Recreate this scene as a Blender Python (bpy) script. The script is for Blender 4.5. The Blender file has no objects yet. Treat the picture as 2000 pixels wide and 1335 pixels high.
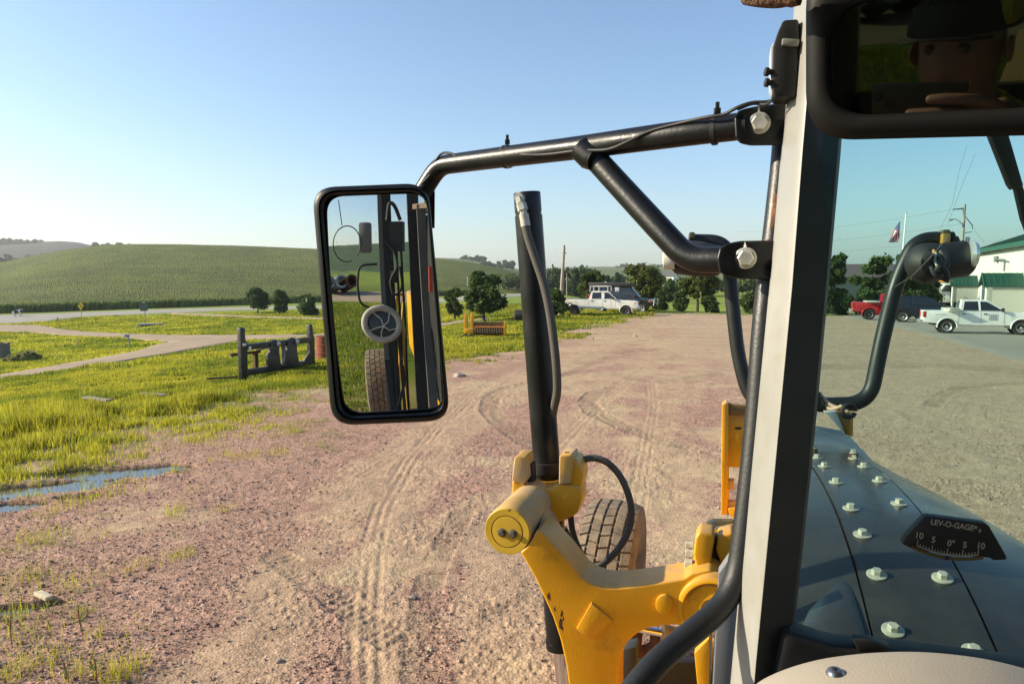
import bpy, bmesh, math, random
import numpy as np
from mathutils import Vector, Matrix
C = bpy.context.scene.collection
R_ = math.radians
random.seed(4)
RNG = np.random.default_rng(7)

# ------------------------------------------------------------ camera, light
FPX, HC = 1400.0, 3.0
TH = math.atan(130.5 / FPX)
CT, ST = math.cos(TH), math.sin(TH)
cam_d = bpy.data.cameras.new('camera'); cam = bpy.data.objects.new('camera', cam_d); C.objects.link(cam)
cam.location = (0, 0, HC); cam.rotation_euler = (math.pi / 2 - TH, 0, 0)
cam_d.sensor_width = 36; cam_d.lens = 36 * FPX / 2000
cam_d.clip_start = 0.005; cam_d.clip_end = 8000
bpy.context.scene.camera = cam
SUN = Vector((-0.9, 0.02, 0.43)).normalized()
w = bpy.data.worlds.new('World'); bpy.context.scene.world = w; w.use_nodes = True
nt = w.node_tree; bg = nt.nodes['Background']
sky = nt.nodes.new('ShaderNodeTexSky'); sky.sky_type = 'NISHITA'; sky.sun_disc = False
sky.sun_elevation = math.asin(SUN.z); sky.sun_rotation = math.atan2(SUN.x, SUN.y)
sky.air_density = 1.0; sky.dust_density = 1.3; sky.ozone_density = 1.0; sky.altitude = 300
tn = nt.nodes.new('ShaderNodeVectorMath'); tn.operation = 'MULTIPLY'; tn.inputs[1].default_value = (.84, .98, 1.09)
nt.links.new(sky.outputs[0], tn.inputs[0]); nt.links.new(tn.outputs[0], bg.inputs[0]); bg.inputs[1].default_value = 0.092
sl = bpy.data.lights.new('sun', 'SUN'); sl.energy = 4.6; sl.angle = R_(0.5); sl.color = (1, 0.86, 0.64)
so = bpy.data.objects.new('sun', sl); C.objects.link(so); so.rotation_euler = SUN.to_track_quat('Z', 'Y').to_euler()
so.location = (-30, 0, 40)
vs = bpy.context.scene.view_settings
vs.view_transform = 'Standard'; vs.look = 'None'; vs.exposure = 1.08; vs.gamma = 1
bpy.context.scene.cycles.max_bounces = 8
bpy.context.scene.cycles.transparent_max_bounces = 12

CAM = Vector((0, 0, HC))
def ray(px, py):
    a = (px - 1000) / FPX; v = -(py - 667.5) / FPX
    return Vector((a, CT + v * ST, -ST + v * CT))
def P(px, py, t): return CAM + ray(px, py) * t
MF = Vector((0.287, 0.958, 0)).normalized()      # the grader's heading
MR = Vector((0.958, -0.287, 0)).normalized()     # and its right-hand side
def MM(lat, fwd, z): return MR * lat + MF * fwd + Vector((0, 0, z))
def PF(px, py, fwd):
    r = ray(px, py); return CAM + r * (fwd / r.dot(MF))

# ------------------------------------------------------------ terrain
def smooth(a, b, x):
    t = np.clip((x - a) / (b - a), 0, 1); return t * t * (3 - 2 * t)
def zt(x, y):
    x = np.asarray(x, float); y = np.asarray(y, float)
    d = -.978 * (x + 6.5) + .207 * (y - 9)
    dd = (d - 2 + np.sqrt((d - 2) ** 2 + 25)) / 2 - .6
    dd = np.maximum(dd, 0)
    z = -5.0 * (1 - np.exp(-dd / 55)) * smooth(-60, 5, y)
    z = z - 0.022 * np.clip(y - 45, 0, 90) * smooth(12, 24, x)
    z = z - 1.0 * smooth(59, 85, y) * (1 - smooth(16, 26, x)) * smooth(-12, 8, x)
    return z
def G(px, py, far=900):
    r = ray(px, py); t0 = 2.0
    f = lambda t: HC + r.z * t - float(zt(r.x * t, r.y * t))
    t = t0
    while t < far and f(t) > 0:
        t0 = t; t *= 1.03
    a, b = t0, t
    for _ in range(40):
        m = (a + b) / 2
        if f(m) > 0: a = m
        else: b = m
    p = r * b; p.z = float(zt(p.x, p.y)); return p
def _h(ix, iy, s):
    n = (ix * 374761393 + iy * 668265263 + s * 974634541) & 0xffffffff
    n = ((n ^ (n >> 13)) * 1274126177) & 0xffffffff
    return ((n ^ (n >> 16)) & 0xffff) / 65535.0
def vn(x, y, s=0):
    xi = np.floor(x).astype(np.int64); yi = np.floor(y).astype(np.int64)
    fx = x - xi; fy = y - yi; fx = fx * fx * (3 - 2 * fx); fy = fy * fy * (3 - 2 * fy)
    a = _h(xi, yi, s); b = _h(xi + 1, yi, s); c = _h(xi, yi + 1, s); d = _h(xi + 1, yi + 1, s)
    return (a * (1 - fx) + b * fx) * (1 - fy) + (c * (1 - fx) + d * fx) * fy
def fbm(x, y, s=0, o=4):
    r = 0; a = .5; tot = 0
    for k in range(o):
        r = r + a * vn(x, y, s + k * 17); tot += a; x = x * 2.03 + 3.1; y = y * 2.03 + 1.7; a *= .5
    return r / tot

# ------------------------------------------------------------ objects
WM = {}
def setp(o, label=None, cat=None, group=None, kind=None):
    if label: o['label'] = label
    if cat: o['category'] = cat
    if group: o['group'] = group
    if kind: o['kind'] = kind
    return o
def thing(name, label, cat, loc=(0, 0, 0), rz=0, group=None):
    o = bpy.data.objects.new(name, None); C.objects.link(o); o.empty_display_size = .2
    o.location = loc; o.rotation_euler = (0, 0, rz)
    WM[o.name] = Matrix.Translation(Vector(loc)) @ Matrix.Rotation(rz, 4, 'Z')
    return setp(o, label, cat, group)
def link(name, me, m, parent=None, world=False):
    o = bpy.data.objects.new(name, me); C.objects.link(o)
    if m is not None: me.materials.append(m)
    if parent is not None:
        o.parent = parent
        if world: o.matrix_parent_inverse = WM[parent.name].inverted(); WM[o.name] = Matrix.Identity(4)
        else: WM[o.name] = WM[parent.name].copy()
    else: WM[o.name] = Matrix.Identity(4)
    return o
def dup(root, loc, rz, label=None, scale=None):
    def cp(o, par):
        c = o.copy(); C.objects.link(c)
        if par is not None: c.parent = par
        for ch in list(o.children): cp(ch, c)
        return c
    r = cp(root, None); r.location = loc; r.rotation_euler = (0, 0, rz)
    if scale: r.scale = scale
    WM[r.name] = Matrix.Translation(Vector(loc)) @ Matrix.Rotation(rz, 4, 'Z')
    if label: r['label'] = label
    return r
def npmesh(name, co, faces, col=None, smooth_=False, extra=None):
    me = bpy.data.meshes.new(name); co = np.asarray(co, np.float32); faces = np.asarray(faces, np.int32)
    k, n = faces.shape
    me.vertices.add(len(co)); me.vertices.foreach_set('co', co.ravel())
    me.loops.add(k * n); me.loops.foreach_set('vertex_index', faces.ravel())
    me.polygons.add(k); me.polygons.foreach_set('loop_start', np.arange(0, k * n, n, dtype=np.int32))
    me.polygons.foreach_set('use_smooth', np.full(k, smooth_, bool))
    me.update(calc_edges=True)
    if col is not None:
        c4 = np.ones((len(co), 4), np.float32); c4[:, :3] = col
        me.attributes.new('Col', 'FLOAT_COLOR', 'POINT').data.foreach_set('color', c4.ravel())
    for nm, v in (extra or {}).items():
        me.attributes.new(nm, 'FLOAT', 'POINT').data.foreach_set('value', np.asarray(v, np.float32))
    me.validate(); return me
def gridfaces(nr, nc, wrap=False):
    i = np.arange(nr - 1)[:, None]; j = np.arange(nc if wrap else nc - 1)[None, :]
    j2 = (j + 1) % nc
    return np.stack([i * nc + j, i * nc + j2, (i + 1) * nc + j2, (i + 1) * nc + j], -1).reshape(-1, 4)

class MB:
    def __init__(s): s.v = []; s.f = []
    def add(s, vs, fs):
        n = len(s.v); s.v += [tuple(v) for v in vs]; s.f += [tuple(n + i for i in f) for f in fs]; return s
    def box(s, c, size, rz=0, bev=0, M=None):
        bm = bmesh.new(); bmesh.ops.create_cube(bm, size=1)
        bmesh.ops.scale(bm, vec=size, verts=bm.verts)
        if bev: bmesh.ops.bevel(bm, geom=bm.edges[:], offset=bev, segments=2, affect='EDGES', profile=.6)
        T = Matrix.Translation(Vector(c)) @ (M if M is not None else Matrix.Rotation(rz, 4, 'Z'))
        bm.transform(T); s.bm(bm); return s
    def bm(s, bm):
        bm.verts.index_update()
        s.add([v.co[:] for v in bm.verts], [[v.index for v in f.verts] for f in bm.faces]); bm.free(); return s
    def bar(s, a, b, w_, d_, up=(0, 0, 1), bev=0):
        a = Vector(a); b = Vector(b); z = (b - a); L = z.length; z.normalize()
        u = Vector(up)
        x = u.cross(z)
        if x.length < 1e-4: x = Vector((1, 0, 0)).cross(z)
        x.normalize(); y = z.cross(x)
        M = Matrix((x, y, z)).transposed().to_4x4()
        return s.box((a + b) / 2, (w_, d_, L), bev=bev, M=M)
    def tube(s, pts, r, n=12, caps=True, flat=None):
        pts = [Vector(p) for p in pts]; N = len(pts)
        rs = r if isinstance(r, (list, tuple)) else [r] * N
        tg = []
        for i in range(N):
            a = pts[max(0, i - 1)]; b = pts[min(N - 1, i + 1)]; t = (b - a); tg.append(t.normalized() if t.length > 1e-9 else Vector((0, 0, 1)))
        u = tg[0].orthogonal().normalized(); vs = []
        for i in range(N):
            u = (u - tg[i] * u.dot(tg[i])); u.normalize(); v = tg[i].cross(u)
            for k in range(n):
                an = 2 * math.pi * k / n; vs.append(pts[i] + (u * math.cos(an) + v * math.sin(an)) * rs[i])
        fs = [(i * n + k, i * n + (k + 1) % n, (i + 1) * n + (k + 1) % n, (i + 1) * n + k) for i in range(N - 1) for k in range(n)]
        if caps: fs += [tuple(range(n - 1, -1, -1)), tuple(range((N - 1) * n, N * n))]
        return s.add(vs, fs)
    def lathe(s, prof, org, axis, n=32, capped=True):
        axis = Vector(axis).normalized(); u = axis.orthogonal().normalized(); v = axis.cross(u); org = Vector(org); vs = []
        for (d, r) in prof:
            for k in range(n):
                an = 2 * math.pi * k / n; vs.append(org + axis * d + (u * math.cos(an) + v * math.sin(an)) * max(r, 1e-5))
        m = len(prof)
        fs = [(i * n + k, i * n + (k + 1) % n, (i + 1) * n + (k + 1) % n, (i + 1) * n + k) for i in range(m - 1) for k in range(n)]
        if capped: fs += [tuple(range(n - 1, -1, -1)), tuple(range((m - 1) * n, m * n))]
        return s.add(vs, fs)
    def prism(s, front, off, bev=0, seg=2):
        front = [Vector(p) for p in front]; off = Vector(off); n = len(front)
        bm = bmesh.new(); a = [bm.verts.new(p) for p in front]; b = [bm.verts.new(p + off) for p in front]
        bm.faces.new(a); bm.faces.new(b[::-1])
        for i in range(n): bm.faces.new((a[i], b[i], b[(i + 1) % n], a[(i + 1) % n]))
        bmesh.ops.recalc_face_normals(bm, faces=bm.faces[:])
        if bev:
            bmesh.ops.bevel(bm, geom=bm.edges[:], offset=bev, segments=seg, affect='EDGES', profile=.5, clamp_overlap=True)
        bmesh.ops.triangulate(bm, faces=[f for f in bm.faces if len(f.verts) > 4])
        return s.bm(bm)
    def build(s, name, m, parent=None, world=False, sharp=38, flat=False, label=None):
        me = bpy.data.meshes.new(name); me.from_pydata(s.v, [], s.f)
        bm = bmesh.new(); bm.from_mesh(me); bmesh.ops.recalc_face_normals(bm, faces=bm.faces[:]); bm.to_mesh(me); bm.free()
        if not flat:
            me.shade_smooth(); me.set_sharp_from_angle(angle=R_(sharp))
        o = link(name, me, m, parent, world)
        if label: o['label'] = label
        return o
def fillet(pts, rad, n=7):
    pts = [Vector(p) for p in pts]; out = [pts[0]]
    for i in range(1, len(pts) - 1):
        a, b, c = pts[i - 1], pts[i], pts[i + 1]
        r = min(rad, (a - b).length * .48, (c - b).length * .48)
        p0 = b + (a - b).normalized() * r; p1 = b + (c - b).normalized() * r
        for k in range(n + 1):
            t = k / n; out.append(p0 * (1 - t) ** 2 + b * 2 * t * (1 - t) + p1 * t * t)
    out.append(pts[-1]); return out
def spline(pts, n=8):
    pts = [Vector(p) for p in pts]; q = [pts[0] * 2 - pts[1]] + pts + [pts[-1] * 2 - pts[-2]]; out = []
    for i in range(1, len(q) - 2):
        for k in range(n):
            t = k / n; a, b, c, d = q[i - 1], q[i], q[i + 1], q[i + 2]
            out.append(.5 * ((2 * b) + (c - a) * t + (2 * a - 5 * b + 4 * c - d) * t * t + (3 * b - a - 3 * c + d) * t ** 3))
    out.append(pts[-1]); return out

# ------------------------------------------------------------ materials
def mat(name, col, rough=.5, metal=0, var=.12, vs=6, bump=0, bs=60, col2=None, lo=.45, hi=.65, s2=4, coat=0, spec=.5, attr=False, trans=0, alpha=None, dust=0):
    m = bpy.data.materials.new(name); m.use_nodes = True; n = m.node_tree; b = n.nodes['Principled BSDF']
    L = n.links.new
    tc = n.nodes.new('ShaderNodeTexCoord')
    b.inputs['Roughness'].default_value = rough; b.inputs['Metallic'].default_value = metal
    b.inputs['Specular IOR Level'].default_value = spec
    b.inputs['Coat Weight'].default_value = coat
    def rgb(c): return (c[0], c[1], c[2], 1)
    if attr:
        a = n.nodes.new('ShaderNodeAttribute'); a.attribute_name = 'Col'; base = a.outputs['Color']
    else:
        k = n.nodes.new('ShaderNodeRGB'); k.outputs[0].default_value = rgb(col); base = k.outputs[0]
    if col2 is not None:
        nz = n.nodes.new('ShaderNodeTexNoise'); nz.inputs['Scale'].default_value = s2; nz.inputs['Detail'].default_value = 6
        nz.inputs['Roughness'].default_value = .65
        L(tc.outputs['Object'], nz.inputs['Vector'])
        mr = n.nodes.new('ShaderNodeMapRange'); mr.inputs[1].default_value = lo; mr.inputs[2].default_value = hi
        L(nz.outputs['Fac'], mr.inputs[0])
        mx = n.nodes.new('ShaderNodeMix'); mx.data_type = 'RGBA'; L(mr.outputs[0], mx.inputs[0]); L(base, mx.inputs[6]); mx.inputs[7].default_value = rgb(col2)
        base = mx.outputs[2]
    if var:
        nz = n.nodes.new('ShaderNodeTexNoise'); nz.inputs['Scale'].default_value = vs; nz.inputs['Detail'].default_value = 5
        L(tc.outputs['Object'], nz.inputs['Vector'])
        mr = n.nodes.new('ShaderNodeMapRange'); mr.inputs[1].default_value = .25; mr.inputs[2].default_value = .75
        mr.inputs[3].default_value = 1 - var; mr.inputs[4].default_value = 1 + var
        L(nz.outputs['Fac'], mr.inputs[0])
        vm = n.nodes.new('ShaderNodeVectorMath'); vm.operation = 'SCALE'; L(base, vm.inputs[0]); L(mr.outputs[0], vm.inputs['Scale'])
        base = vm.outputs[0]
        r2 = n.nodes.new('ShaderNodeMapRange'); r2.inputs[1].default_value = .3; r2.inputs[2].default_value = .7
        r2.inputs[3].default_value = max(.03, rough - .08); r2.inputs[4].default_value = min(1, rough + .12)
        L(nz.outputs['Fac'], r2.inputs[0]); L(r2.outputs[0], b.inputs['Roughness'])
    if dust:
        ge = n.nodes.new('ShaderNodeNewGeometry'); sx_ = n.nodes.new('ShaderNodeSeparateXYZ'); L(ge.outputs['Normal'], sx_.inputs[0])
        u1 = n.nodes.new('ShaderNodeMapRange'); u1.inputs[1].default_value = .1; u1.inputs[2].default_value = .95; L(sx_.outputs[2], u1.inputs[0])
        nd = n.nodes.new('ShaderNodeTexNoise'); nd.inputs['Scale'].default_value = 9; nd.inputs['Detail'].default_value = 7; nd.inputs['Roughness'].default_value = .7; L(tc.outputs['Object'], nd.inputs['Vector'])
        u2 = n.nodes.new('ShaderNodeMapRange'); u2.inputs[1].default_value = .35; u2.inputs[2].default_value = .7; u2.inputs[3].default_value = .15; u2.inputs[4].default_value = 1; L(nd.outputs[0], u2.inputs[0])
        u3 = n.nodes.new('ShaderNodeMath'); u3.operation = 'MULTIPLY'; L(u1.outputs[0], u3.inputs[0]); L(u2.outputs[0], u3.inputs[1])
        u4 = n.nodes.new('ShaderNodeMath'); u4.operation = 'MULTIPLY'; L(u3.outputs[0], u4.inputs[0]); u4.inputs[1].default_value = dust
        dm = n.nodes.new('ShaderNodeMix'); dm.data_type = 'RGBA'; L(u4.outputs[0], dm.inputs[0]); L(base, dm.inputs[6]); dm.inputs[7].default_value = (.30, .23, .16, 1); base = dm.outputs[2]
    L(base, b.inputs['Base Color'])
    if bump:
        nz = n.nodes.new('ShaderNodeTexNoise'); nz.inputs['Scale'].default_value = bs; nz.inputs['Detail'].default_value = 4
        L(tc.outputs['Object'], nz.inputs['Vector'])
        bp = n.nodes.new('ShaderNodeBump'); bp.inputs['Strength'].default_value = bump; bp.inputs['Distance'].default_value = .01
        L(nz.outputs['Fac'], bp.inputs['Height']); L(bp.outputs[0], b.inputs['Normal'])
    if trans:
        tr = n.nodes.new('ShaderNodeBsdfTranslucent'); L(base, tr.inputs[0])
        ms = n.nodes.new('ShaderNodeMixShader'); ms.inputs[0].default_value = trans
        L(b.outputs[0], ms.inputs[1]); L(tr.outputs[0], ms.inputs[2]); L(ms.outputs[0], n.nodes['Material Output'].inputs[0])
    return m
def glassmat(name, tint, refl=.06, rough=.02, gcol=(1, 1, 1), dust=0):
    m = bpy.data.materials.new(name); m.use_nodes = True; n = m.node_tree; n.nodes.remove(n.nodes['Principled BSDF'])
    t = n.nodes.new('ShaderNodeBsdfTransparent'); t.inputs[0].default_value = (*tint, 1)
    g = n.nodes.new('ShaderNodeBsdfGlossy'); g.inputs['Roughness'].default_value = rough; g.inputs[0].default_value = (*gcol, 1)
    lw = n.nodes.new('ShaderNodeFresnel'); lw.inputs[0].default_value = 1.45
    mu = n.nodes.new('ShaderNodeMath'); mu.operation = 'MULTIPLY'; mu.inputs[1].default_value = refl / .04
    n.links.new(lw.outputs[0], mu.inputs[0]); mu.use_clamp = True
    x = n.nodes.new('ShaderNodeMixShader'); n.links.new(mu.outputs[0], x.inputs[0]); n.links.new(t.outputs[0], x.inputs[1]); n.links.new(g.outputs[0], x.inputs[2])
    if dust:
        tc = n.nodes.new('ShaderNodeTexCoord'); nz = n.nodes.new('ShaderNodeTexNoise'); nz.inputs['Scale'].default_value = 90; nz.inputs['Detail'].default_value = 6; nz.inputs['Roughness'].default_value = .8
        n2 = n.nodes.new('ShaderNodeTexNoise'); n2.inputs['Scale'].default_value = 5; n2.inputs['Detail'].default_value = 3
        n.links.new(tc.outputs['Object'], nz.inputs['Vector']); n.links.new(tc.outputs['Object'], n2.inputs['Vector'])
        mr = n.nodes.new('ShaderNodeMapRange'); mr.inputs[1].default_value = .60; mr.inputs[2].default_value = .75; mr.inputs[3].default_value = 0; mr.inputs[4].default_value = dust * 6; n.links.new(nz.outputs[0], mr.inputs[0])
        m2 = n.nodes.new('ShaderNodeMapRange'); m2.inputs[1].default_value = .35; m2.inputs[2].default_value = .75; m2.inputs[3].default_value = dust * .3; m2.inputs[4].default_value = dust * 1.6; n.links.new(n2.outputs[0], m2.inputs[0])
        ad = n.nodes.new('ShaderNodeMath'); ad.operation = 'ADD'; n.links.new(mr.outputs[0], ad.inputs[0]); n.links.new(m2.outputs[0], ad.inputs[1])
        df = n.nodes.new('ShaderNodeBsdfTranslucent'); df.inputs[0].default_value = (.5, .48, .42, 1); d2 = n.nodes.new('ShaderNodeBsdfDiffuse'); d2.inputs[0].default_value = (.45, .43, .38, 1)
        as_ = n.nodes.new('ShaderNodeMixShader'); as_.inputs[0].default_value = .5; n.links.new(df.outputs[0], as_.inputs[1]); n.links.new(d2.outputs[0], as_.inputs[2])
        y = n.nodes.new('ShaderNodeMixShader'); n.links.new(ad.outputs[0], y.inputs[0]); n.links.new(x.outputs[0], y.inputs[1]); n.links.new(as_.outputs[0], y.inputs[2]); x = y
    n.links.new(x.outputs[0], n.nodes['Material Output'].inputs[0]); return m
def mirrormat(name, col, rough=.01, dirt=(.3, .3, .27), amount=.03, sc=400, speck=.3):
    m = bpy.data.materials.new(name); m.use_nodes = True; n = m.node_tree; b = n.nodes['Principled BSDF']
    b.inputs['Metallic'].default_value = 1; b.inputs['Roughness'].default_value = rough; b.inputs['Base Color'].default_value = (*col, 1)
    d = n.nodes.new('ShaderNodeBsdfDiffuse'); d.inputs[0].default_value = (*dirt, 1)
    tc = n.nodes.new('ShaderNodeTexCoord'); nz = n.nodes.new('ShaderNodeTexNoise'); nz.inputs['Scale'].default_value = sc
    nz.inputs['Detail'].default_value = 3; n.links.new(tc.outputs['Object'], nz.inputs['Vector'])
    mr = n.nodes.new('ShaderNodeMapRange'); mr.inputs[1].default_value = .66; mr.inputs[2].default_value = .72; mr.inputs[3].default_value = amount; mr.inputs[4].default_value = amount + speck
    n.links.new(nz.outputs['Fac'], mr.inputs[0])
    x = n.nodes.new('ShaderNodeMixShader'); n.links.new(mr.outputs[0], x.inputs[0]); n.links.new(b.outputs[0], x.inputs[1]); n.links.new(d.outputs[0], x.inputs[2])
    n.links.new(x.outputs[0], n.nodes['Material Output'].inputs[0]); return m
# ------------------------------------------------------------ ground
def pts2(l, far=900): return np.array([[*G(px, py, far)[:2]] for px, py in l])
BND = pts2([(-300, 1030), (-50, 975), (110, 962), (222, 900), (350, 858), (480, 850), (560, 800), (610, 765), (700, 745), (800, 725), (880, 708), (1000, 682), (1080, 662), (1120, 646), (1230, 624), (1290, 613)])
GPOLY = np.vstack([[[6, -400], [6, -5], [-3, -1], [-5.4, 2.5], [-6.4, 5.5]], BND, [[26, 57.5], [33, 66], [44, 84], [70, 100], [600, 400], [600, 4500], [-4500, 4500], [-4500, -400]]])
def inpoly(x, y, poly):
    r = np.zeros(np.shape(x), bool); n = len(poly)
    for i in range(n):
        x1, y1 = poly[i]; x2, y2 = poly[(i + 1) % n]
        if y1 == y2: continue
        c = ((y1 > y) != (y2 > y)) & (x < (x2 - x1) * (y - y1) / (y2 - y1) + x1); r ^= c
    return r
def segd(x, y, pl, closed=False):
    best = np.full(np.shape(x), 1e9); side = np.zeros(np.shape(x)); arc = np.zeros(np.shape(x)); acc = 0
    n = len(pl)
    for i in range(n if closed else n - 1):
        a = pl[i]; b = pl[(i + 1) % n]; dx, dy = b - a; L2 = dx * dx + dy * dy + 1e-9
        t = np.clip(((x - a[0]) * dx + (y - a[1]) * dy) / L2, 0, 1)
        ex = x - a[0] - t * dx; ey = y - a[1] - t * dy; d = np.hypot(ex, ey); m = d < best
        best = np.where(m, d, best); side = np.where(m, np.sign(dx * ey - dy * ex), side); arc = np.where(m, acc + t * math.sqrt(L2), arc)
        acc += math.sqrt(L2)
    return best, side, arc
def grassness(x, y):
    d, _, _ = segd(x, y, GPOLY, True); s = np.where(inpoly(x, y, GPOLY), d, -d)
    r = np.hypot(x, y)
    nz = (fbm(x * .9, y * .9, 3) - .5) * 2.4 * np.clip(r / 14, .5, 2.2) + (fbm(x * 4, y * 4, 9) - .5) * 1.8
    return 1 / (1 + np.exp(-np.clip((s + nz * 1.3) / .14, -30, 30)))
PUD = [(G(50, 955), 1.25, .42, .25), (G(190, 922), 1.1, .34, -.1), (G(290, 914), .75, .26, .05), (G(10, 988), .60, .25, .3), (G(30, 1185), .40, .10, .3), (G(160, 968), .42, .10, .1)]
def puddle(x, y):
    m = np.zeros(np.shape(x))
    for c, a, b, rot in PUD:
        dx = x - c.x; dy = y - c.y; u = dx * math.cos(rot) + dy * math.sin(rot); v = -dx * math.sin(rot) + dy * math.cos(rot)
        q = np.sqrt((u / a) ** 2 + (v / b) ** 2) + (fbm(x * 3, y * 3, 5) - .5) * .9
        m = np.maximum(m, 1 - smooth(.75, 1.15, q))
    return m
TR = [(pts2([(716, 1400), (712, 1200), (724, 1080), (748, 990), (800, 900), (860, 830), (930, 765), (1010, 718)]), .19, 'rib', .030),
      (pts2([(540, 1085), (620, 1140), (700, 1200), (770, 1250)]), .16, 'tread', .040),
      (pts2([(1050, 872), (985, 832), (957, 800), (960, 776), (995, 756), (1040, 747)]), .24, 'tread', .050),
      (pts2([(1330, 870), (1240, 840), (1165, 808), (1146, 784), (1165, 765), (1200, 757)]), .24, 'tread', .050),
      (pts2([(820, 1320), (835, 1150), (850, 1100), (905, 1000)]), .15, 'tread', .03),
      (pts2([(960, 1200), (1010, 1180), (1090, 1140)]), .12, 'tread', .03),
      (pts2([(700, 930), (860, 835), (1000, 745), (1200, 665), (1300, 632)]), .22, 'rib', .022),
      (pts2([(1010, 960), (1080, 880), (1180, 780), (1230, 740), (1300, 700)]), .22, 'rib', .022),
      (pts2([(1240, 1000), (1260, 880), (1275, 790), (1270, 740)]), .18, 'rib', .02),
      (pts2([(1100, 735), (1180, 700), (1235, 685), (1290, 683)]), .2, 'tread', .04),
      (pts2([(1400, 730), (1300, 745), (1240, 740)]), .3, 'tread', .03),
      (pts2([(2050, 748), (1960, 749), (1880, 756), (1840, 772), (1822, 792)]), .2, 'tread', .04),
      (pts2([(1600, 715), (1800, 712), (2000, 725), (2150, 745)]), .7, 'tread', .04),
      (pts2([(1700, 850), (1800, 846), (1860, 850)]), .10, 'rib', .05)]
def micro(x, y, g):
    r = np.hypot(x, y); near = 1 - smooth(14, 30, r)
    h = .05 * (fbm(x * .7, y * .7, 1) - .5) * (1 - smooth(60, 110, r))
    lum = fbm(x * 1.1, y * 1.1, 41)
    h = h + near * (.022 * (fbm(x * 5, y * 5, 2, 3) - .5) + .016 * (fbm(x * 26, y * 26, 4, 2) - .5) * (.35 + smooth(.4, .6, lum)))
    h = h + g * near * .03 * (fbm(x * 9, y * 9, 8, 2) - .3)
    dark = np.zeros(np.shape(x)); light = np.zeros(np.shape(x))
    for pl, wd, kind, dep in TR:
        m = (x > pl[:, 0].min() - 1) & (x < pl[:, 0].max() + 1) & (y > pl[:, 1].min() - 1) & (y < pl[:, 1].max() + 1)
        if not m.any(): continue
        d, sd, arc = segd(x[m], y[m], pl); ins = 1 - smooth(wd * .85, wd * 1.1, d); rim = np.exp(-((d - wd * 1.15) / .05) ** 2)
        br = smooth(.33, .5, fbm(x[m] * 2.2, y[m] * 2.2, 77)) 
        if kind == 'rib':
            pat = .5 + .5 * np.cos(d / wd * 3.5 * math.pi); hh = (-dep * .27 * ins * pat + dep * .10 * rim) * (.25 + .75 * br)
            light[m] = np.maximum(light[m], ins * .5)
        else:
            pat = .5 + .5 * np.cos(arc / .11 * 2 * math.pi + sd * d * 14); hh = (-dep * .1 - dep * .22 * pat) * ins * (.25 + .75 * br) + dep * .15 * rim * br
            dark[m] = np.maximum(dark[m], ins * (.35 + .5 * br))
        h[m] += hh
    return h, dark, light
half = math.atan(1150 / FPX)
az = np.concatenate([np.arctan(np.linspace(-1130, 1130, 1080) / FPX), np.linspace(half, 2 * math.pi - half, 150)[1:-1]])
pyr = np.concatenate([np.arange(1440, 800, -2.0), np.arange(800, 620, -1.4), np.arange(620, 556, -1.0)])
rad = np.concatenate([np.linspace(.3, 3 * FPX / (1440 - 537) * .98, 14), HC * FPX / (pyr - 537), np.geomspace(235, 5000, 40)])
A, Rr = np.meshgrid(az, rad)
X = (Rr * np.sin(A)).ravel(); Y = (Rr * np.cos(A)).ravel()
# widen the radius so the front sector is spaced by depth, not by distance
gr = grassness(X, Y); pd = puddle(X, Y)
mh, dk, lt = micro(X, Y, gr)
Z = zt(X, Y) + mh - .105 * pd
PADM = pts2([(1640, 619), (1720, 633), (1830, 663), (2000, 713), (2200, 775)])
PAD = np.vstack([PADM, [[60, 10], [75, 60], [52, 90], [40, 78], [24.5, 55]]])
n1 = fbm(X * .45, Y * .45, 11); n2 = fbm(X * 1.3, Y * 1.3, 12); n3 = fbm(X * 7, Y * 7, 13, 3)
pink = smooth(.44, .58, n1 * .55 + n2 * .45 + .06 * smooth(2, -6, X) + .065)
LANE = [(pts2([(430, 1420), (520, 1200), (600, 1080), (700, 960), (800, 870), (950, 770), (1150, 680), (1300, 628)]), .42), (pts2([(770, 1420), (745, 1150), (800, 950), (900, 840), (1050, 740), (1200, 670), (1330, 625)]), .30), (pts2([(1000, 1420), (960, 1150), (1000, 1000), (1100, 860), (1220, 740), (1330, 660), (1400, 625)]), .40), (pts2([(1310, 1000), (1290, 850), (1330, 730), (1400, 650), (1440, 625)]), .40), (pts2([(560, 1150), (800, 1040), (1000, 960), (1300, 880)]), .22)]
lane = np.zeros(len(X))
for pl_, wd_ in LANE:
    mm_ = (Y > 2) & (Y < 70) & (np.abs(X) < 30)
    dd_, _, _ = segd(X[mm_], Y[mm_], pl_); w2 = wd_ * (1 + Y[mm_] * .03); lane[mm_] = np.maximum(lane[mm_], 1 - smooth(w2 * .5, w2 * 1.25, dd_ + (fbm(X[mm_] * 1.6, Y[mm_] * 1.0, 91) - .5) * w2 * 2.2))
pink = pink * (1 - .60 * lane) * (1 - .5 * smooth(18, 42, Y)) * (1 - .8 * smooth(2.5, 6, X - .12 * Y))
tan = np.array([.375, .275, .175]); pk = np.array([.30, .185, .137]); mud = np.array([.17, .125, .085]); green = np.array([.075, .105, .014]); green2 = np.array([.13, .17, .024])
col = tan * (1 - pink[:, None]) + pk * pink[:, None]
olive = smooth(2.5, 7, X - .12 * Y)[:, None] * .7; col = col * (1 - olive) + np.array([.36, .275, .19]) * olive
col = col * (.80 + .40 * n3[:, None])
streak = smooth(.5, .75, fbm(X * .25 + Y * .02, Y * 1.6, 31)) * .22 * smooth(18, 30, Y)
col = col * (1 - streak[:, None]) + mud * streak[:, None]
col = col * (1 - .40 * dk[:, None]) + mud * (.40 * dk[:, None])
col = col * (1 - lt[:, None] * .35) + tan * (lt[:, None] * .35)
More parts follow.
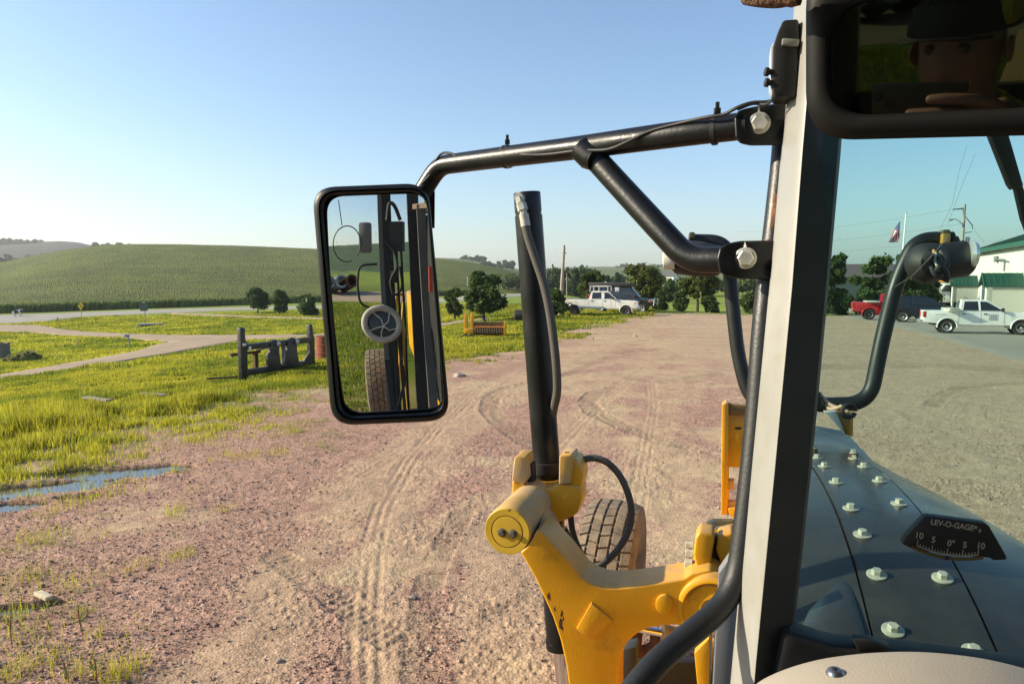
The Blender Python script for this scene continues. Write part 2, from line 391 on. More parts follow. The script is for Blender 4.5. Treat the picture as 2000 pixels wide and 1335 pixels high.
wet = smooth(.02, .6, pd); col = col * (1 - wet[:, None] * .75)
g2 = fbm(X * .12, Y * .12, 21)
gc = green * (1 - g2[:, None]) + green2 * g2[:, None]
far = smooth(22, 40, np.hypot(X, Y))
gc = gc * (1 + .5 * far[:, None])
dryg = smooth(.5, .7, fbm(X * .3, Y * .3, 23)) * (1 - far)
gc = gc * (1 - .5 * dryg[:, None]) + np.array([.16, .13, .06]) * (.5 * dryg[:, None])
ged, _, _ = segd(X, Y, GPOLY, True); ged = ged * np.where(inpoly(X, Y, GPOLY), 1, -1); bare = smooth(.42, .60, fbm(X * 3.2, Y * 3.2, 93, 3)) * (1 - smooth(.5, 4.0, ged)) ; gcv = gr * (1 - .85 * bare) * np.where(np.hypot(X, Y) < 40, .45 + .55 * smooth(0, 3, ged), 1)
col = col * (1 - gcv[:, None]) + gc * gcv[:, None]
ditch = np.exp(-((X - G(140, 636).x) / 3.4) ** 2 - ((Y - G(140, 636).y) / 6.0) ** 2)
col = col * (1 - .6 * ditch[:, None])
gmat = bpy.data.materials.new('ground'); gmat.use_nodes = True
def ground_nodes(m, peb=.5):
    n = m.node_tree; b = n.nodes['Principled BSDF']; L = n.links.new
    b.inputs['Roughness'].default_value = .95; b.inputs['Specular IOR Level'].default_value = .15
    tc = n.nodes.new('ShaderNodeTexCoord'); a = n.nodes.new('ShaderNodeAttribute'); a.attribute_name = 'Col'
    gv = n.nodes.new('ShaderNodeAttribute'); gv.attribute_name = 'Gv'
    vo = n.nodes.new('ShaderNodeTexVoronoi'); vo.inputs['Scale'].default_value = 42; L(tc.outputs['Object'], vo.inputs['Vector'])
    sp = n.nodes.new('ShaderNodeSeparateColor'); L(vo.outputs['Color'], sp.inputs[0])
    mr = n.nodes.new('ShaderNodeMapRange'); mr.inputs[3].default_value = .5; mr.inputs[4].default_value = 1.5; L(sp.outputs[0], mr.inputs[0])
    nz = n.nodes.new('ShaderNodeTexNoise'); nz.inputs['Scale'].default_value = 12; nz.inputs['Detail'].default_value = 8; nz.inputs['Roughness'].default_value = .75; L(tc.outputs['Object'], nz.inputs['Vector'])
    m2 = n.nodes.new('ShaderNodeMapRange'); m2.inputs[1].default_value = .25; m2.inputs[2].default_value = .75; m2.inputs[3].default_value = .72; m2.inputs[4].default_value = 1.28; L(nz.outputs[0], m2.inputs[0])
    mx = n.nodes.new('ShaderNodeMix'); L(gv.outputs['Fac'], mx.inputs[0]); mx.inputs[2].default_value = 1; L(mr.outputs[0], mx.inputs[3])
    mu = n.nodes.new('ShaderNodeMath'); mu.operation = 'MULTIPLY'; L(mx.outputs[0], mu.inputs[0]); L(m2.outputs[0], mu.inputs[1])
    v = n.nodes.new('ShaderNodeVectorMath'); v.operation = 'SCALE'; L(a.outputs['Color'], v.inputs[0]); L(mu.outputs[0], v.inputs['Scale']); L(v.outputs[0], b.inputs['Base Color'])
    ad = n.nodes.new('ShaderNodeMath'); ad.operation = 'ADD'; L(nz.outputs[0], ad.inputs[0]); L(vo.outputs['Distance'], ad.inputs[1])
    bp = n.nodes.new('ShaderNodeBump'); bp.inputs['Strength'].default_value = .55; bp.inputs['Distance'].default_value = .012; L(ad.outputs[0], bp.inputs['Height']); L(bp.outputs[0], b.inputs['Normal'])
ground_nodes(gmat)
gm = npmesh('ground', np.stack([X, Y, Z], -1), np.vstack([gridfaces(len(rad), len(az), True)]), col, True, {'Gv': np.clip((.25 + .75 * pink) * (1 - gr) * (1 - wet) * (1 - lt), 0, 1) * .9})
setp(link('ground', gm, gmat), 'pink and tan gravel yard and grassy ground running to the valley', 'ground', kind='structure')

def drape(name, poly_rows, m, lift, label, cat, colf=None, skirt=.25):
    """poly_rows: (rows, cols, 2) world xy"""
    nr, nc, _ = poly_rows.shape; x = poly_rows[..., 0].ravel(); y = poly_rows[..., 1].ravel(); z = (zt(x, y) + .05 * (fbm(x * .7, y * .7, 1) - .5) * (1 - smooth(60, 110, np.hypot(x, y)))).reshape(nr, nc) + lift
    z[:, 0] -= skirt; z[:, -1] -= skirt; z[0] -= skirt; z[-1] -= skirt
    co = np.stack([x, y, z.ravel()], -1)
    c = colf(x, y) if colf else np.tile([.4, .33, .26], (len(x), 1))
    me = npmesh(name, co, gridfaces(nr, nc), c, True, {'Gv': np.full(len(x), .3)})
    o = link(name, me, m); setp(o, label, cat, kind='structure'); return o
def strip(edgeA, edgeB, n=120, c=16, far=900):
    def rs(l):
        p = np.array(l, float); d = np.r_[0, np.cumsum(np.hypot(*np.diff(p, axis=0).T))]; t = np.linspace(0, d[-1], n)
        px = np.interp(t, d, p[:, 0]); py = np.interp(t, d, p[:, 1])
        k = np.ones(5) / 5; q = np.stack([px, py], -1); 
        return pts2(q, far)
    a = rs(edgeA); b = rs(edgeB); s = np.linspace(0, 1, c)[None, :, None]
    return a[:, None] * (1 - s) + b[:, None] * s
rmat = bpy.data.materials.new('road_gravel'); rmat.use_nodes = True; ground_nodes(rmat)
def rcol(x, y):
    n = fbm(x * .8, y * .8, 51)[:, None]; return np.array([.30, .235, .17]) * (.8 + .4 * n)
def hcol(x, y):
    n = fbm(x * .3, y * .3, 52)[:, None]; return np.array([.24, .225, .195]) * (.88 + .24 * n)
drape('gravel_road', strip([(-60, 632), (0, 634), (70, 634), (95, 638), (120, 643), (170, 648), (250, 652), (330, 654), (480, 655), (620, 654), (760, 640), (875, 631), (905, 627), (960, 622)],
                           [(-60, 648), (0, 648), (90, 652), (120, 655), (160, 657), (230, 660), (310, 668), (370, 669), (500, 663), (620, 660), (760, 647), (875, 636), (905, 631), (960, 624)], 160), rmat, .07, 'pale gravel road curving through the grass towards the highway', 'road', rcol)
drape('gravel_road.001', strip([(345, 664), (330, 668), (300, 674), (262, 687), (150, 708), (70, 722), (0, 734), (-60, 742)],
                               [(500, 661), (470, 667), (420, 676), (330, 693), (250, 706), (100, 729), (0, 746), (-60, 756)], 110), rmat, .078, 'gravel branch road sloping down to the left edge', 'road', rcol)
drape('gravel_road.002', strip([(330, 610), (400, 613), (480, 617), (560, 619.5), (640, 621), (760, 620)], [(330, 613.5), (400, 617), (480, 620), (560, 622.5), (640, 624), (760, 623)], 60), rmat, .07, 'narrow gravel lane beyond the ditch below the young trees', 'road', rcol)
drape('highway', strip([(-80, 618), (0, 615), (80, 613), (160, 610), (300, 605), (480, 600), (620, 597), (800, 589), (900, 580), (1000, 574), (1080, 570), (1150, 566)],
                       [(-80, 634), (0, 632), (80, 630), (120, 624), (160, 619), (300, 612), (480, 605), (620, 602), (800, 594), (900, 587), (1000, 579.5), (1080, 574.5), (1150, 569)], 150), mat('highway', (.4, .385, .36), .9, attr=True, var=.06, vs=.5), .09, 'pale grey highway running along the foot of the corn hill', 'road', hcol)
def padcol(x, y):
    n = fbm(x * .5, y * .5, 53)[:, None]; return np.array([.235, .215, .175]) * (.88 + .24 * n)
e0 = PADM; e1 = np.array([[40, 70.], [48, 50], [48, 32], [44, 16], [40, 4]])
ti = np.linspace(0, 1, 70)
def rsl(p): d = np.linspace(0, 1, len(p)); return np.stack([np.interp(ti, d, p[:, 0]), np.interp(ti, d, p[:, 1])], -1)
s = np.linspace(0, 1, 50)[None, :, None]
drape('concrete_pad', rsl(e0)[:, None] * (1 - s) + rsl(e1)[:, None] * s, mat('concrete', (.42, .39, .35), .9, attr=True, var=.08, vs=1.2), .05, 'pale concrete apron in front of the white metal building', 'pavement', padcol, skirt=.12)
# puddle water
wm = mat('puddle_water', (.03, .028, .022), .03, var=0, spec=1.0)
for k, pq in enumerate(PUD):
    c, a, b, rot = pq; e_ = max(a, b) * 1.4; gx, gy = np.meshgrid(np.arange(c.x - e_, c.x + e_, .03), np.arange(c.y - e_, c.y + e_, .03), indexing='ij'); nr_, nc_ = gx.shape
    PUD_, PUD = PUD, [pq]; mk = puddle(gx, gy); PUD = PUD_
    f_ = gridfaces(nr_, nc_); ok_ = (mk.ravel()[f_] > .10).any(1)
    for o_ in PUD[:k]:
        PUD_, PUD = PUD, [o_]; m2_ = puddle(gx, gy); PUD = PUD_; ok_ &= ~(m2_.ravel()[f_] > .10).any(1)
    f_ = f_[ok_]; us_, inv_ = np.unique(f_, return_inverse=True)
    co = np.stack([gx.ravel()[us_], gy.ravel()[us_], zt(gx.ravel()[us_], gy.ravel()[us_]) - .047], -1)
    o = link('puddle', npmesh('puddle', co, inv_.reshape(-1, 4), None, True), wm); setp(o, 'shallow rain puddle lying in the muddy grass edge', 'puddle', kind='structure')

# ------------------------------------------------------------ hills and corn
def hill(name, rows, ncol, nrow, m, label, cat, kind='structure', colf=None, jit=0, back=80, smooth_=True):
    """rows: (px, base_py, base_Y, crest_py, crest_Y)"""
    rows = np.array(rows, float); pxs = np.linspace(rows[0, 0], rows[-1, 0], ncol)
    from_ = lambda i: np.interp(pxs, rows[:, 0], rows[:, i])
    k = np.hanning(max(5, ncol // 24)); k /= k.sum()
    def sm(v): return np.convolve(np.pad(v, len(k) // 2, mode='edge'), k, 'valid')[:ncol]
    bp, bY, cp, cY = [sm(from_(i)) for i in (1, 2, 3, 4)]
    s = np.linspace(0, 1, nrow)[:, None]
    py = bp + (cp - bp) * (1 - (1 - s) ** 1.25); yy = bY * (cY / bY) ** (s ** 1.0)
    a = (pxs[None] - 1000) / FPX; v = -(py - 667.5) / FPX; t = yy / (CT + v * ST)
    x = a * t; z = HC + (-ST + v * CT) * t
    x = np.vstack([x, x[-1] * 1.08, x[-1] * (1 + back / 100)]); yb = np.vstack([yy, yy[-1] * 1.08, yy[-1] * (1 + back / 100)]); zb = np.vstack([z, z[-1] - .01 * yy[-1], z[-1] - .3 * np.abs(z[-1]) - .12 * yy[-1]])
    jj = RNG.normal(0, 1, zb.shape) * jit; jj[-2:] = 0; zb = zb + jj
    xr, yr, zr = x.ravel(), yb.ravel(), zb.ravel()
    c = colf(xr, yr, np.vstack([s, [[1]], [[1]]]).repeat(ncol, 1).ravel(), np.tile(pxs, nrow + 2)) if colf else None
    me = npmesh(name, np.stack([xr, yr, zr], -1), gridfaces(nrow + 2, ncol), c, smooth_)
    o = link(name, me, m); setp(o, label, cat, kind=kind); return o, (pxs, bp, bY)
def cornc(x, y, s, px):
    n = fbm(x * .05, y * .05, 61)[:, None]; n2 = RNG.random((len(x), 1)); n3 = fbm(x * .012, y * .03, 63)[:, None]; n4 = fbm(x * .25, y * .25, 64, 2)[:, None]
    c = np.array([.108, .142, .028]) * (1 - n3) + np.array([.150, .172, .042]) * n3
    pasture = smooth(905, 960, px)[:, None] * .0
    return c * (.62 + .5 * n + .18 * n4) * (.62 + .76 * n2)
CR = [(-260, 622, 134, 540, 420), (-100, 618, 136, 522, 420), (0, 615, 139, 513, 420), (60, 612, 142, 500, 420), (130, 609.5, 146, 487, 420), (200, 607, 150, 479.5, 420), (260, 605, 154, 476.5, 420), (350, 603, 158, 477, 420), (480, 598.5, 167, 480, 425), (620, 595, 176, 486, 430), (760, 589, 190, 497, 440), (870, 581, 210, 506, 440), (940, 577, 228, 516, 440), (1010, 571, 255, 531, 440), (1060, 568, 275, 547, 440), (1110, 565, 290, 560, 400)]
o, (cpx, cbp, cbY) = hill('corn_field', CR, 1500, 300, mat('corn', (.1, .14, .04), .8, attr=True, var=.25, vs=.12, spec=.2, trans=.25), 'broad hill covered in green corn behind the highway', 'corn field', 'stuff', cornc, jit=.08, back=60, smooth_=True)
# corn stalks along the front edge
N = 9000; fpx = RNG.uniform(-200, 960, N); yb = np.interp(fpx, cpx, cbY) + RNG.exponential(1.4, N) - 1.2
ax = (fpx - 1000) / FPX; bx = ax * yb * 1.004; g0 = zt(bx, yb) - .1
hh = RNG.uniform(1.3, 2.1, N); th = RNG.uniform(0, math.pi, N); ww = RNG.uniform(.18, .42, N); lx = RNG.normal(0, .3, N)
co = np.empty((N, 5, 3)); dx = np.cos(th) * ww; dy = np.sin(th) * ww
co[:, 0] = np.stack([bx - dx * .3, yb - dy * .3, g0], -1); co[:, 1] = np.stack([bx + dx * .3, yb + dy * .3, g0], -1)
co[:, 2] = np.stack([bx + dx, yb + dy, g0 + hh * .6], -1); co[:, 3] = np.stack([bx + lx, yb, g0 + hh], -1); co[:, 4] = np.stack([bx - dx, yb - dy, g0 + hh * .55], -1)
cc = (np.array([.12, .175, .034]) * RNG.uniform(.55, 1.35, (N, 1, 1))).repeat(5, 1)
me = npmesh('corn_edge', co.reshape(-1, 3), np.arange(N * 5).reshape(N, 5), cc.reshape(-1, 3))
setp(link('corn_stalks', me, mat('corn_leaf', (.06, .1, .02), .6, attr=True, var=0, trans=.3)), 'front row of tall corn stalks along the highway', 'corn', kind='stuff')

def bandc(x, y, s, px):
    n = fbm(x * .01, y * .01, 71)[:, None]; st = (np.sin(s * 60 + px * .02)[:, None] > .3) * 1.0
    plough = np.array([.060, .056, .060]) * (.85 + .3 * st); gr_ = np.array([.075, .12, .05]) * (.8 + .5 * n)
    f = smooth(.40, .46, s + .0006 * (px - 60))[:, None]; f2 = (smooth(.30, .33, s) * (1 - smooth(.345, .37, s)))[:, None]
    c = gr_ * (1 - f) + plough * f; return c * (1 - .3 * f2)
hm = mat('far_fields', (.1, .1, .08), .9, attr=True, var=.12, vs=.01, spec=.1)
hill('distant_hill', [(-500, 545, 700, 478, 1500), (-100, 545, 700, 476, 1500), (0, 545, 700, 476, 1500), (60, 545, 700, 472.5, 1500), (115, 545, 700, 470.5, 1500), (150, 545, 700, 473, 1500), (185, 545, 700, 481, 1500), (260, 545, 700, 495, 1500), (330, 545, 700, 505, 1500)], 160, 60, hm, 'ploughed grey brown hill with green strips far off on the left', 'hill', colf=bandc)
def farc(x, y, s, px):
    n = fbm(x * .006, y * .012, 72)[:, None]; n2 = fbm(x * .03, y * .03, 73)[:, None]
    c = np.array([.075, .11, .035]) * (1 - n) + np.array([.12, .135, .05]) * n; return c * (.8 + .4 * n2)
hill('distant_hill.001', [(700, 560, 600, 503, 1100), (860, 560, 600, 503.5, 1100), (905, 560, 600, 505, 1100), (950, 560, 600, 511, 1100), (1010, 558, 600, 525, 1100), (1060, 558, 600, 535, 1100)], 80, 30, hm, 'green hilltop field showing above the corn hill', 'hill', colf=farc)
hill('distant_hill.002', [(960, 566, 300, 534, 1600), (1040, 566, 300, 528, 1600), (1100, 566, 300, 521.5, 1700), (1160, 566, 300, 520.5, 1700), (1230, 566, 300, 521, 1700), (1300, 566, 300, 520, 1700), (1400, 566, 300, 522, 1700), (1500, 566, 300, 526, 1700), (1700, 566, 300, 530, 1800), (2000, 566, 300, 528, 1800), (2500, 566, 300, 528, 1800)], 200, 50, hm, 'hazy far hills and pasture beyond the parked trucks', 'hill', colf=farc)
# the slope behind the machine, seen in the side mirror
def soyc(x, y, s, px):
    n = fbm(x * .06, y * .06, 74)[:, None]; n2 = RNG.random((len(x), 1)); return np.array([.045, .085, .02]) * (.7 + .5 * n) * (.8 + .4 * n2)
xs = np.linspace(-330, 300, 260); s = np.linspace(0, 1, 120)[:, None]
hy = -34 - 200 * s + 0 * xs[None]; hx = xs[None] + 0 * s; hz = -.3 + (11 + 4 * np.sin(hx * .012 + .6)) * smooth(0, 1, s) + RNG.normal(0, .12, hx.shape)
hz[-1] = -30
cs = soyc(hx.ravel(), hy.ravel(), 0, 0)
setp(link('soybean_field', npmesh('soy', np.stack([hx, hy, hz], -1).reshape(-1, 3), gridfaces(120, 260), cs, True), mat('soy', (.05, .09, .02), .8, attr=True, var=.2, vs=.3, trans=.2)), 'dark green soybean hillside reflected in the side mirror', 'field', kind='stuff')
rr = np.stack(np.meshgrid(np.linspace(-60, 40, 60), np.linspace(-24, -17.5, 10), indexing='ij'), -1)
drape('gravel_road.003', rr, rmat, .06, 'gravel track behind the machine reflected in the side mirror', 'road', rcol)

# ------------------------------------------------------------ gravel stones, grass, weeds
def in_px(x, y, z):
    d = y * CT - (z - HC) * ST; return 1000 + FPX * x / np.maximum(d, .1), 667.5 - FPX * ((z - HC) * CT + y * ST) / np.maximum(d, .1), d
N = 60000
sy = 4.0 + 10 * RNG.random(N) ** 1.7; sx = RNG.uniform(-.78, .78, N) * (sy + .5)
sg = grassness(sx, sy); n1 = fbm(sx * .45, sy * .45, 11); n2 = fbm(sx * 1.3, sy * 1.3, 12)
pr = smooth(.42, .60, n1 * .55 + n2 * .45 + .10 * smooth(2, -6, sx)) * .95 + .10
keep = (RNG.random(N) < pr) & (sg < .6) & (puddle(sx, sy) < .3); sx, sy = sx[keep], sy[keep]; N = len(sx)
mz, mdk, mlt = micro(sx, sy, np.zeros(N)); ln = np.zeros(N)
for pl_, wd_ in LANE:
    dd_, _, _ = segd(sx, sy, pl_); ln = np.maximum(ln, 1 - smooth(wd_ * .5, wd_ * 1.25, dd_ + (fbm(sx * 1.6, sy, 91) - .5) * wd_ * 2.2))
k2 = (mlt < .2) & (RNG.random(N) > .85 * ln); sx, sy, mz = sx[k2], sy[k2], mz[k2]; N = len(sx)
sz = zt(sx, sy) + mz
base = np.array([[1, 0, 0], [-1, 0, 0], [0, 1, 0], [0, -1, 0], [0, 0, .8], [0, 0, -.8]], float)
rs = (.0045 + .013 * RNG.random(N) ** 2.5)[:, None, None]
big = RNG.random(N) < .003; rs[big] *= 2.0
v = (base[None] + RNG.normal(0, .28, (N, 6, 3))) * rs * RNG.uniform(.6, 1.3, (N, 1, 3))
ang = RNG.uniform(0, 6.28, N); ca, sa = np.cos(ang)[:, None], np.sin(ang)[:, None]
v = np.stack([v[..., 0] * ca - v[..., 1] * sa, v[..., 0] * sa + v[..., 1] * ca, v[..., 2]], -1)
v += np.stack([sx, sy, sz + rs[:, 0, 0] * .3], -1)[:, None]
tri = np.array([[0, 2, 4], [2, 1, 4], [1, 3, 4], [3, 0, 4], [2, 0, 5], [1, 2, 5], [3, 1, 5], [0, 3, 5]])
f = (tri[None] + (np.arange(N) * 6)[:, None, None]).reshape(-1, 3)
pal = np.array([[.30, .185, .145], [.27, .155, .13], [.35, .245, .18], [.21, .125, .11], [.38, .30, .22], [.17, .11, .095], [.42, .37, .31]])
sc = pal[RNG.integers(0, len(pal), N)] * RNG.uniform(.7, 1.15, (N, 1))
setp(link('gravel', npmesh('gravel', v.reshape(-1, 3), f, sc.repeat(6, 0)), mat('gravel_stone', (.4, .3, .25), .85, attr=True, var=0, spec=.2)), 'loose pink and purple gravel chips strewn over the yard', 'gravel', kind='stuff')

def blades(name, x, y, h, wd, lean, c, m, label, dirx=None):
    N = len(x); g = np.zeros(N); mz, _, _ = micro(x, y, np.clip(grassness(x, y), 0, 1)); z = zt(x, y) + mz - .105 * puddle(x, y) - .01
    th = RNG.uniform(0, 2 * math.pi, N); dx, dy = np.cos(th) * wd / 2, np.sin(th) * wd / 2
    la = RNG.uniform(0, 2 * math.pi, N); lx, ly = np.cos(la) * lean * h, np.sin(la) * lean * h
    co = np.empty((N, 5, 3)); hz_ = h * np.sqrt(np.clip(1 - lean ** 2 * .6, .2, 1))
    co[:, 0] = np.stack([x - dx, y - dy, z], -1); co[:, 1] = np.stack([x + dx, y + dy, z], -1)
    co[:, 2] = np.stack([x - dx * .8 + lx * .38, y - dy * .8 + ly * .38, z + hz_ * .6], -1)
    co[:, 3] = np.stack([x + dx * .8 + lx * .38, y + dy * .8 + ly * .38, z + hz_ * .6], -1)
    co[:, 4] = np.stack([x + lx, y + ly, z + hz_], -1)
    i = np.arange(N)[:, None] * 5
    f = np.concatenate([i + np.array([[0, 1, 3]]), i + np.array([[0, 3, 2]]), i + np.array([[2, 3, 4]])], 0)
    cc = c[:, None, :].repeat(5, 1)
    return setp(link(name, npmesh(name, co.reshape(-1, 3), f, cc.reshape(-1, 3)), m), label, 'grass', kind='stuff')
gbm = mat('grass_blade', (.15, .2, .03), .65, attr=True, var=0, trans=.55, spec=.2)
def gcolor(x, y, N, yel=.5):
    n = fbm(x * .35, y * .35, 81) * .6 + fbm(x * 1.7, y * 1.7, 82) * .4; t = np.clip((n - .38) * 4 + RNG.normal(0, .25, N) + yel - .5, 0, 1)[:, None]
    c = np.array([.125, .185, .014]) * (1 - t) + np.array([.43, .41, .035]) * t
    dry = (RNG.random(N) < .07)[:, None]; c = np.where(dry, np.array([.30, .24, .10]), c)
    return c * RNG.uniform(.7, 1.2, (N, 1))
# long grass by the yard
N = 520000; y = 7.5 + 22 * RNG.random(N) ** 1.0; x = y * RNG.uniform(-.80, .03, N)
g = grassness(x, y); dn = fbm(x * 1.4, y * 1.4, 83, 3); px_, py_, _ = in_px(x, y, zt(x, y))
tall = smooth(.40, .62, fbm(x * .5, y * .5, 84)) * smooth(21, 16, y); wetc = puddle(x, y)
ed, _, _ = segd(x, y, GPOLY, True); ed = ed * np.where(inpoly(x, y, GPOLY), 1, -1) + (fbm(x * .8, y * .8, 92) - .5) * 2.2; edge = smooth(-.4, 3.2, ed)
k = (RNG.random(N) < g * (.10 + .80 * smooth(.36, .58, dn)) * (.25 + .75 * edge) * (1 - .93 * wetc)) & (px_ > -60)
x, y, tall, dn, edge = x[k], y[k], tall[k] * edge[k], dn[k], edge[k]; N = len(x)
h = (.07 + .10 * RNG.random(N) + .36 * tall * RNG.random(N) ** .7) * (.6 + .8 * dn) * (.5 + .5 * edge)
blades('long_grass', x, y, h * 1.1, .0045 + .0006 * y, np.clip(np.abs(RNG.normal(.2, .17, N)), 0, .9), gcolor(x, y, N, .82), gbm, 'long yellow green grass growing beside the gravel yard')
# lawn further down the slope and towards the trucks
N = 520000; y = 24 + 95 * RNG.random(N) ** 1.6; x = y * RNG.uniform(-.80, .20, N)
g = grassness(x, y); k = RNG.random(N) < g * (.3 + .7 * smooth(.35, .6, fbm(x * .5, y * .5, 85)))
x, y = x[k], y[k]
def roadmask(x, y):
    m = np.zeros(len(x), bool)
    for o in [o for o in bpy.data.objects if o.name.startswith(('gravel_road', 'highway'))]:
        me = o.data; co = np.empty(len(me.vertices) * 3, np.float32); me.vertices.foreach_get('co', co); co = co.reshape(-1, 3)
        if co[:, 1].max() < 0: continue
        nc = 16; A = co.reshape(-1, nc, 3); poly = np.vstack([A[:, 0, :2], A[::-1, -1, :2]]); m |= inpoly(x, y, poly)
    return m
k = ~roadmask(x, y); x, y = x[k], y[k]; N = len(x)
h = (.06 + .07 * RNG.random(N)) * (1 + .004 * y) * (1 + .9 * smooth(.55, .75, fbm(x * .4, y * .4, 86)))
blades('lawn_grass', x, y, h, .012 + .0011 * y, np.clip(np.abs(RNG.normal(.35, .2, N)), 0, .9), gcolor(x, y, N, .58), gbm, 'shorter bright green grass on the slope between the roads')
# sparse tufts on the gravel
tx, ty = [], []
for px, py, n_, s_ in [(350, 1000, 60, .10), (355, 1085, 70, .09), (545, 885, 60, .18), (480, 890, 50, .14), (270, 1108, 45, .10), (60, 1060, 200, .20), (40, 1130, 160, .16), (120, 1150, 120, .22), (60, 1230, 130, .20), (160, 1200, 60, .06), (230, 1320, 170, .10), (20, 1320, 120, .12), (95, 1290, 70, .10), (440, 995, 25, .06), (655, 853, 40, .15), (390, 860, 120, .25), (210, 960, 120, .25), (130, 985, 130, .22), (650, 880, 14, .06), (560, 850, 60, .22), (190, 1245, 25, .05), (150, 1320, 40, .06), (30, 1200, 90, .1), (250, 1250, 18, .12), (180, 1050, 20, .15), (600, 830, 60, .25)]:
    c = G(px, py); n_ = int(n_ * 1.6); tx.append(c.x + RNG.normal(0, s_, n_)); ty.append(c.y + RNG.normal(0, s_ * 1.3, n_))
cy_ = 8 + 26 * RNG.random(1500); cx_ = cy_ * RNG.uniform(-.8, .05, 1500); ce, _, _ = segd(cx_, cy_, GPOLY, True); ce = ce * np.where(inpoly(cx_, cy_, GPOLY), 1, -1)
for x_, y_, e_ in zip(cx_, cy_, ce):
    if -2.2 < e_ < 1.6 and RNG.random() < .75 * math.exp(-max(0, -e_) * .9): n_ = int(RNG.integers(10, 45)); q_ = RNG.uniform(.05, .16); tx.append(x_ + RNG.normal(0, q_, n_)); ty.append(y_ + RNG.normal(0, q_, n_))
tx, ty = np.concatenate(tx), np.concatenate(ty); N = len(tx)
blades('sparse_grass', tx, ty, RNG.uniform(.04, .22, N) * (.4 + .9 * fbm(tx * 3, ty * 3, 87)), .003 + .0025 * RNG.random(N) + .0004 * np.maximum(0, ty - 7), np.clip(np.abs(RNG.normal(.40, .25, N)), 0, .95), gcolor(tx, ty, N, .7), gbm, 'scattered grass tufts sprouting through the gravel')
# grass behind, for the mirror
N = 26000; x = RNG.uniform(-14, -2.0, N); y = RNG.uniform(-17, -2.0, N); k = grassness(x, y) > .5; x, y = x[k], y[k]; N = len(x)
blades('meadow_grass', x, y, RNG.uniform(.08, .2, N), .03 + 0 * x, np.clip(np.abs(RNG.normal(.3, .2, N)), 0, .9), gcolor(x, y, N, .25), gbm, 'bright mown grass behind the machine reflected in the mirror')
# single weeds with red stems
stem_m = mat('weed_stem', (.22, .05, .03), .6, var=.2); leaf_m = mat('weed_leaf', (.13, .17, .03), .6, var=.25, vs=8, trans=.4)
WL = ['red stemmed weed on the gravel left of the middle groove', 'short weed with a red stem near the lower left corner', 'tall thin weed with red stem close to the left edge', 'small weed sprig beside the split plank', 'low weed at the bottom edge left of the big grass tuft']
for (px, py, hh), lb in zip([(163, 1240, .27), (135, 1332, .2), (24, 1262, .30), (100, 1205, .16), (188, 1330, .22)], WL):
    b = G(px, py); t = thing('weed', lb, 'weed', b, RNG.uniform(0, 6), 'red stemmed weeds on the gravel')
    top = Vector((RNG.normal(0, .02), RNG.normal(0, .02), hh)); m = MB(); m.tube(spline([(0, 0, -.02), top * .5 + Vector((.01, 0, 0)), top], 4), [.004] * 8 + [.002], 6); m.build('stem', stem_m, t)
    l = MB()
    for q in range(16):
        s_ = RNG.uniform(.25, 1); an = RNG.uniform(0, 6.28); L_ = RNG.uniform(.05, .12); p = top * s_; d = Vector((math.cos(an), math.sin(an), RNG.uniform(.2, 1.1))).normalized(); sd = d.cross(Vector((0, 0, 1))).normalized() * .006
        l.add([p - sd * .4, p + sd * .4, p + d * L_ * .5 + sd, p + d * L_ * .5 - sd, p + d * L_ - Vector((0, 0, .02))], [(0, 1, 2, 3), (3, 2, 4)])
    l.build('leaves', leaf_m, t, flat=True)
# ------------------------------------------------------------ the motor grader
BLK = mat('black_paint', (.0065, .007, .008), .34, var=.2, vs=9, bump=.06, bs=160, col2=(.018, .018, .0175), s2=14, lo=.55, hi=.75, spec=.32)
BLKM = mat('black_matte', (.010, .010, .011), .6, var=.25, vs=12)
RUB = mat('rubber', (.015, .015, .016), .62, var=.2, vs=20)
YEL = mat('yellow_paint', (.64, .315, .007), .36, var=.16, vs=3, bump=.16, bs=210, col2=(.27, .13, .018), s2=7, lo=.56, hi=.86, dust=.65)
YELD = mat('dusty_yellow_paint', (.50, .29, .06), .6, var=.2, vs=7, bump=.12, bs=60, col2=(.42, .30, .17), s2=4, lo=.45, hi=.62)
RUST = mat('rust', (.14, .05, .02), .85, var=.35, vs=30, bump=.5, bs=90, col2=(.05, .022, .014), s2=25)
TUBEM = mat('worn_black_tube', (.007, .008, .009), .46, var=.2, bump=.08, bs=200, col2=(.16, .055, .02), s2=12, lo=.66, hi=.72)
CREAM = mat('pillar_grey_paint', (.25, .25, .235), .42, var=.08, vs=4, col2=(.21, .2, .165), s2=6, lo=.5, hi=.75)
PIN = mat('pillar_trim_and_shade', (.035, .035, .031), .6, var=.15, vs=10)  # inner trim colour, dark enough to hold the pillar's shaded face too
ZINC = mat('zinc_bolt', (.62, .60, .52), .38, .75, var=.2, vs=40)
BOLTP = mat('painted_bolt', (.38, .37, .31), .5, .15, var=.15, vs=60)
CHR = mat('chrome', (.75, .76, .78), .12, 1, var=0)
HOSE = mat('dusty_hose', (.075, .068, .058), .75, var=.25, vs=30, bump=.3, bs=300)
HOOD = mat('hood_anti_glare', (.018, .020, .021), .30, var=.22, vs=5, bump=.05, bs=40, col2=(.04, .04, .037), s2=3, lo=.55, hi=.8, dust=.07)
BEIGE = mat('beige_plastic', (.325, .285, .23), .55, var=.06, vs=8, bump=.12, bs=420)
DUST = mat('dusty_tyre', (.20, .150, .098), .9, var=.3, vs=14, bump=.4, bs=70, col2=(.115, .098, .075), s2=9)
WHT = mat('paint_mark', (.75, .75, .7), .6, var=.1)
WHITEG = mat('grey_white_panel', (.17, .175, .185), .5, var=.1)
GT = thing('motor_grader', 'yellow motor grader with black hood, lift arm and grey cab pillar in the foreground', 'motor grader', (0.35, 0.6, 0))
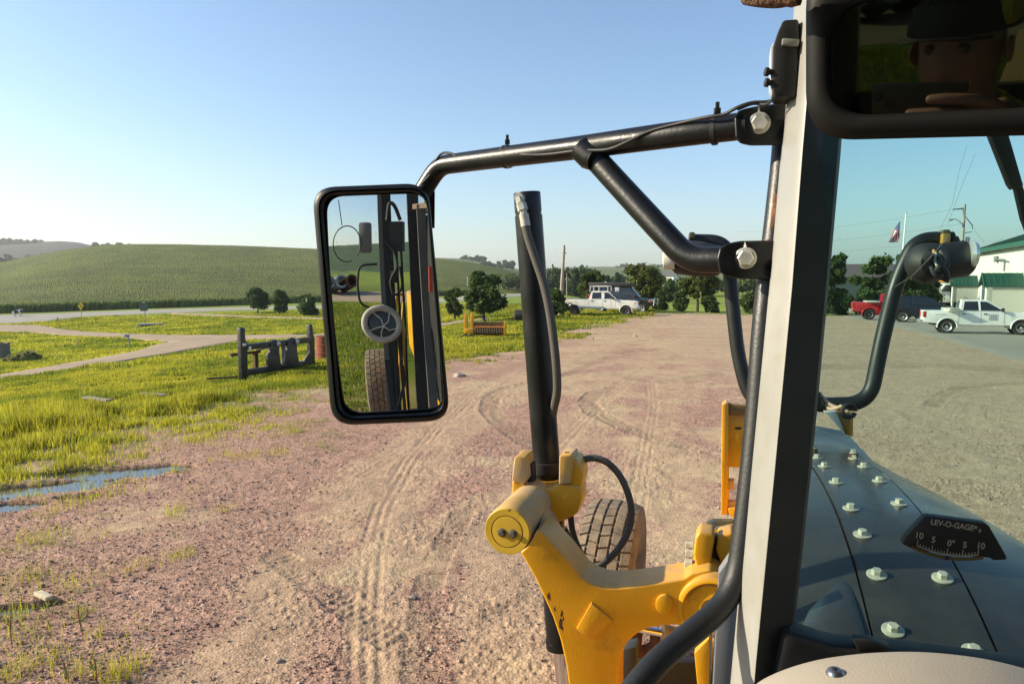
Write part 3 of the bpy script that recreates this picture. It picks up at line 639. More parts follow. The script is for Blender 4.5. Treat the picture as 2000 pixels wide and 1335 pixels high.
def pf(pts, t): return [P(px, py, t) for px, py in pts]
def px_prism(pts, t, thick, bev=.004, seg=2, dirv=None):
    return MB().prism(pf(pts, t), (dirv or MF) * thick, bev, seg)
def hexbolt(org, axis, r=.011, h=.010, washer=.019, wt=.003, turn=0.3):
    m = MB(); axis = Vector(axis).normalized()
    if washer: m.lathe([(0, washer * .98), (0, washer), (wt, washer), (wt + .0006, washer * .94)], org, axis, 24)
    o = Vector(org) + axis * wt
    bm = bmesh.new(); bmesh.ops.create_cone(bm, cap_ends=True, segments=6, radius1=r, radius2=r, depth=h)
    bmesh.ops.bevel(bm, geom=[e for e in bm.edges if all(v.co.z > 0 for v in e.verts)], offset=r * .12, segments=1, affect='EDGES')
    q = Vector((0, 0, 1)).rotation_difference(axis).to_matrix().to_4x4()
    bm.transform(Matrix.Translation(o + axis * h / 2) @ q @ Matrix.Rotation(turn, 4, 'Z')); m.bm(bm); return m

# cab pillar
def pillar_sec(y, xl, xc, xr):
    a = P(xl, y, 1.075); b = P(xc, y, 1.005); c = P(xr, y, 1.03)
    return [a + MF * .05, a, a + (b - a) * .10 + MF * -.004, b + (a - b) * .35 , b + (a - b) * .16 - MF * .004, b + (c - b) * .05 , b + (c - b) * .10 + MF * .003, c, c + MF * .05]
secs = [pillar_sec(*q) for q in [(-160, 1571, 1606, 1672), (40, 1552, 1588, 1656), (300, 1529, 1566, 1636), (560, 1505, 1546, 1613), (930, 1468, 1511, 1578), (1300, 1433, 1475, 1538), (1420, 1422, 1465, 1527)]]
m = MB(); n = len(secs[0]); vs_ = [p for s_ in secs for p in s_]
m.add(vs_, [(i * n + k, i * n + (k + 1) % n, (i + 1) * n + (k + 1) % n, (i + 1) * n + k) for i in range(len(secs) - 1) for k in range(n)])
pil = m.build('cab_pillar', CREAM, GT, True, 50)
m = MB(); q = []
for (y, xl, xc, xr) in [(-160, 1571, 1606, 1672), (40, 1552, 1588, 1656), (300, 1529, 1566, 1636), (560, 1505, 1546, 1613), (930, 1468, 1511, 1578), (1300, 1433, 1475, 1538), (1420, 1422, 1465, 1527)]:
    b = P(xc, y, 1.0015); c = P(xr, y, 1.0265); e = (c - b)
    q += [b + e * .02 - MF * .0006, b + e * 1.0, b + e * 1.12 + MF * .012, b + e * 1.12 + MF * .05, b + e * .02 + MF * .02]
m.add(q, [(i * 5 + k, i * 5 + (k + 1) % 5, (i + 1) * 5 + (k + 1) % 5, (i + 1) * 5 + k) for i in range(6) for k in range(5)])
m.build('pillar_shade_trim', PIN, pil, True, 30)  # trim carried to the ridge; the face's shade is put into its dark colour
# grab rail
hp = [P(1536, 190, 1.16), P(1530, 300, 1.14), P(1511, 470, 1.13), P(1493, 610, 1.12), P(1477, 830, 1.11), P(1459, 1000, 1.1), P(1436, 1165, 1.09), P(1275, 1298, 1.0), P(1205, 1390, .96), P(1150, 1500, .95)]
hp = fillet(hp[:1] + hp[1:7] + [hp[7], hp[8], hp[9]], .06)
MB().tube(hp, .0178, 18).build('grab_rail', TUBEM, GT, True)
rp = [P(1511, 472, 1.13), P(1503, 540, 1.127), P(1495, 604, 1.122)]
MB().tube(spline(rp, 5), .0186, 14).build('rust_sleeve', RUST, GT, True)
rp = [P(1523, 385, 1.134), P(1516, 440, 1.131), P(1511, 474, 1.13)]
MB().tube(spline(rp, 5), .0182, 14).build('rust_sleeve', RUST, GT, True)

# mirror arm
ap = [P(1462, 245, 1.12), P(1370, 256, 1.16), P(1256, 271, 1.23), P(1142, 287, 1.32), P(1028, 301, 1.42), P(914, 315.5, 1.54), P(858, 323, 1.60), P(830, 366, 1.62), P(800, 420, 1.63)]
arm = MB().tube(fillet(ap, .055), .0213, 20).build('mirror_arm', BLK, GT, True)
bp_ = [P(1150, 296, 1.315), P(1233, 387, 1.25), P(1345, 508, 1.17), P(1420, 507, 1.13), P(1450, 507, 1.115)]
MB().tube(fillet(bp_, .07, 10), .0213, 20).build('brace', BLK, arm, True)
MB().tube([P(1136, 290, 1.31), P(1153, 306, 1.30), P(1165, 312, 1.29)], [.024, .0245, .0215], 16).build('weld', BLK, arm, True)
m = px_prism([(1441, 216), (1455, 211), (1484, 205), (1540, 199), (1534, 282), (1466, 283), (1446, 279), (1436, 268), (1434, 230)], 1.105, .012, .004, 3)
m.build('bracket', BLK, arm, True)
m = px_prism([(1405, 484), (1420, 475), (1446, 470), (1514, 469), (1506, 545), (1446, 545), (1418, 540), (1404, 530), (1400, 505)], 1.10, .012, .004, 3); m.build('bracket', BLK, arm, True)
for (x, y, t) in ((1483, 241, 1.105), (1456, 504, 1.10)):
    b = hexbolt(P(x, y, t), -MF, .0125, .0095, .0165, .003, .2).build('bolt', ZINC, arm, True)
    a = P(x - 1, y - 21, t - .0012); u = Vector((1, -.3, 0)).normalized() * .0022
    MB().prism([a - u + Vector((0, 0, -.007)), a + u + Vector((0, 0, -.007)), a + u * .9 + Vector((0, 0, .002)), a + Vector((0, 0, .009)), a - u * .9 + Vector((0, 0, .002))], MF * .003, 0).build('paint_mark', WHT, arm, True)
# cable along the arm
def off(p, d): return p + Vector(d)
cb = [P(1520, 190, 1.09), P(1500, 199, 1.09), P(1468, 201, 1.095), P(1440, 210, 1.10), P(1412, 224, 1.115), P(1380, 229, 1.13), P(1330, 240, 1.165), P(1270, 256, 1.20), P(1225, 277, 1.225), P(1185, 292, 1.255), P(1130, 294, 1.30), P(1060, 302, 1.365), P(990, 301.5, 1.44), P(955, 308, 1.475), P(925, 316, 1.51), P(898, 308, 1.54), P(880, 299, 1.555), P(862, 301, 1.57), P(848, 322, 1.588), P(842, 340, 1.594), P(826, 358, 1.60)]
cb = [p - ray(1200, 300).normalized() * .004 for p in cb]
MB().tube(spline(cb, 6), .0027, 8).build('cable', RUB, arm, True)
for (x, y, t, ax_) in ((990, 306, 1.463, (1028, 301, 1.42)), (1396, 254, 1.15, (1370, 256, 1.16))):
    o_ = P(x, y, t); dv = (P(*ax_) - o_).normalized(); m = MB()
    m.lathe([(-.0035, .0222), (-.0035, .0238), (.0035, .0238), (.0035, .0222)], o_, dv, 24, False); m.box(o_ + Vector((.001, -.008, .028)), (.010, .008, .009), bev=.001); m.box(o_ + Vector((.001, -.008, .036)), (.006, .005, .012), bev=.001)
    m.build('cable_tie', RUB, arm, True)

# side mirror (convex glass)
TMR = 1.62; MC = P(744, 594, TMR); RC = 2.7
_i = ray(744, 594).normalized(); _r = (-MF * math.cos(.15) + Vector((0, 0, -math.sin(.15)))).normalized()
MN = (_r - _i).normalized()
def onm(px, py, lift=0):
    r = ray(px, py); t = ((MC + MN * lift - CAM).dot(MN)) / r.dot(MN); return CAM + r * t
def MPt(px, py, dist):
    p = onm(px, py); nn = (MN + (p - MC) / RC).normalized(); d = ray(px, py).normalized(); q = d - 2 * d.dot(nn) * nn
    return p + q.normalized() * dist
def rrect(TL, TR_, BR, BL, rad, n=8):
    c = [Vector(TL), Vector(TR_), Vector(BR), Vector(BL)]; out = []
    for i in range(4):
        a, b, d = c[i - 1], c[i], c[(i + 1) % 4]; p0 = b + (a - b).normalized() * rad; p1 = b + (d - b).normalized() * rad
        for k in range(n + 1):
            t = k / n; out.append(p0 * (1 - t) ** 2 + b * 2 * t * (1 - t) + p1 * t * t)
    return out
OUT = rrect((609, 366), (836, 357), (880, 821), (648, 831), 46); INN = rrect((629, 381), (831, 374), (868, 803), (667, 814), 36)
def loopm(l, lift, grow=0):
    c = Vector((744, 594)); return [onm(*(c + (p - c) * (1 + grow)), lift) for p in l]
L_ = [loopm(INN, .004), loopm(INN, .008), loopm([a * .72 + b * .28 for a, b in zip(INN, OUT)], .014), loopm([a * .6 + b * .4 for a, b in zip(INN, OUT)], .009), loopm([a * .48 + b * .52 for a, b in zip(INN, OUT)], .015), loopm([a * .15 + b * .85 for a, b in zip(INN, OUT)], .013), loopm(OUT, .006), loopm(OUT, -.02), loopm(OUT, -.045, -.1), loopm(OUT, -.055, -.3)]
K = len(OUT); m = MB(); m.add([p for l in L_ for p in l], [(i * K + k, i * K + (k + 1) % K, (i + 1) * K + (k + 1) % K, (i + 1) * K + k) for i in range(len(L_) - 1) for k in range(K)] + [tuple(range((len(L_) - 1) * K, len(L_) * K))])
mir = m.build('side_mirror', BLK, GT, True, 50)
def dense(l, step=6):
    out = []
    for p, q in zip(l, l[1:] + l[:1]):
        k = max(1, int((q - p).length / step)); out += [p.lerp(q, i / k) for i in range(k)]
    return out
GIN = dense(INN); KG = len(GIN); m = MB(); NR = 26; vv = []
c0 = Vector((747, 593))
for r_ in range(NR + 1):
    for p in GIN:
        q = c0 + (p - c0) * (1.02 * max(r_, .02) / NR); w_ = onm(*q, .0065); vv.append(w_ - MN * ((w_ - MC).length ** 2 / (2 * RC)) )
m.add(vv, [(i * KG + k, i * KG + (k + 1) % KG, (i + 1) * KG + (k + 1) % KG, (i + 1) * KG + k) for i in range(NR) for k in range(KG)])
m.build('mirror_glass', mirrormat('side_mirror_glass', (.68, .71, .70), .004, amount=.012, sc=160), mir, True, 180)
MB().bar(P(836, 370, 1.63), P(836, 440, 1.68), .03, .03).build('mirror_clamp', BLK, mir, True)

# work lamp at the top of the pillar
wl = px_prism([(1519, 62), (1530, 38), (1560, 36), (1562, 70), (1556, 190), (1512, 190), (1508, 170), (1510, 90)], 1.04, .05, .004).build('work_lamp', BLKM, GT, True)
px_prism([(1505, 92), (1511, 82), (1521, 80), (1521, 186), (1512, 187), (1504, 172)], 1.05, .04, .003).build('lamp_lens', mat('lamp_lens', (.4, .42, .44), .2, var=.1), wl, True)
px_prism([(1528, 74), (1562, 76), (1560, 90), (1527, 88)], 1.035, .01, .002).build('lamp_clamp', CREAM, wl, True)
for y in (141, 162):
    m = MB(); m.tube([P(1512, y, 1.045), P(1497, y, 1.045)], .0042, 10); m.tube([P(1501, y, 1.045), P(1494, y - 1, 1.045)], .0065, 8); m.build('lamp_bolt', BLKM, wl, True)
MB().tube(spline([P(1512, 186, 1.05), P(1508, 196, 1.06), P(1494, 204, 1.08), P(1470, 203, 1.10), P(1440, 214, 1.11)], 6), .0022, 8).build('lamp_wire', RUB, wl, True)

# lift cylinder and hoses
ax0, ax1 = P(1029.5, 382, 2.78), P(1094, 1262, 2.95); ca = (ax1 - ax0).normalized(); LC = (ax1 - ax0).length
cyl = MB().lathe([(-.012, .045), (-.012, .0505), (-.008, .0525), (.062, .0525), (.064, .0505), (.075, .0505), (.077, .0535), (LC - .03, .0545), (LC - .03, .058), (LC, .058), (LC + .005, .05)], ax0, ca, 40).build('lift_cylinder', BLK, GT, True)
MB().lathe([(0, .028), (.9, .028)], ax1, ca, 24).build('piston_rod', CHR, cyl, True)
MB().lathe([(-.02, .059), (-.02, .062), (.02, .062), (.02, .059)], P(1065, 910, 2.87), ca, 32).build('collar', BLKM, cyl, True)
fw = -MF * .062
m = MB(); a = P(1014, 386, 2.71); b = P(1021, 408, 2.70); c_ = P(1027, 442, 2.70)
m.tube([a, a + (b - a) * .5], .017, 8); m.tube([a + (b - a) * .55, b + (c_ - b) * .1], .020, 6); m.tube([b, b + (c_ - b) * .3], .014, 8); m.tube([b + (c_ - b) * .3, c_], .0185, 10)
m.tube([a + MF * .05, a - MF * .012], .018, 8)
m.build('hose_fitting', BOLTP, cyl, True)
hz_ = [(1026, 440, 2.70), (1033, 468, 2.70), (1047, 510, 2.70), (1061, 552, 2.70), (1072, 600, 2.70), (1081, 660, 2.71), (1087, 720, 2.73), (1088, 765, 2.77), (1081, 800, 2.82), (1074, 840, 2.88)]
MB().tube(spline([P(*q) for q in hz_], 6), .0165, 12).build('hose', HOSE, cyl, True)

# trunnion yoke
yk = px_prism([(1000, 936), (1014, 944), (1024, 945), (1034, 952), (1052, 956), (1074, 954), (1092, 944), (1133, 950), (1135, 978), (1128, 1002), (1112, 1012), (1098, 1018), (1082, 1020), (1060, 1000), (1030, 990), (999, 985)], 2.70, .12, .012, 3).build('trunnion_yoke', YEL, GT, True)
px_prism([(1004, 894), (1009, 890), (1027, 892), (1030, 936), (1022, 946), (999, 938)], 2.69, .11, .008, 3).build('yoke_ear', YELD, yk, True)
px_prism([(1092, 889), (1116, 887), (1119, 893), (1114, 944), (1091, 946)], 2.69, .11, .006, 3).build('yoke_ear', YELD, yk, True)
px_prism([(1114, 893), (1126, 897), (1136, 912), (1138, 935), (1133, 954), (1112, 950)], 2.71, .12, .010, 3).build('yoke_ear', YEL, yk, True)
for (x, y) in ((1017, 891), (1108, 887)): hexbolt(P(x, y + 1, 2.73), (0, 0, 1), .012, .008, 0).build('cap_bolt', RUST, yk, True)
px_prism([(1028, 905), (1040, 905), (1042, 950), (1030, 948)], 2.74, .05, .004).build('bushing', BLKM, yk, True)
bo = P(991, 1037, 2.42); RB = .081
brl = MB().lathe([(0, RB * .97), (.006, RB), (.05, RB), (.055, RB * .98), (.36, RB * .92), (.40, RB * .8)], bo, MF, 44).build('pivot_barrel', YELD, yk, True)
MB().lathe([(.02, RB * .985), (-.001, RB * .985), (-.0045, RB * .95), (-.0045, RB * .70), (-.002, RB * .69), (-.002, RB * .66), (-.005, RB * .65), (-.006, RB * .55), (-.006, .001)], bo, MF, 44).build('end_plate', mat('worn_yellow_plate', (.42, .27, .015), .5, var=.12, col2=(.10, .035, .012), s2=18, lo=.62, hi=.68), yk, True)
MB().lathe([(-.0005, RB * .655), (-.0032, RB * .66), (-.0032, RB * .70), (-.0005, RB * .705)], bo, MF, 44, False).build('ring_groove', RUST, yk, True)
for x in (985, 1007): hexbolt(bo + MR * ((x - 995) / FPX * 2.42) - MF * .006 + Vector((0, 0, -.004)), -MF, .0105, .009, .0155, .002).build('plate_bolt', mat('dark_bolt', (.10, .09, .07), .5, .5), yk, True)
# lift arm casting
AF = [(1016, 1078), (1028, 1068), (1038, 1054), (1046, 1040), (1052, 1034), (1066, 1046), (1082, 1064), (1100, 1084), (1118, 1106), (1136, 1128), (1154, 1140), (1176, 1147), (1205, 1149), (1240, 1145), (1290, 1138), (1335, 1130), (1350, 1120), (1385, 1112), (1420, 1130), (1440, 1170), (1440, 1210), (1420, 1245), (1390, 1255), (1350, 1240), (1322, 1219), (1290, 1222), (1262, 1227), (1242, 1238), (1226, 1253), (1214, 1272), (1206, 1300), (1205, 1350), (1205, 1420), (1120, 1420), (1112, 1350), (1106, 1300), (1095, 1250), (1080, 1205), (1062, 1165), (1047, 1132)]
bm = bmesh.new()
def arm_mesh():
    m = MB(); fr = pf(AF, 2.40); m.prism(fr, MF * .16, .022, 5); return m
larm = arm_mesh().build('lift_arm', YEL, GT, True, 60)
# sloping upper web that runs back from the front edge to the barrel
web = [P(1050, 1036, 2.44), P(1082, 1064, 2.45), P(1118, 1108, 2.46), P(1160, 1140, 2.46), P(1230, 1148, 2.46), P(1345, 1128, 2.46)]
webb = [P(1068, 985, 2.66), P(1090, 1015, 2.68), P(1112, 1062, 2.70), P(1150, 1105, 2.70), P(1200, 1122, 2.70), P(1352, 1098, 2.70)]
wa, wb_ = spline(web, 6), spline(webb, 6); m = MB()
n = len(wa); m.add(wa + wb_ + [p - Vector((0, 0, .09)) for p in wb_] + [p - Vector((0, 0, .05)) + MF * .02 for p in wa], [(i + a * n, i + 1 + a * n, i + 1 + ((a + 1) % 4) * n, i + ((a + 1) % 4) * n) for i in range(n - 1) for a in range(4)])
m.build('arm_web', YELD, larm, True, 50)
px_prism([(1155, 1177), (1196, 1212), (1153, 1249), (1125, 1228)], 2.388, .014, .003, 2).build('raised_pad', YEL, larm, True)
th = [k * 2 * math.pi / 18 for k in range(18)]
px_prism([(1297 + 17 * math.cos(a), 1181 + 19 * math.sin(a)) for a in th], 2.385, .02, .004, 2).build('raised_boss', YEL, larm, True)
RNG2 = random.Random(5)
for (x, y, s_) in ((1072, 1163, 8), (1083, 1190, 5), (1095, 1218, 13), (1100, 1208, 5), (1097, 1198, 7), (1099, 1228, 4)):
    pts = [(x + s_ * .38 * math.cos(a) * RNG2.uniform(.5, 1.2), y + s_ * math.sin(a) * RNG2.uniform(.6, 1.2)) for a in th[::2]]
    px_prism(pts, 2.3985, .004, 0).build('paint_chip', RUST, larm, True)
ho = P(1392, 1186, 2.40)
hub = MB().lathe([(.02, .118), (-.028, .116), (-.034, .108), (-.034, .098), (-.014, .094), (-.014, .088), (-.02, .082), (-.02, .038), (-.012, .036)], ho, MF, 48).build('arm_hub', YEL, larm, True)
MB().lathe([(-.018, .036), (-.022, .036), (-.022, .026), (-.012, .025)], ho, MF, 32, False).build('bushing_ring', RUST, hub, True)
MB().lathe([(-.012, .026), (-.03, .024), (-.034, .012)], ho, MF, 24).build('grease_pin', mat('cream_pin', (.6, .55, .4), .5), hub, True)
cl = px_prism([(1358, 1050), (1366, 1038), (1393, 1042), (1396, 1052), (1390, 1085), (1388, 1120), (1362, 1118), (1354, 1082)], 2.46, .10, .008, 3).build('clamp_block', YEL, larm, True)
px_prism([(1402, 1046), (1430, 1040), (1440, 1060), (1440, 1120), (1412, 1110), (1398, 1075)], 2.50, .10, .008, 3).build('clamp_block', YEL, larm, True)
px_prism([(1388, 1050), (1405, 1050), (1405, 1117), (1386, 1117)], 2.52, .06, .002).build('clamp_gap', BLKM, larm, True)
for (x, y, r_) in ((1352, 1102, .020), (1354, 1080, .016), (1354, 1064, .012)):
    hexbolt(P(x, y, 2.50), -MR, r_, .022, r_ * 1.1, .004).build('clamp_bolt', BOLTP, larm, True)
m = px_prism([(1378, 1025), (1392, 1019), (1432, 1020), (1436, 1034), (1395, 1036), (1380, 1032)], 2.8, .05, .004); m.build('cap_plate', YELD, larm, True)
m = px_prism([(1382, 1046), (1400, 1034), (1432, 1030), (1440, 1040), (1440, 1060), (1386, 1056)], 2.7, .05, .004); m.build('cap_plate', YEL, larm, True)
hexbolt(P(1392, 1023, 2.81), (0, 0, 1), .012, .01, .02).build('cap_bolt', BOLTP, larm, True)
# bits under the arm
MB().tube([P(1235, 1224, 2.95), P(1300, 1236, 2.95)], .017, 16).build('side_shift_rod', CHR, GT, True)
m = MB(); m.tube([P(1296, 1236, 2.95), P(1345, 1246, 2.95)], .036, 16); m.tube([P(1294, 1236, 2.95), P(1302, 1237, 2.95)], .042, 16); m.build('side_shift_cylinder', YELD, GT, True)
MB().tube(spline([P(1243, 1228, 3.0), P(1241, 1262, 3.0), P(1255, 1272, 3.0), P(1278, 1262, 3.0), P(1283, 1238, 3.0)], 5), .028, 12).build('rusty_hook', RUST, GT, True)
px_prism([(1216, 1268), (1243, 1262), (1240, 1420), (1205, 1420)], 2.75, .08, .006).build('support_post', mat('dark_steel', (.03, .03, .03), .6, var=.2), GT, True)
px_prism([(1150, 1300), (1420, 1290), (1420, 1420), (1120, 1420)], 3.1, .05, .006).build('circle_frame', BLKM, GT, True)
px_prism([(1356, 1275), (1385, 1245), (1392, 1280), (1380, 1420), (1370, 1420)], 2.2, .06, .004).build('frame_rib', YEL, GT, True)
for a, w_, m_ in ((1384, 4, CHR), (1391, 3.5, CREAM), (1397, 4, BLKM)):
    px_prism([(a + 4, 1230), (a + w_ + 4, 1230), (a + w_ - 3, 1420), (a - 3, 1420)], 1.9, .02, .001).build('door_trim', m_, GT, True)
px_prism([(1403, 1120), (1424, 1090), (1440, 1070), (1446, 1070), (1436, 1420), (1388, 1420), (1400, 1200)], 1.55, .04, .006).build('cowl_panel', WHITEG, GT, True)
# hydraulic hoses by the wheel
MB().tube(spline([P(*q) for q in [(1120, 905, 2.82), (1137, 898, 2.80), (1160, 894, 2.8), (1188, 904, 2.8), (1215, 936, 2.8), (1232, 985, 2.8), (1229, 1030, 2.8), (1207, 1072, 2.78), (1178, 1100, 2.74), (1152, 1118, 2.7), (1140, 1126, 2.7)]], 6), .0135, 12).build('hydraulic_hose', HOSE, GT, True)
MB().tube(spline([P(*q) for q in [(1114, 1005, 2.78), (1119, 1040, 2.78), (1131, 1072, 2.78), (1147, 1100, 2.76), (1158, 1122, 2.74)]], 6), .0125, 12).build('hydraulic_hose', mat('black_hose', (.03, .028, .026), .7, var=.2), GT, True)
MB().tube(spline([P(*q) for q in [(1102, 1030, 2.84), (1115, 1060, 2.84), (1134, 1086, 2.82), (1160, 1112, 2.8), (1180, 1140, 2.8)]], 6), .0125, 12).build('hydraulic_hose', bpy.data.materials['black_hose'], GT, True)
hexbolt(P(1156, 1108, 2.72), (1, -.5, .8), .010, .012, 0).build('hose_fitting', ZINC, GT, True)

# wheels
def tyre(org, axis, R=.70, W=.40, rows=5, nb=44, name='front_wheel', seed=0):
    axis = Vector(axis).normalized(); org = Vector(org); rim = R * .46
    prof = [(-.36, .47), (-.46, .60), (-.5, .76), (-.47, .90), (-.42, .955), (-.25, .975), (0, .98), (.25, .975), (.42, .955), (.47, .90), (.5, .76), (.46, .60), (.36, .47)]
    t_ = MB().lathe([(d * W, r * R) for d, r in prof], org, axis, 64, False).build(name, DUST, GT, True, 60)
    u = axis.orthogonal().normalized(); v = axis.cross(u); rr = random.Random(seed); m = MB()
    for row in range(rows):
        x0 = (-.46 + .92 * row / rows) * W + .0045; x1 = (-.46 + .92 * (row + 1) / rows) * W - .0045
        for k in range(nb):
            a0 = (k + (row % 2) * .5) / nb * 2 * math.pi; a1 = a0 + 2 * math.pi / nb * .91
            zig = .010 * (1 if row % 2 else -1); vs = []
            for lev, sh in ((-.03, 0), (-.001, .002), (.005, .006)):
                for (xx, aa) in ((x0 + sh, a0 + sh), (x1 - sh, a0 + sh + zig * 2), (x1 - sh, a1 - sh + zig * 2), (x0 + sh, a1 - sh)):
                    e = abs(xx) / (W * .5); rad = R * (1.0 - .052 * e ** 3) + lev + rr.uniform(-.0015, .0015)
                    vs.append(org + axis * xx + (u * math.cos(aa) + v * math.sin(aa)) * rad)
            m.add(vs, [(0, 1, 5, 4), (1, 2, 6, 5), (2, 3, 7, 6), (3, 0, 4, 7), (4, 5, 9, 8), (5, 6, 10, 9), (6, 7, 11, 10), (7, 4, 8, 11), (8, 9, 10, 11)])
    m.build('tread', DUST, t_, True, 30)
    MB().lathe([(-.36 * W, rim * 1.03), (-.30 * W, rim * .95), (-.05 * W, rim * .85), (0, .1), (.05 * W, rim * .85), (.3 * W, rim * .95), (.36 * W, rim * 1.03)], org, axis, 40).build('rim', YELD, t_, True)
    return t_
wc = P(1191, 988, 5.05) + MF * .0; fwc = Vector((wc.x, wc.y, .69))
tyre(fwc + Vector((0, 0, .005)), (MR + Vector((0, 0, -.05))), .70, .40, 5, 46, 'front_wheel', 1)
tyre(fwc + MR * 2.05, MR, .70, .40, 5, 46, 'front_wheel', 2)
MB().tube([fwc, fwc + MR * 2.05], .09, 16).build('front_axle', YELD, GT, True)

# hood (arched front frame with anti glare plates)
HFW = [1.28, 1.40, 1.56, 1.73, 1.91, 2.10, 2.37, 2.65, 2.95, 3.4, 3.9, 3.94]
HDR = [.80, .765, .718, .674, .649, .636, .643, .665, .697, .715, .73, 1.0]
def hz(fw_): return HC - float(np.interp(fw_, HFW, HDR))
LATS = [(.10, -.55), (.105, -.12), (.125, -.075), (.16, -.045), (.296, -.004)]
def hoodsurf(lats, f0, f1, nf, name, lift=0, taper=True):
    fs = np.linspace(f0, f1, nf)
    m = MB(); n = len(lats); vs = []
    for f_ in fs:
        for (la, dz) in lats:
            la = la + (.16 * (2.5 - f_) * (la - .53) / .17 if la > .53 and taper else 0)
            vs.append(MM(la, f_, hzz(f_) + dz + lift))
    m.add(vs, [(i * n + k, i * n + k + 1, (i + 1) * n + k + 1, (i + 1) * n + k) for i in range(nf - 1) for k in range(n - 1)])
    return m
k_ = None
_ff = np.linspace(1.3, 3.95, 200); _kk = np.convolve(np.pad(np.interp(_ff, HFW, HDR), 14, mode='edge'), np.hanning(29) / np.hanning(29).sum(), 'valid')
def hzz(f_): return HC - float(np.interp(f_, _ff, _kk))
HL = [(.08, -.60), (.085, -.10), (.10, -.07), (.13, -.052), (.285, -.006), (.298, -.003)]
HM = [(.302, -.008), (.304, 0.0), (.32, .002), (.41, .004), (.50, .002), (.516, 0.0), (.518, -.008)]
HR = [(.522, -.003), (.535, -.006), (.665, -.040), (.70, -.06), (.715, -.10), (.72, -.60)]
hood = hoodsurf(HM, 1.32, 3.02, 40, 'x').build('hood', HOOD, GT, True, 40)
hoodsurf(HL, 1.32, 3.02, 40, 'x').build('hood_side_panel', HOOD, hood, True, 40)
hoodsurf(HR, 1.32, 3.02, 40, 'x').build('hood_side_panel', HOOD, hood, True, 40)
hoodsurf([(.16, -.6), (.165, -.07), (.20, -.03), (.41, -.008), (.57, -.03), (.60, -.07), (.605, -.6)], 3.025, 3.9, 14, 'x', 0, False).build('hood_nose', HOOD, hood, True, 40)
MB().prism([MM(.16, 3.905, hzz(3.9) - .6), MM(.165, 3.905, hzz(3.9) - .07), MM(.20, 3.905, hzz(3.9) - .03), MM(.57, 3.905, hzz(3.9) - .03), MM(.605, 3.905, hzz(3.9) - .07), MM(.605, 3.905, hzz(3.9) - .6)], MF * .03).build('nose_plate', BLKM, hood, True)
hoodsurf([(.299, -.02), (.521, -.02)], 1.32, 3.02, 30, 'x').build('hood_underplate', BLKM, hood, True)
MB().box(MM(.42, 3.05, 1.45), (.40, 3.9, .75), -math.atan2(MF.x, MF.y), bev=.02).build('main_frame', YEL, GT, True)
MB().box(MM(.42, 4.75, 1.15), (.55, .5, .9), -math.atan2(MF.x, MF.y), bev=.03).build('front_bolster', YEL, GT, True)
# raised scoop at the rear left of the hood
m = MB(); q = []
for f_, la0, la1, h in ((1.34, .10, .30, .012), (1.50, .13, .295, .035), (1.62, .17, .29, .03), (1.72, .21, .285, .0)):
    q += [MM(la0, f_, hzz(f_) - .07), MM(la0 + .02, f_, hzz(f_) - .05 + h), MM(la1 - .02, f_, hzz(f_) - .01 + h * .6), MM(la1, f_, hzz(f_) - .01)]
m.add(q, [(i * 4 + k, i * 4 + k + 1, i * 4 + k + 5, i * 4 + k + 4) for i in range(3) for k in range(3)]); m.build('hood_scoop', HOOD, hood, True, 80)
def hoodbolt(px, py, lat, stack=False):
    r = ray(px, py); t = lat / r.dot(MR); p = CAM + r * t
    f_ = p.dot(MF); p = MM(lat, f_, hzz(f_) + .003); nrm = Vector((0, 0, 1)) - MF * ((hzz(f_ + .05) - hzz(f_ - .05)) / .1); nrm.normalize()
    if stack: MB().lathe([(0, .017), (.02, .017)], p, nrm, 20).build('spacer', RUST, hood, True); p = p + nrm * .02
    hexbolt(p, nrm, .0115, .012, .0215 if not stack else .016, .003, random.uniform(0, 1)).build('hood_bolt', BOLTP, hood, True)
for (x, y) in ((1743, 1247), (1712, 1124), (1684, 1050), (1662, 995), (1633, 945), (1610, 913), (1596, 890)): hoodbolt(x, y, .34)
hoodbolt(1588, 884, .338, True)
for (x, y) in ((1902, 1268), (1840, 1139), (1755, 1003), (1717, 952), (1687, 919), (1668, 896)): hoodbolt(x, y, .475)
hoodbolt(1667, 888, .474, True)
hexbolt(P(1588, 838, 2.95), (0, 0, 1), .014, .012, .022).build('nose_bolt', BOLTP, hood, True)
hexbolt(P(1588, 806, 3.1), (0, -.6, .6), .018, .012, .02).build('nose_bolt', CHR, hood, True)
# head lamp bar
LB = [P(1800, 470, 3.22), P(1762, 472, 3.22), P(1744, 560, 3.24), P(1722, 665, 3.26), P(1700, 792, 3.26), P(1600, 796, 3.3), P(1462, 800, 3.5), P(1440, 680, 3.52), P(1424, 560, 3.52), P(1418, 466, 3.52), P(1345, 470, 3.55)]
LB = [P(1860, 467, 3.2), P(1790, 467, 3.22), P(1752, 545, 3.24), P(1722, 665, 3.26), P(1698, 788, 3.26), P(1600, 790, 3.3), P(1468, 792, 3.5), P(1442, 700, 3.52), P(1427, 560, 3.52), P(1423, 472, 3.52), P(1345, 470, 3.55)]
lbar = MB().tube(fillet(LB, .20, 10), .034, 20).build('lamp_bar', mat('lamp_bar_paint', (.010, .012, .013), .42, var=.15, spec=.35), GT, True)
def lamp(c, ax_, s_=1.0, cap=(.7, .7, .65), hoodn='head_lamp'):
    L2 = MB().lathe([(x_ * (.5 + .5 * s_), r_ * s_) for x_, r_ in [(-.20, .002), (-.19, .05), (-.15, .085), (-.05, .10), (.06, .10), (.075, .09), (.085, .05), (.09, .002)]], c, ax_, 28)
    b = L2.build(hoodn, BLKM, GT, True, 50); return b
hl = lamp(P(1858, 508, 3.15), MF * .35 + MR * .9 + Vector((0, 0, .12)), .80)
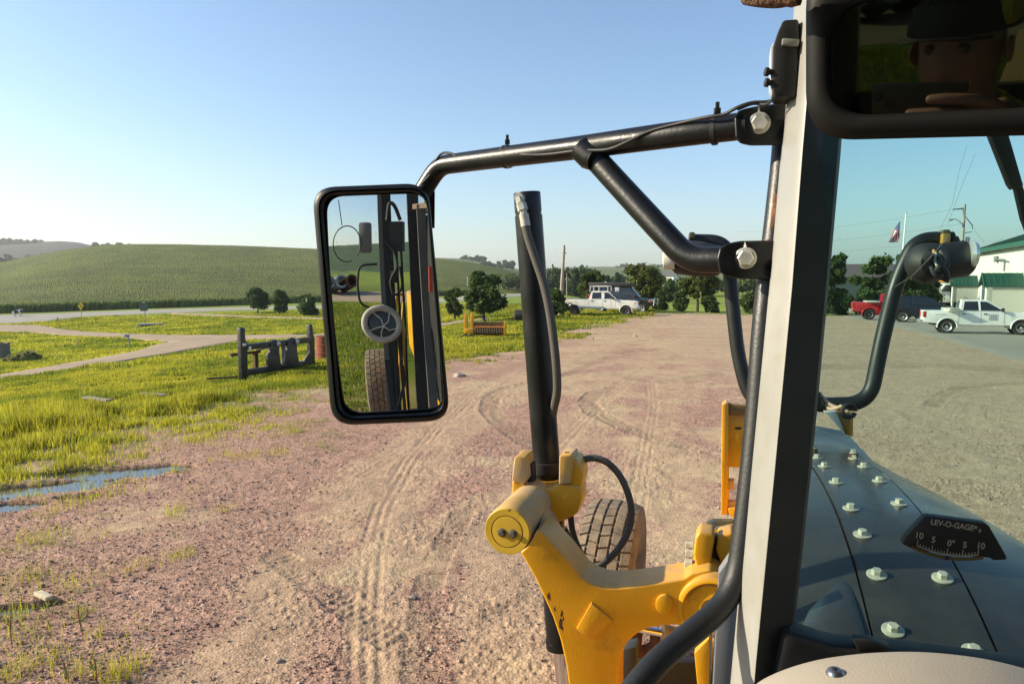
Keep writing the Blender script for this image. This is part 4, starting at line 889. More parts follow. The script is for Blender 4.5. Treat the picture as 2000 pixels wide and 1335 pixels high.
MB().lathe([(0, .002), (.006, .055), (.02, .06), (.035, .05), (.042, .02), (.043, .001)], P(1889, 497, 3.11), MR, 20).build('turn_signal', mat('signal_glass', (.7, .72, .68), .08, .6, var=0), hl, True)
MB().lathe([(-.09, .001), (-.075, .05), (-.03, .082), (.02, .085), (.06, .06), (.075, .001)], P(1811, 513, 3.05), ray(1811, 513).normalized() * -1 + MR * .5, 20).build('lamp_rear_bowl', BLKM, hl, True)
MB().lathe([(0, .022), (.03, .022), (.032, .012), (.05, .012)], P(1813, 501, 2.98), ray(1812, 505) * -1, 14).build('lamp_socket', RUB, hl, True)
for q_, m_, r_ in (([(1808, 481, 3.05), (1819, 487, 3.0), (1827, 497, 2.98), (1831, 512, 2.98)], mat('tan_wire', (.42, .22, .08), .6, var=.1), .010), ([(1828, 494, 2.97), (1826, 508, 2.96), (1831, 520, 2.95), (1833, 530, 2.96)], mat('grey_wire', (.42, .42, .38), .5), .006), ([(1832, 498, 2.97), (1836, 510, 2.95), (1833, 522, 2.95), (1829, 528, 2.96)], RUB, .012), ([(1838, 490, 2.98), (1845, 505, 2.96), (1838, 518, 2.95), (1847, 530, 2.96), (1850, 544, 2.98)], RUB, .013), ([(1818, 520, 2.97), (1826, 536, 2.96), (1838, 543, 2.97), (1850, 548, 2.99)], RUB, .009)):
    MB().tube(spline([P(*z_) for z_ in q_], 6), r_, 8).build('lamp_wire', m_, hl, True)
m = px_prism([(1842, 456), (1857, 456), (1856, 485), (1840, 484)], 3.14, .05, .004); m.build('gold_clamp', mat('brass', (.45, .27, .06), .45, .3, var=.15), hl, True)
px_prism([(1842, 448), (1857, 448), (1857, 458), (1842, 458)], 3.15, .05, .006).build('clamp_stud', mat('olive_stud', (.12, .10, .04), .4, .4), hl, True)
px_prism([(1862, 462), (1872, 460), (1876, 468), (1874, 486), (1862, 488)], 3.15, .06, .006).build('lamp_knob', BLKM, hl, True)
px_prism([(1826, 530), (1846, 526), (1852, 545), (1846, 549), (1838, 545)], 3.1, .05, .006).build('lamp_foot', BLKM, hl, True)
hl2 = lamp(P(1348, 504, 3.5), -MR * .9 + MF * .3 + Vector((0, 0, .10)), .85)
MB().lathe([(.0, .05), (.02, .055), (.05, .05), (.056, .03), (.058, .001)], P(1318, 505, 3.46), -MR, 20).build('turn_signal', mat('signal_cream', (.6, .58, .48), .3, var=.1), hl2, True)
px_prism([(1346, 453), (1357, 453), (1357, 466), (1346, 466)], 3.5, .05, .006).build('clamp_stud', bpy.data.materials['olive_stud'], hl2, True)
# wiring and marker wedge at the nose
for q in ([(1590, 768, 3.2), (1606, 775, 3.18), (1622, 790, 3.15), (1640, 797, 3.12), (1656, 803, 3.1)], [(1600, 766, 3.2), (1612, 785, 3.18), (1618, 797, 3.15), (1632, 797, 3.12), (1645, 792, 3.1)]):
    MB().tube(spline([P(*z_) for z_ in q], 5), .008, 8).build('nose_wire', mat('pink_wire', (.42, .28, .2), .6), hood, True)
m = MB(); o_ = P(1658, 802, 3.06)
m.tube([o_ + Vector((math.cos(a) * .028, 0, math.sin(a) * .028)) for a in np.linspace(0, 6.0, 18)], .009, 8); m.build('wire_loop', RUB, hood, True)
px_prism([(1588, 765), (1602, 766), (1606, 800), (1588, 802)], 3.15, .10, .006).build('bar_mount', BLKM, hood, True)
px_prism([(1609, 804), (1634, 803), (1651, 848)], 3.06, .04, .003).build('marker_wedge', mat('pale_wedge', (.40, .42, .38), .4), hood, True)
px_prism([(1634, 803), (1655, 806), (1662, 812), (1660, 850), (1651, 848)], 3.07, .05, .003).build('marker_lens', mat('amber_lens', (.26, .13, .02), .25, var=.1), hood, True)
px_prism([(1656, 808), (1667, 806), (1666, 853), (1655, 850)], 3.1, .06, .003).build('yellow_tab', YEL, hood, True)
# push plate at the front of the machine
pp = px_prism([(1421, 790), (1470, 796), (1468, 914), (1421, 912)], 4.3, .05, .006).build('front_plate', YEL, GT, True)
px_prism([(1421, 788), (1470, 794), (1470, 812), (1423, 810)], 4.28, .05, .006).build('plate_rust_edge', mat('worn_brown', (.16, .09, .03), .7, var=.3), pp, True)
px_prism([(1410, 790), (1420, 785), (1423, 790), (1421, 1004), (1408, 1006)], 4.26, .12, .008).build('plate_post', YEL, pp, True)
px_prism([(1415, 912), (1424, 912), (1424, 992), (1415, 992)], 4.3, .08, .004).build('plate_post', YEL, pp, True)
for (a, b, c_, d) in ((1419, 938, 1434, 956), (1418, 980, 1440, 1005)): px_prism([(a, b), (c_, b), (c_, d), (a, d)], 4.28, .06, .004).build('plate_lug', YELD, pp, True)
px_prism([(1422, 992), (1460, 988), (1460, 1010), (1440, 1020), (1424, 1004)], 4.25, .1, .006).build('plate_lug', YEL, pp, True)
px_prism([(1436, 834), (1448, 834), (1448, 838), (1436, 838)], 4.297, .01, 0).build('slot', BLKM, pp, True)

# windscreen, wiper, dash
FWS = 1.16
gl = MB(); gp = [PF(1655, -330, FWS - .08), PF(2300, -330, FWS - .08), PF(2300, 1420, FWS + .03), PF(1512, 1420, FWS + .03)]
gl.add(gp, [(0, 1, 2, 3)])
ws = gl.build('windscreen', glassmat('tinted_glass', (.62, .81, .76), .05, .01, (.6, .8, .8), .018), GT, True, flat=True)
wp = MB().prism([P(1922, 240, 1.06), P(1952, 240, 1.06), P(1960, 264, 1.06), P(1988, 360, 1.06), P(1990, 366, 1.06), P(1970, 372, 1.06), P(1963, 362, 1.06), P(1926, 268, 1.06)], MF * -.02, .003).build('wiper_arm', BLKM, GT, True)
MB().prism([P(1972, 350, 1.065), P(1986, 352, 1.065), P(2010, 420, 1.065), P(2040, 520, 1.065), P(2028, 526, 1.065), P(1990, 428, 1.065)], MF * -.015, .002).build('wiper_blade', BLKM, wp, True)
m = MB()
for q_, r_ in (([(1742, 563), (1780, 540), (1815, 505), (1852, 462)], .0004), ([(1888, 285), (1872, 340), (1860, 400), (1832, 455)], .0002), ([(1905, 300), (1880, 360), (1850, 440)], .0002)):
    m.tube([PF(x, y, FWS - .0015 - .08 * max(0, 1 - (y + 330) / 1750)) for x, y in q_], r_, 5)
m.build('glass_scratch', mat('scratch', (.10, .11, .105), .7, var=.2), ws, True)
# lower seal and dark cowl
px_prism([(1530, 1232), (1560, 1240), (1625, 1262), (1760, 1275), (2050, 1310), (2050, 1440), (1500, 1440), (1508, 1330)], 1.0, .05, .01).build('cowl_seal', BLKM, GT, True)
px_prism([(1666, 1248), (1700, 1250), (1740, 1264), (1735, 1276), (1676, 1272)], 1.0, .02, .003).build('cowl_bracket', BLKM, GT, True)
edge = [(1466, 1345), (1482, 1331), (1505, 1318), (1545, 1302), (1600, 1287), (1660, 1278), (1720, 1273), (1790, 1272), (1860, 1277), (1930, 1287), (2000, 1304), (2090, 1330)]
e_ = spline([P(x, y, .78) for x, y in edge], 4); n = len(e_); rows = []
for (dt, dz) in ((0.05, -.06), (.02, -.02), (0.008, -.006), (0, 0), (-.012, .0025), (-.03, .003), (-.06, .002), (-.10, -.005), (-.16, -.03), (-.24, -.09)):
    rows += [p + MF * dt + Vector((0, 0, dz)) for p in e_]
m = MB(); m.add(rows, [(i * n + k, i * n + k + 1, (i + 1) * n + k + 1, (i + 1) * n + k) for i in range(9) for k in range(n - 1)])
dash = m.build('dash_cover', BEIGE, GT, True, 60)
so_ = P(1632, 1317, .745); m = MB().lathe([(-.004, .0095), (.001, .0098), (.004, .0085), (.0065, .0055), (.0068, .003), (.004, .0028), (.004, .0001)], so_, Vector((0, -.12, 1)), 24)
m.build('dash_screw', mat('steel_screw', (.28, .28, .29), .25, .9, var=.1), dash, True)

# interior rear view mirror
TV = .60; VC = P(1715, 190, TV); VN = -ray(1715, 190).normalized()
def onv(px, py, lift=0):
    r = ray(px, py); t = ((VC + VN * lift - CAM).dot(VN)) / r.dot(VN); return CAM + r * t
vo = rrect((1574, -75), (2120, -110), (2118, 262), (1574, 275), 95, 10); vi = rrect((1621, 14), (2075, -62), (2072, 207), (1623, 228), 82, 10)
def lv(l, lift, g=0):
    c = Vector((1848, 90)); return [onv(*(c + (p - c) * (1 + g)), lift) for p in l]
LL = [lv(vi, .0), lv(vi, .007), lv([a * .8 + b * .2 for a, b in zip(vi, vo)], .010), lv([a * .3 + b * .7 for a, b in zip(vi, vo)], .009), lv(vo, .002), lv(vo, -.01), lv(vo, -.024, -.06), lv(vo, -.03, -.3)]
K = len(vo); m = MB(); m.add([p for l in LL for p in l], [(i * K + k, i * K + (k + 1) % K, (i + 1) * K + (k + 1) % K, (i + 1) * K + k) for i in range(len(LL) - 1) for k in range(K)] + [tuple(range((len(LL) - 1) * K, len(LL) * K))])
rv = m.build('rear_view_mirror', mat('mirror_housing', (.004, .004, .004), .5, var=.15, spec=.25), GT, True, 60)
m = MB(); m.add(lv(vi, .001, .01), [tuple(range(K))]); m.build('mirror_glass', mirrormat('tinted_mirror', (.15, .165, .13), .02, amount=.004, speck=.02), rv, True, flat=True)
MB().bar(VC + Vector((.1, .04, .08)), VC + Vector((.1, .08, .45)), .02, .02).build('mirror_stem', BLKM, rv, True)

# cab shell: roof, back wall with window, floor, right side
m = MB(); m.prism([MM(-.02, 1.1, 3.47), MM(1.25, 1.1, 3.47), MM(1.55, -1.25, 3.47), MM(-.30, -1.25, 3.47)], Vector((0, 0, .12)), .02); roof = m.build('cab_roof', CREAM, GT, True)
m = MB(); m.prism([MM(-.0, 1.06, 3.455), MM(1.22, 1.06, 3.455), MM(1.5, -1.2, 3.455), MM(-.27, -1.2, 3.455)], Vector((0, 0, .013))); m.build('headliner', mat('headliner', (.10, .085, .065), .95, var=.2), roof, True)
MB().tube(spline([P(1425, -22, .62), P(1470, -9, .60), P(1520, -5, .59), P(1560, -14, .58)], 5), [.004] * 4 + [.0085] * 9 + [.010] * 3, 12).build('visor_edge', mat('brown_felt', (.16, .085, .05), .95, var=.3, bump=.8, bs=300), roof, True)
MB().box(MM(.6, -1.22, 2.25), (1.85, .05, 1.0), -math.atan2(MF.x, MF.y)).build('back_wall', mat('cab_lining', (.06, .06, .05), .9), GT, True)
MB().prism([MM(-.31, -1.27, 1.6), MM(-.24, -.62, 1.6), MM(-.24, -.62, 3.42), MM(-.31, -1.27, 3.42)], MR * .03).build('cab_corner_panel', BLKM, GT, True)
MB().box(MM(.6, -.1, 1.62), (1.7, 2.3, .05), -math.atan2(MF.x, MF.y)).build('cab_floor', BLKM, GT, True)
MB().box(MM(1.5, -.1, 2.1), (.04, 2.1, .9), -math.atan2(MF.x, MF.y)).build('side_wall', bpy.data.materials['cab_lining'], GT, True)
m = MB(); m.add([MM(-.27, -1.21, 2.75), MM(1.5, -1.21, 2.75), MM(1.5, -1.21, 3.41), MM(-.27, -1.21, 3.41)], [(0, 1, 2, 3)]); m.build('rear_window', glassmat('dark_rear_glass', (.26, .31, .26), .05), GT, True, flat=True)
m = MB(); m.add([MM(1.49, -1.2, 2.55), MM(1.3, 1.1, 2.55), MM(1.3, 1.1, 3.41), MM(1.49, -1.2, 3.41)], [(0, 1, 2, 3)]); m.build('side_window', glassmat('dark_side_glass', (.16, .2, .17), .05), GT, True, flat=True)
for (la, f_) in ((1.48, -1.18), (1.28, 1.14), (.52, -1.2)): MB().bar(MM(la, f_, 1.6), MM(la, f_, 3.42), .07, .07).build('cab_post', BEIGE, GT, True)
# seat back, seen dimly in the mirror
MB().box(MM(.50, -.66, 2.5), (.5, .14, .75), -math.atan2(MF.x, MF.y), bev=.05).build('seat_back', mat('seat_cloth', (.03, .03, .03), .95), GT, True)
MB().box(MM(.50, -.38, 2.08), (.52, .52, .16), -math.atan2(MF.x, MF.y), bev=.05).build('seat_cushion', bpy.data.materials['seat_cloth'], GT, True)
# little cab fan
fc = MM(-.02, -1.0, 3.12); m = MB()
for k in range(12):
    a = k * math.pi / 12; d = MR * math.cos(a) + Vector((0, 0, math.sin(a))); m.tube([fc + d * .085, fc + d * .05 + MF * .03, fc + MF * .035, fc - d * .05 + MF * .03, fc - d * .085], .0022, 5)
for r_ in (.085, .06, .035): m.tube([fc + MF * (.035 - r_ * .4) + MR * r_ * math.cos(a) + Vector((0, 0, r_ * math.sin(a))) for a in np.linspace(0, 6.2832, 25)], .0022, 5)
fan = m.build('cab_fan', BLKM, GT, True); MB().bar(fc + Vector((0, 0, -.08)), fc + Vector((0, 0, -.2)), .03, .03).build('fan_foot', RUST, fan, True)
MB().lathe([(0, .02), (.02, .018)], fc, MF, 16).build('fan_motor', RUST, fan, True)

# rear of the machine, reflected in the side mirror
GREY = mat('cab_frame_grey', (.11, .11, .10), .5, var=.15)
DGL = mat('dusty_black_frame', (.012, .012, .013), .6, var=.3)
def mbar(a, b, w_, d_, m_, nm):
    m = MB(); q = []
    for k in range(10):
        t = k / 9; p = MPt(a[0] + (b[0] - a[0]) * t, a[1] + (b[1] - a[1]) * t, a[2]); q += [p + MR * w_ * sx / 2 + MF * d_ * sy / 2 for sx, sy in ((-1, 1), (1, 1), (1, -1), (-1, -1))]
    m.add(q, [(i * 4 + k, i * 4 + (k + 1) % 4, i * 4 + 4 + (k + 1) % 4, i * 4 + 4 + k) for i in range(9) for k in range(4)] + [(0, 1, 2, 3), (36, 37, 38, 39)])
    return m.build(nm, m_, GT, True, 30)
mbar((738, 330, 2.75), (764, 860, 2.75), .050, .05, GREY, 'door_frame')
mbar((750, 330, 2.72), (778, 860, 2.72), .095, .05, DGL, 'door_seal')
mbar((802, 330, 2.60), (828, 860, 2.60), .11, .06, DGL, 'rear_pillar')
mbar((821, 400, 2.52), (850, 860, 2.52), .085, .05, GREY, 'rear_pillar')
MB().bar(MPt(808, 404, 2.55), MPt(846, 400, 2.45), .06, .05).build('rear_header', mat('tan_header', (.32, .22, .14), .7), GT, True)
mbar((856, 340, 1.98), (882, 860, 1.98), .15, .1, DGL, 'cab_side')
mbar((841, 520, 1.9), (842, 570, 1.9), .028, .03, mat('red_paint', (.42, .05, .02), .4), 'fire_extinguisher')
MB().box(MPt(776, 462, 2.7), (.14, .1, .30)).build('lamp_box', DGL, GT, True)
MB().box(MPt(714, 464, 2.85), (.13, .1, .32), bev=.03).build('rear_lamp', mat('grey_plastic', (.13, .125, .12), .6), GT, True)
MB().tube(fillet([MPt(738, 515, 2.8), MPt(702, 518, 2.8), MPt(699, 560, 2.8), MPt(705, 594, 2.8), MPt(735, 604, 2.8)], .07), .013, 10).build('grab_loop', BLKM, GT, True)
m = MB(); m.tube([MPt(678 + 27 * math.cos(a), 476 + 35 * math.sin(a), 2.8) for a in np.linspace(1.2, 7.0, 30)], .006, 6); m.tube([MPt(668, 440, 2.8), MPt(660, 390, 2.8)], .005, 6)
m.build('antenna_loop', BLKM, GT, True)
m = MB(); m.tube([MPt(747 + 34 * math.cos(a) , 632 + 31 * math.sin(a) + 3 * math.cos(a), 2.5) for a in np.linspace(0, 6.2832, 33)], .032, 12); spot = m.build('spot_mirror', mat('cream_rim', (.42, .38, .32), .7, var=.3), GT, True)
m = MB(); pts_ = [MPt(747 + 33 * math.cos(a), 632 + 30 * math.sin(a) + 3 * math.cos(a), 2.53) for a in np.linspace(0, 6.2832, 33)[:-1]]; m.add([MPt(747, 632, 2.50)] + pts_, [(0, i + 1, (i + 1) % 32 + 1) for i in range(32)]); m.build('cracked_glass', mat('cracked_spot_glass', (.035, .04, .038), .12, var=.4, vs=12), spot, True)
for q_, w_ in (((766, 520, 2.66), .035), ((779, 640, 2.62), .03), ((757, 700, 2.6), .05)): mbar(q_, (q_[0] + 14, 830, q_[2]), w_, .03, DGL, 'hose_guard')
MB().box(MPt(772, 540, 2.66), (.07, .06, .12), bev=.01).build('relay_box', DGL, GT, True)
MB().tube(spline([MPt(x, y, 2.6) for x, y in ((752, 470), (770, 490), (776, 520), (764, 548), (771, 575), (786, 560), (782, 520))], 5), .014, 8).build('coiled_hose', RUB, GT, True)
MB().tube(spline([MPt(x, y, 2.62) for x, y in ((783, 700), (790, 740), (784, 770), (776, 800), (780, 830))], 5), .016, 8).build('coiled_hose', RUB, GT, True)
m = MB(); cr = MPt(750, 636, 2.48)
for a in (0.3, 1.6, 2.6, 4.1, 5.2): m.tube([cr, MPt(750 + 14 * math.cos(a + .3), 636 + 14 * math.sin(a + .3), 2.48), MPt(747 + 31 * math.cos(a), 632 + 28 * math.sin(a), 2.48)], .004, 6)
m.build('cracked_rib', WHT, spot, True)
m = MB().tube(fillet([MPt(776, 800, 3.1), MPt(790, 575, 3.1), MPt(776, 574, 3.1), MPt(775, 600, 3.1)], .03), .018, 8); m.tube([MPt(797, 810, 3.0), MPt(786, 640, 3.05)], .03, 8); m.build('ladder_rail', YEL, GT, True)
rw = MPt(743, 748, 5.2); tyre((rw.x, rw.y, .70), MR, .70, .46, 5, 40, 'rear_wheel', 3)
MB().box(MM(.55, -4.2, 1.35), (1.2, 4.4, 1.5), -math.atan2(MF.x, MF.y), bev=.05).build('engine_cover', YEL, GT, True)
m = MB()
for x, t in ((772, 2.7), (781, 2.7), (790, 2.68)): m.tube(spline([MPt(x - 6, 490, t), MPt(x - 2, 560, t), MPt(x + 3, 650, t), MPt(x + 8, 800, t)], 5), .012, 8)
m.tube(spline([MPt(756, 430, 2.6), MPt(760, 398, 2.6), MPt(770, 402, 2.6), MPt(782, 430, 2.6)], 5), .02, 8); m.build('rear_hose', RUB, GT, True)

# slope gauge stuck to the windscreen
GA = R_(8.5); gc0 = (1862, 1052)
def gq(u, v, h=0):   # u right, v down, in pixels along the gauge; h towards the viewer
    x = gc0[0] + u * math.cos(GA) - v * math.sin(GA); y = gc0[1] + u * math.sin(GA) + v * math.cos(GA); return PF(x, y, FWS - .022 - h)
sg_ = thing('slope_gauge', 'black slope gauge with white scale stuck to the windscreen above the hood', 'slope gauge', gq(0, 0))
def inv(pts): return [(( x - gc0[0]) * math.cos(GA) + (y - gc0[1]) * math.sin(GA), -(x - gc0[0]) * math.sin(GA) + (y - gc0[1]) * math.cos(GA)) for x, y in pts]
BO = inv([(1762, 1062), (1769, 1048), (1806, 1009), (1815, 1008), (1925, 1022), (1932, 1026), (1962, 1078), (1967, 1088), (1966, 1093), (1941, 1094), (1934, 1089), (1880, 1086), (1830, 1079), (1790, 1075)])
MB().prism([gq(u, v) for u, v in BO], MF * .018, .003, 2).build('gauge_body', mat('gauge_black', (.010, .010, .009), .5, var=.1), sg_, True)
GL = mat('gauge_print', (.30, .27, .20), .7, var=.05)
def flat_text(s, size, fn, align='CENTER', bold=0):
    cu = bpy.data.curves.new('text', 'FONT'); cu.body = s; cu.size = size; cu.align_x = align; cu.align_y = 'BOTTOM'; cu.offset = bold
    o = bpy.data.objects.new('text', cu); C.objects.link(o); dg = bpy.context.evaluated_depsgraph_get(); me = bpy.data.meshes.new_from_object(o.evaluated_get(dg))
    vs = [fn(v.co.x, v.co.y) for v in me.vertices]; fs = [tuple(p.vertices) for p in me.polygons]
    C.objects.unlink(o); bpy.data.objects.remove(o); bpy.data.curves.remove(cu); bpy.data.meshes.remove(me); return vs, fs
m = MB()
def at(u0, v0): return lambda x, y: gq(u0 + x, v0 - y, .0008)
for s_, u0, v0, z_ in (('LEV-O-GAGE', -6, -19, 15), ('\u00ae', 40, -24, 8), ('II', 49, -19, 9), ('10', -67, 12, 17), ('5', -38, 16, 17), ('0\u00b0', -3, 18, 17), ('5', 24, 17, 17), ('10', 55, 14, 17)):
    m.add(*flat_text(s_, z_, at(u0, v0), bold=.35))
m.build('lettering', GL, sg_, True, flat=True)
m = MB()
def arcv(u): return 31 - ((u + 8) / 62) ** 2 * 9
for k in range(-10, 11):
    u = -8 + k * 6.0; hgt = 11 if k % 5 == 0 else 5; m.add([gq(u - .9, arcv(u) - hgt, .0008), gq(u + .9, arcv(u) - hgt, .0008), gq(u + .9, arcv(u), .0008), gq(u - .9, arcv(u), .0008)], [(0, 1, 2, 3)])
for k in range(-10, 10):
    u0 = -8 + k * 6.0; u1 = u0 + 6; m.add([gq(u0 - .9, arcv(u0), .0009), gq(u1 + .9, arcv(u1), .0009), gq(u1 + .9, arcv(u1) + 2, .0009), gq(u0 - .9, arcv(u0) + 2, .0009)], [(0, 1, 2, 3)])
m.build('scale_marks', GL, sg_, True, flat=True)
us = np.linspace(-78, 62, 24)
MB().tube([gq(u, arcv(u) + 7.5, .001) for u in us], .0024, 10).build('level_tube', mat('amber_tube', (.10, .065, .02), .25, var=.1), sg_, True)
MB().tube([gq(u, arcv(u) + 7.5, .0012) for u in (-12, -4)], .0026, 10).build('level_ball', BLKM, sg_, True)
# ------------------------------------------------------------ vehicles
def car_paint(name, col, dirt=.0):
    return mat(name, col, .28, 0, var=.05, vs=3, coat=.5, col2=(.20, .17, .13) if dirt else None, s2=1.6, lo=.62 - dirt, hi=.95)
CWIN = mat('car_window', (.015, .018, .02), .06, var=0, spec=.7)
CBLK = mat('car_black_plastic', (.018, .018, .018), .6, var=.1)
CTYRE = mat('car_tyre', (.025, .024, .023), .85, var=.2)
CRIM = mat('alloy_rim', (.55, .55, .53), .35, .6, var=.1)
CRIMD = mat('dark_steel_rim', (.09, .088, .085), .5, .4, var=.1)
RED = mat('tail_lens', (.36, .025, .015), .25, var=.1)
ORG = mat('orange_lens', (.6, .16, .03), .3, var=.1)
GLH = mat('headlight_glass', (.6, .62, .64), .12, .3, var=.1)
CHRD = mat('bumper_chrome', (.6, .6, .58), .3, .8, var=.2)
def arc(cx, cz, r, a0, a1, n=9): return [(cx + r * math.cos(R_(a0 + (a1 - a0) * k / n)), cz + r * math.sin(R_(a0 + (a1 - a0) * k / n))) for k in range(n + 1)]
def vehicle(name, label, cat, loc, rz, paint, D, scale=.93, group=None, rim=CRIM, paint2=None):
    t = thing(name, label, cat, loc, rz, group); t.scale = (scale,) * 3
    L, W, wr = D['L'] / 2, D['W'] / 2, D['wr']; fx, rx = D['fx'], D['rx']; belt, sill, hood = D['belt'], D['sill'], D['hood']; ar = wr * 1.2
    zb = wr * 1.0
    low = [(-L, sill + .12), (-L, D['rail'])] + D['top'] + [(L - .02, hood - .18), (L, sill + .30), (L - .04, sill + .08)]
    low += [(fx + ar, sill)] + arc(fx, zb, ar, -8, 188)[::1] + [(fx - ar, sill)] + [(rx + ar, sill)] + arc(rx, zb, ar, -8, 188) + [(rx - ar, sill + .06)]
    m = MB(); m.prism([(x, -W, z) for x, z in low], (0, 2 * W, 0), .05, 3); body = m.build('body', paint, t, sharp=45)
    # inner wheel wells
    m = MB()
    for x in (fx, rx): m.box((x, 0, zb + ar * .42), (ar * 1.8, 2 * W - .12, ar * .9))
    m.box((0, 0, sill + .05), (L * 1.7, 2 * W - .3, .16)); m.build('underbody', CBLK, t)
    # cabin
    x0, x1, x2, x3 = D['cab']; zr = D['roof']; wb, wt = W - .05, W - D.get('tumble', .24)
    def cv(x, z, y_): return (x, y_, z)
    bm = bmesh.new(); q = [(x0, belt - .03, wb), (x1, zr, wt), (x2, zr, wt), (x3, belt - .03, wb)]
    lo_ = [bm.verts.new((x, y * s_, z)) for s_ in (1, -1) for (x, z, y) in q]
    a, b = lo_[:4], lo_[4:]
    bm.faces.new(a); bm.faces.new(b[::-1])
    for i in range(4): bm.faces.new((a[i], b[i], b[(i + 1) % 4], a[(i + 1) % 4]))
    bmesh.ops.recalc_face_normals(bm, faces=bm.faces[:])
    bmesh.ops.bevel(bm, geom=bm.edges[:], offset=.07, segments=4, affect='EDGES')
    cabin = MB().bm(bm).build('cabin', paint, t, sharp=50)
    def side(z): return wb + (wt - wb) * (z - belt + .03) / (zr - belt + .03)
    for wn in D['wins']:
        for s_ in (1, -1):
            m = MB(); m.prism([(x, s_ * (side(z) - .004), z) for x, z in wn], (0, s_ * .012, 0), .002, 1); m.build('side_window', CWIN, cabin, sharp=30)
    def endw(xa, xb, nm, fr=1):
        m = MB(); za, zb_ = belt + .04, zr - .07; f = lambda z: (z - belt + .03) / (zr - belt + .03)
        pts = [(xa + (xb - xa) * f(z) + fr * .006, y, z) for z, y in ((za, side(za) - .14), (zb_, side(zb_) - .12), (zb_, -side(zb_) + .12), (za, -side(za) + .14))]
        m.prism(pts, (fr * .01, 0, 0), .002, 1); m.build(nm, CWIN, cabin, sharp=30)
    endw(x3, x2, 'windscreen', 1); endw(x0, x1, 'rear_window', -1)
    # doors, handles
    for xd in D['doors']:
        for s_ in (1, -1): MB().box((xd, s_ * (W - .004), (belt + sill) / 2 + .02), (.014, .012, belt - sill - .12)).build('door_gap', CBLK, body)
    for xd in D['handles']:
        for s_ in (1, -1): MB().box((xd, s_ * (W + .008), belt - .14), (.20, .03, .055), bev=.01).build('door_handle', CBLK, body)
    for s_ in (1, -1): 
        m = MB(); m.box((D['mir'], s_ * (W + .10), belt + .10), (.14, .16, .20), bev=.03); m.box((D['mir'], s_ * (W - .0), belt + .04), (.06, .16, .05)); m.build('wing_mirror', CBLK, t)
        MB().box((L - .10, s_ * (W - .20), hood - .20), (.20, .36, .17), bev=.03).build('headlight', GLH, t)
        MB().box((L - .22, s_ * (W - .02), hood - .21), (.16, .05, .14), bev=.01).build('corner_lens', ORG if D.get('orange') else GLH, t)
        MB().box((-L + .05, s_ * (W - .10), D['rail'] - .22), (.14, .22, .34), bev=.02).build('tail_light', RED, t)
        if D.get('flare'):
            for x in (fx, rx):
                m = MB(); m.tube([(px_, s_ * (W + .005), pz_) for px_, pz_ in arc(x, zb, ar * 1.04, -5, 185, 14)], .035, 6); m.build('arch_lip', paint, body)
    MB().box((L - .02, 0, hood - .24), (.10, 2 * W - .8, .26), bev=.02).build('grille', CBLK, t)
    MB().box((L + .02, 0, sill + .14), (.20, 2 * W - .04, .24), bev=.04).build('front_bumper', CHRD if D.get('chrome') else CBLK, t)
    m = MB(); m.box((-L - .06, 0, sill + .16), (.20, 2 * W - .06, .20), bev=.03); m.box((-L - .2, 0, sill + .02), (.2, .09, .09)); m.build('rear_bumper', CHRD, t)
    for x in (fx, rx):
        for s_ in (1, -1):
            wh = MB().lathe([(-.13, wr * .62), (-.13, wr * .9), (-.10, wr * .985), (0, wr), (.10, wr * .985), (.13, wr * .9), (.13, wr * .62)], (x, s_ * (W - .14), wr), (0, s_, 0), 28, False).build('wheel', CTYRE, t)
            MB().lathe([(-.1, wr * .64), (.125, wr * .64), (.10, wr * .54), (.05, wr * .48), (.06, wr * .2), (.09, wr * .16), (.09, .001)], (x, s_ * (W - .14), wr), (0, s_, 0), 28).build('rim', rim, wh)
            m = MB()
            for k in range(6):
                a_ = k * math.pi / 3 + .3; c_ = (x + math.cos(a_) * wr * .36, s_ * (W - .055), wr + math.sin(a_) * wr * .36); m.lathe([(0, wr * .10), (.006, wr * .10)], c_, (0, s_, 0), 10)
            m.build('wheel_holes', CBLK, wh)
    return t, body, cabin
def pick(L, wbase, rearov, **k):
    rx = -L / 2 + rearov; fx = rx + wbase
    d = dict(L=L, W=1.0, wr=.40, rx=rx, fx=fx, belt=1.28, sill=.52, hood=1.24, rail=1.30, roof=1.93, flare=1, chrome=1); d.update(k); return d
HEAD = R_(-18)
WP = car_paint('white_car_paint', (.74, .74, .71), .10); WP2 = car_paint('white_dusty_car_paint', (.70, .69, .64), .16)
def rot(p, a): return Vector((p[0] * math.cos(a) - p[1] * math.sin(a), p[0] * math.sin(a) + p[1] * math.cos(a), 0))
def place(px, py, D, sc, head=HEAD):   # puts the camera-side rear tyre on the pixel
    g = G(px, py); o = rot((D['rx'] * sc, -(D['W'] - .14) * sc), head); p = g - o; p.z = g.z + .03; return p
# white pickup on the concrete apron
D1 = pick(5.75, 3.60, 1.18, top=[(-1.12, 1.30), (-1.10, 1.28), (1.25, 1.28), (1.45, 1.25), (2.6, 1.17), (2.82, 1.10)], cab=(-1.15, -1.02, .25, 1.20), doors=(-1.13, -.05, 1.08), handles=(-.90, .17), mir=.95,
    wins=[[(-.92, 1.33), (-.84, 1.82), (-.20, 1.84), (-.16, 1.33)], [(-.06, 1.33), (-.08, 1.84), (.24, 1.82), (.92, 1.38), (.90, 1.33)]], hood=1.18)
D1['fx'] = D1['rx'] + 3.60
t, bd, cb_ = vehicle('pickup_truck', 'white crew cab pickup with square door sign, parked nearest on the concrete apron', 'pickup truck', place(1852, 653.5, D1, .90), HEAD, WP, D1, .90)
tb = MB().box((-1.45, 0, 1.36), (.55, 1.8, .16), bev=.02).build('tool_box', mat('aluminium', (.6, .58, .5), .45, .4), t)
MB().box((-1.45, -.80, 1.45), (.5, .3, .05)).build('tool_box_lid', bpy.data.materials['aluminium'], tb)

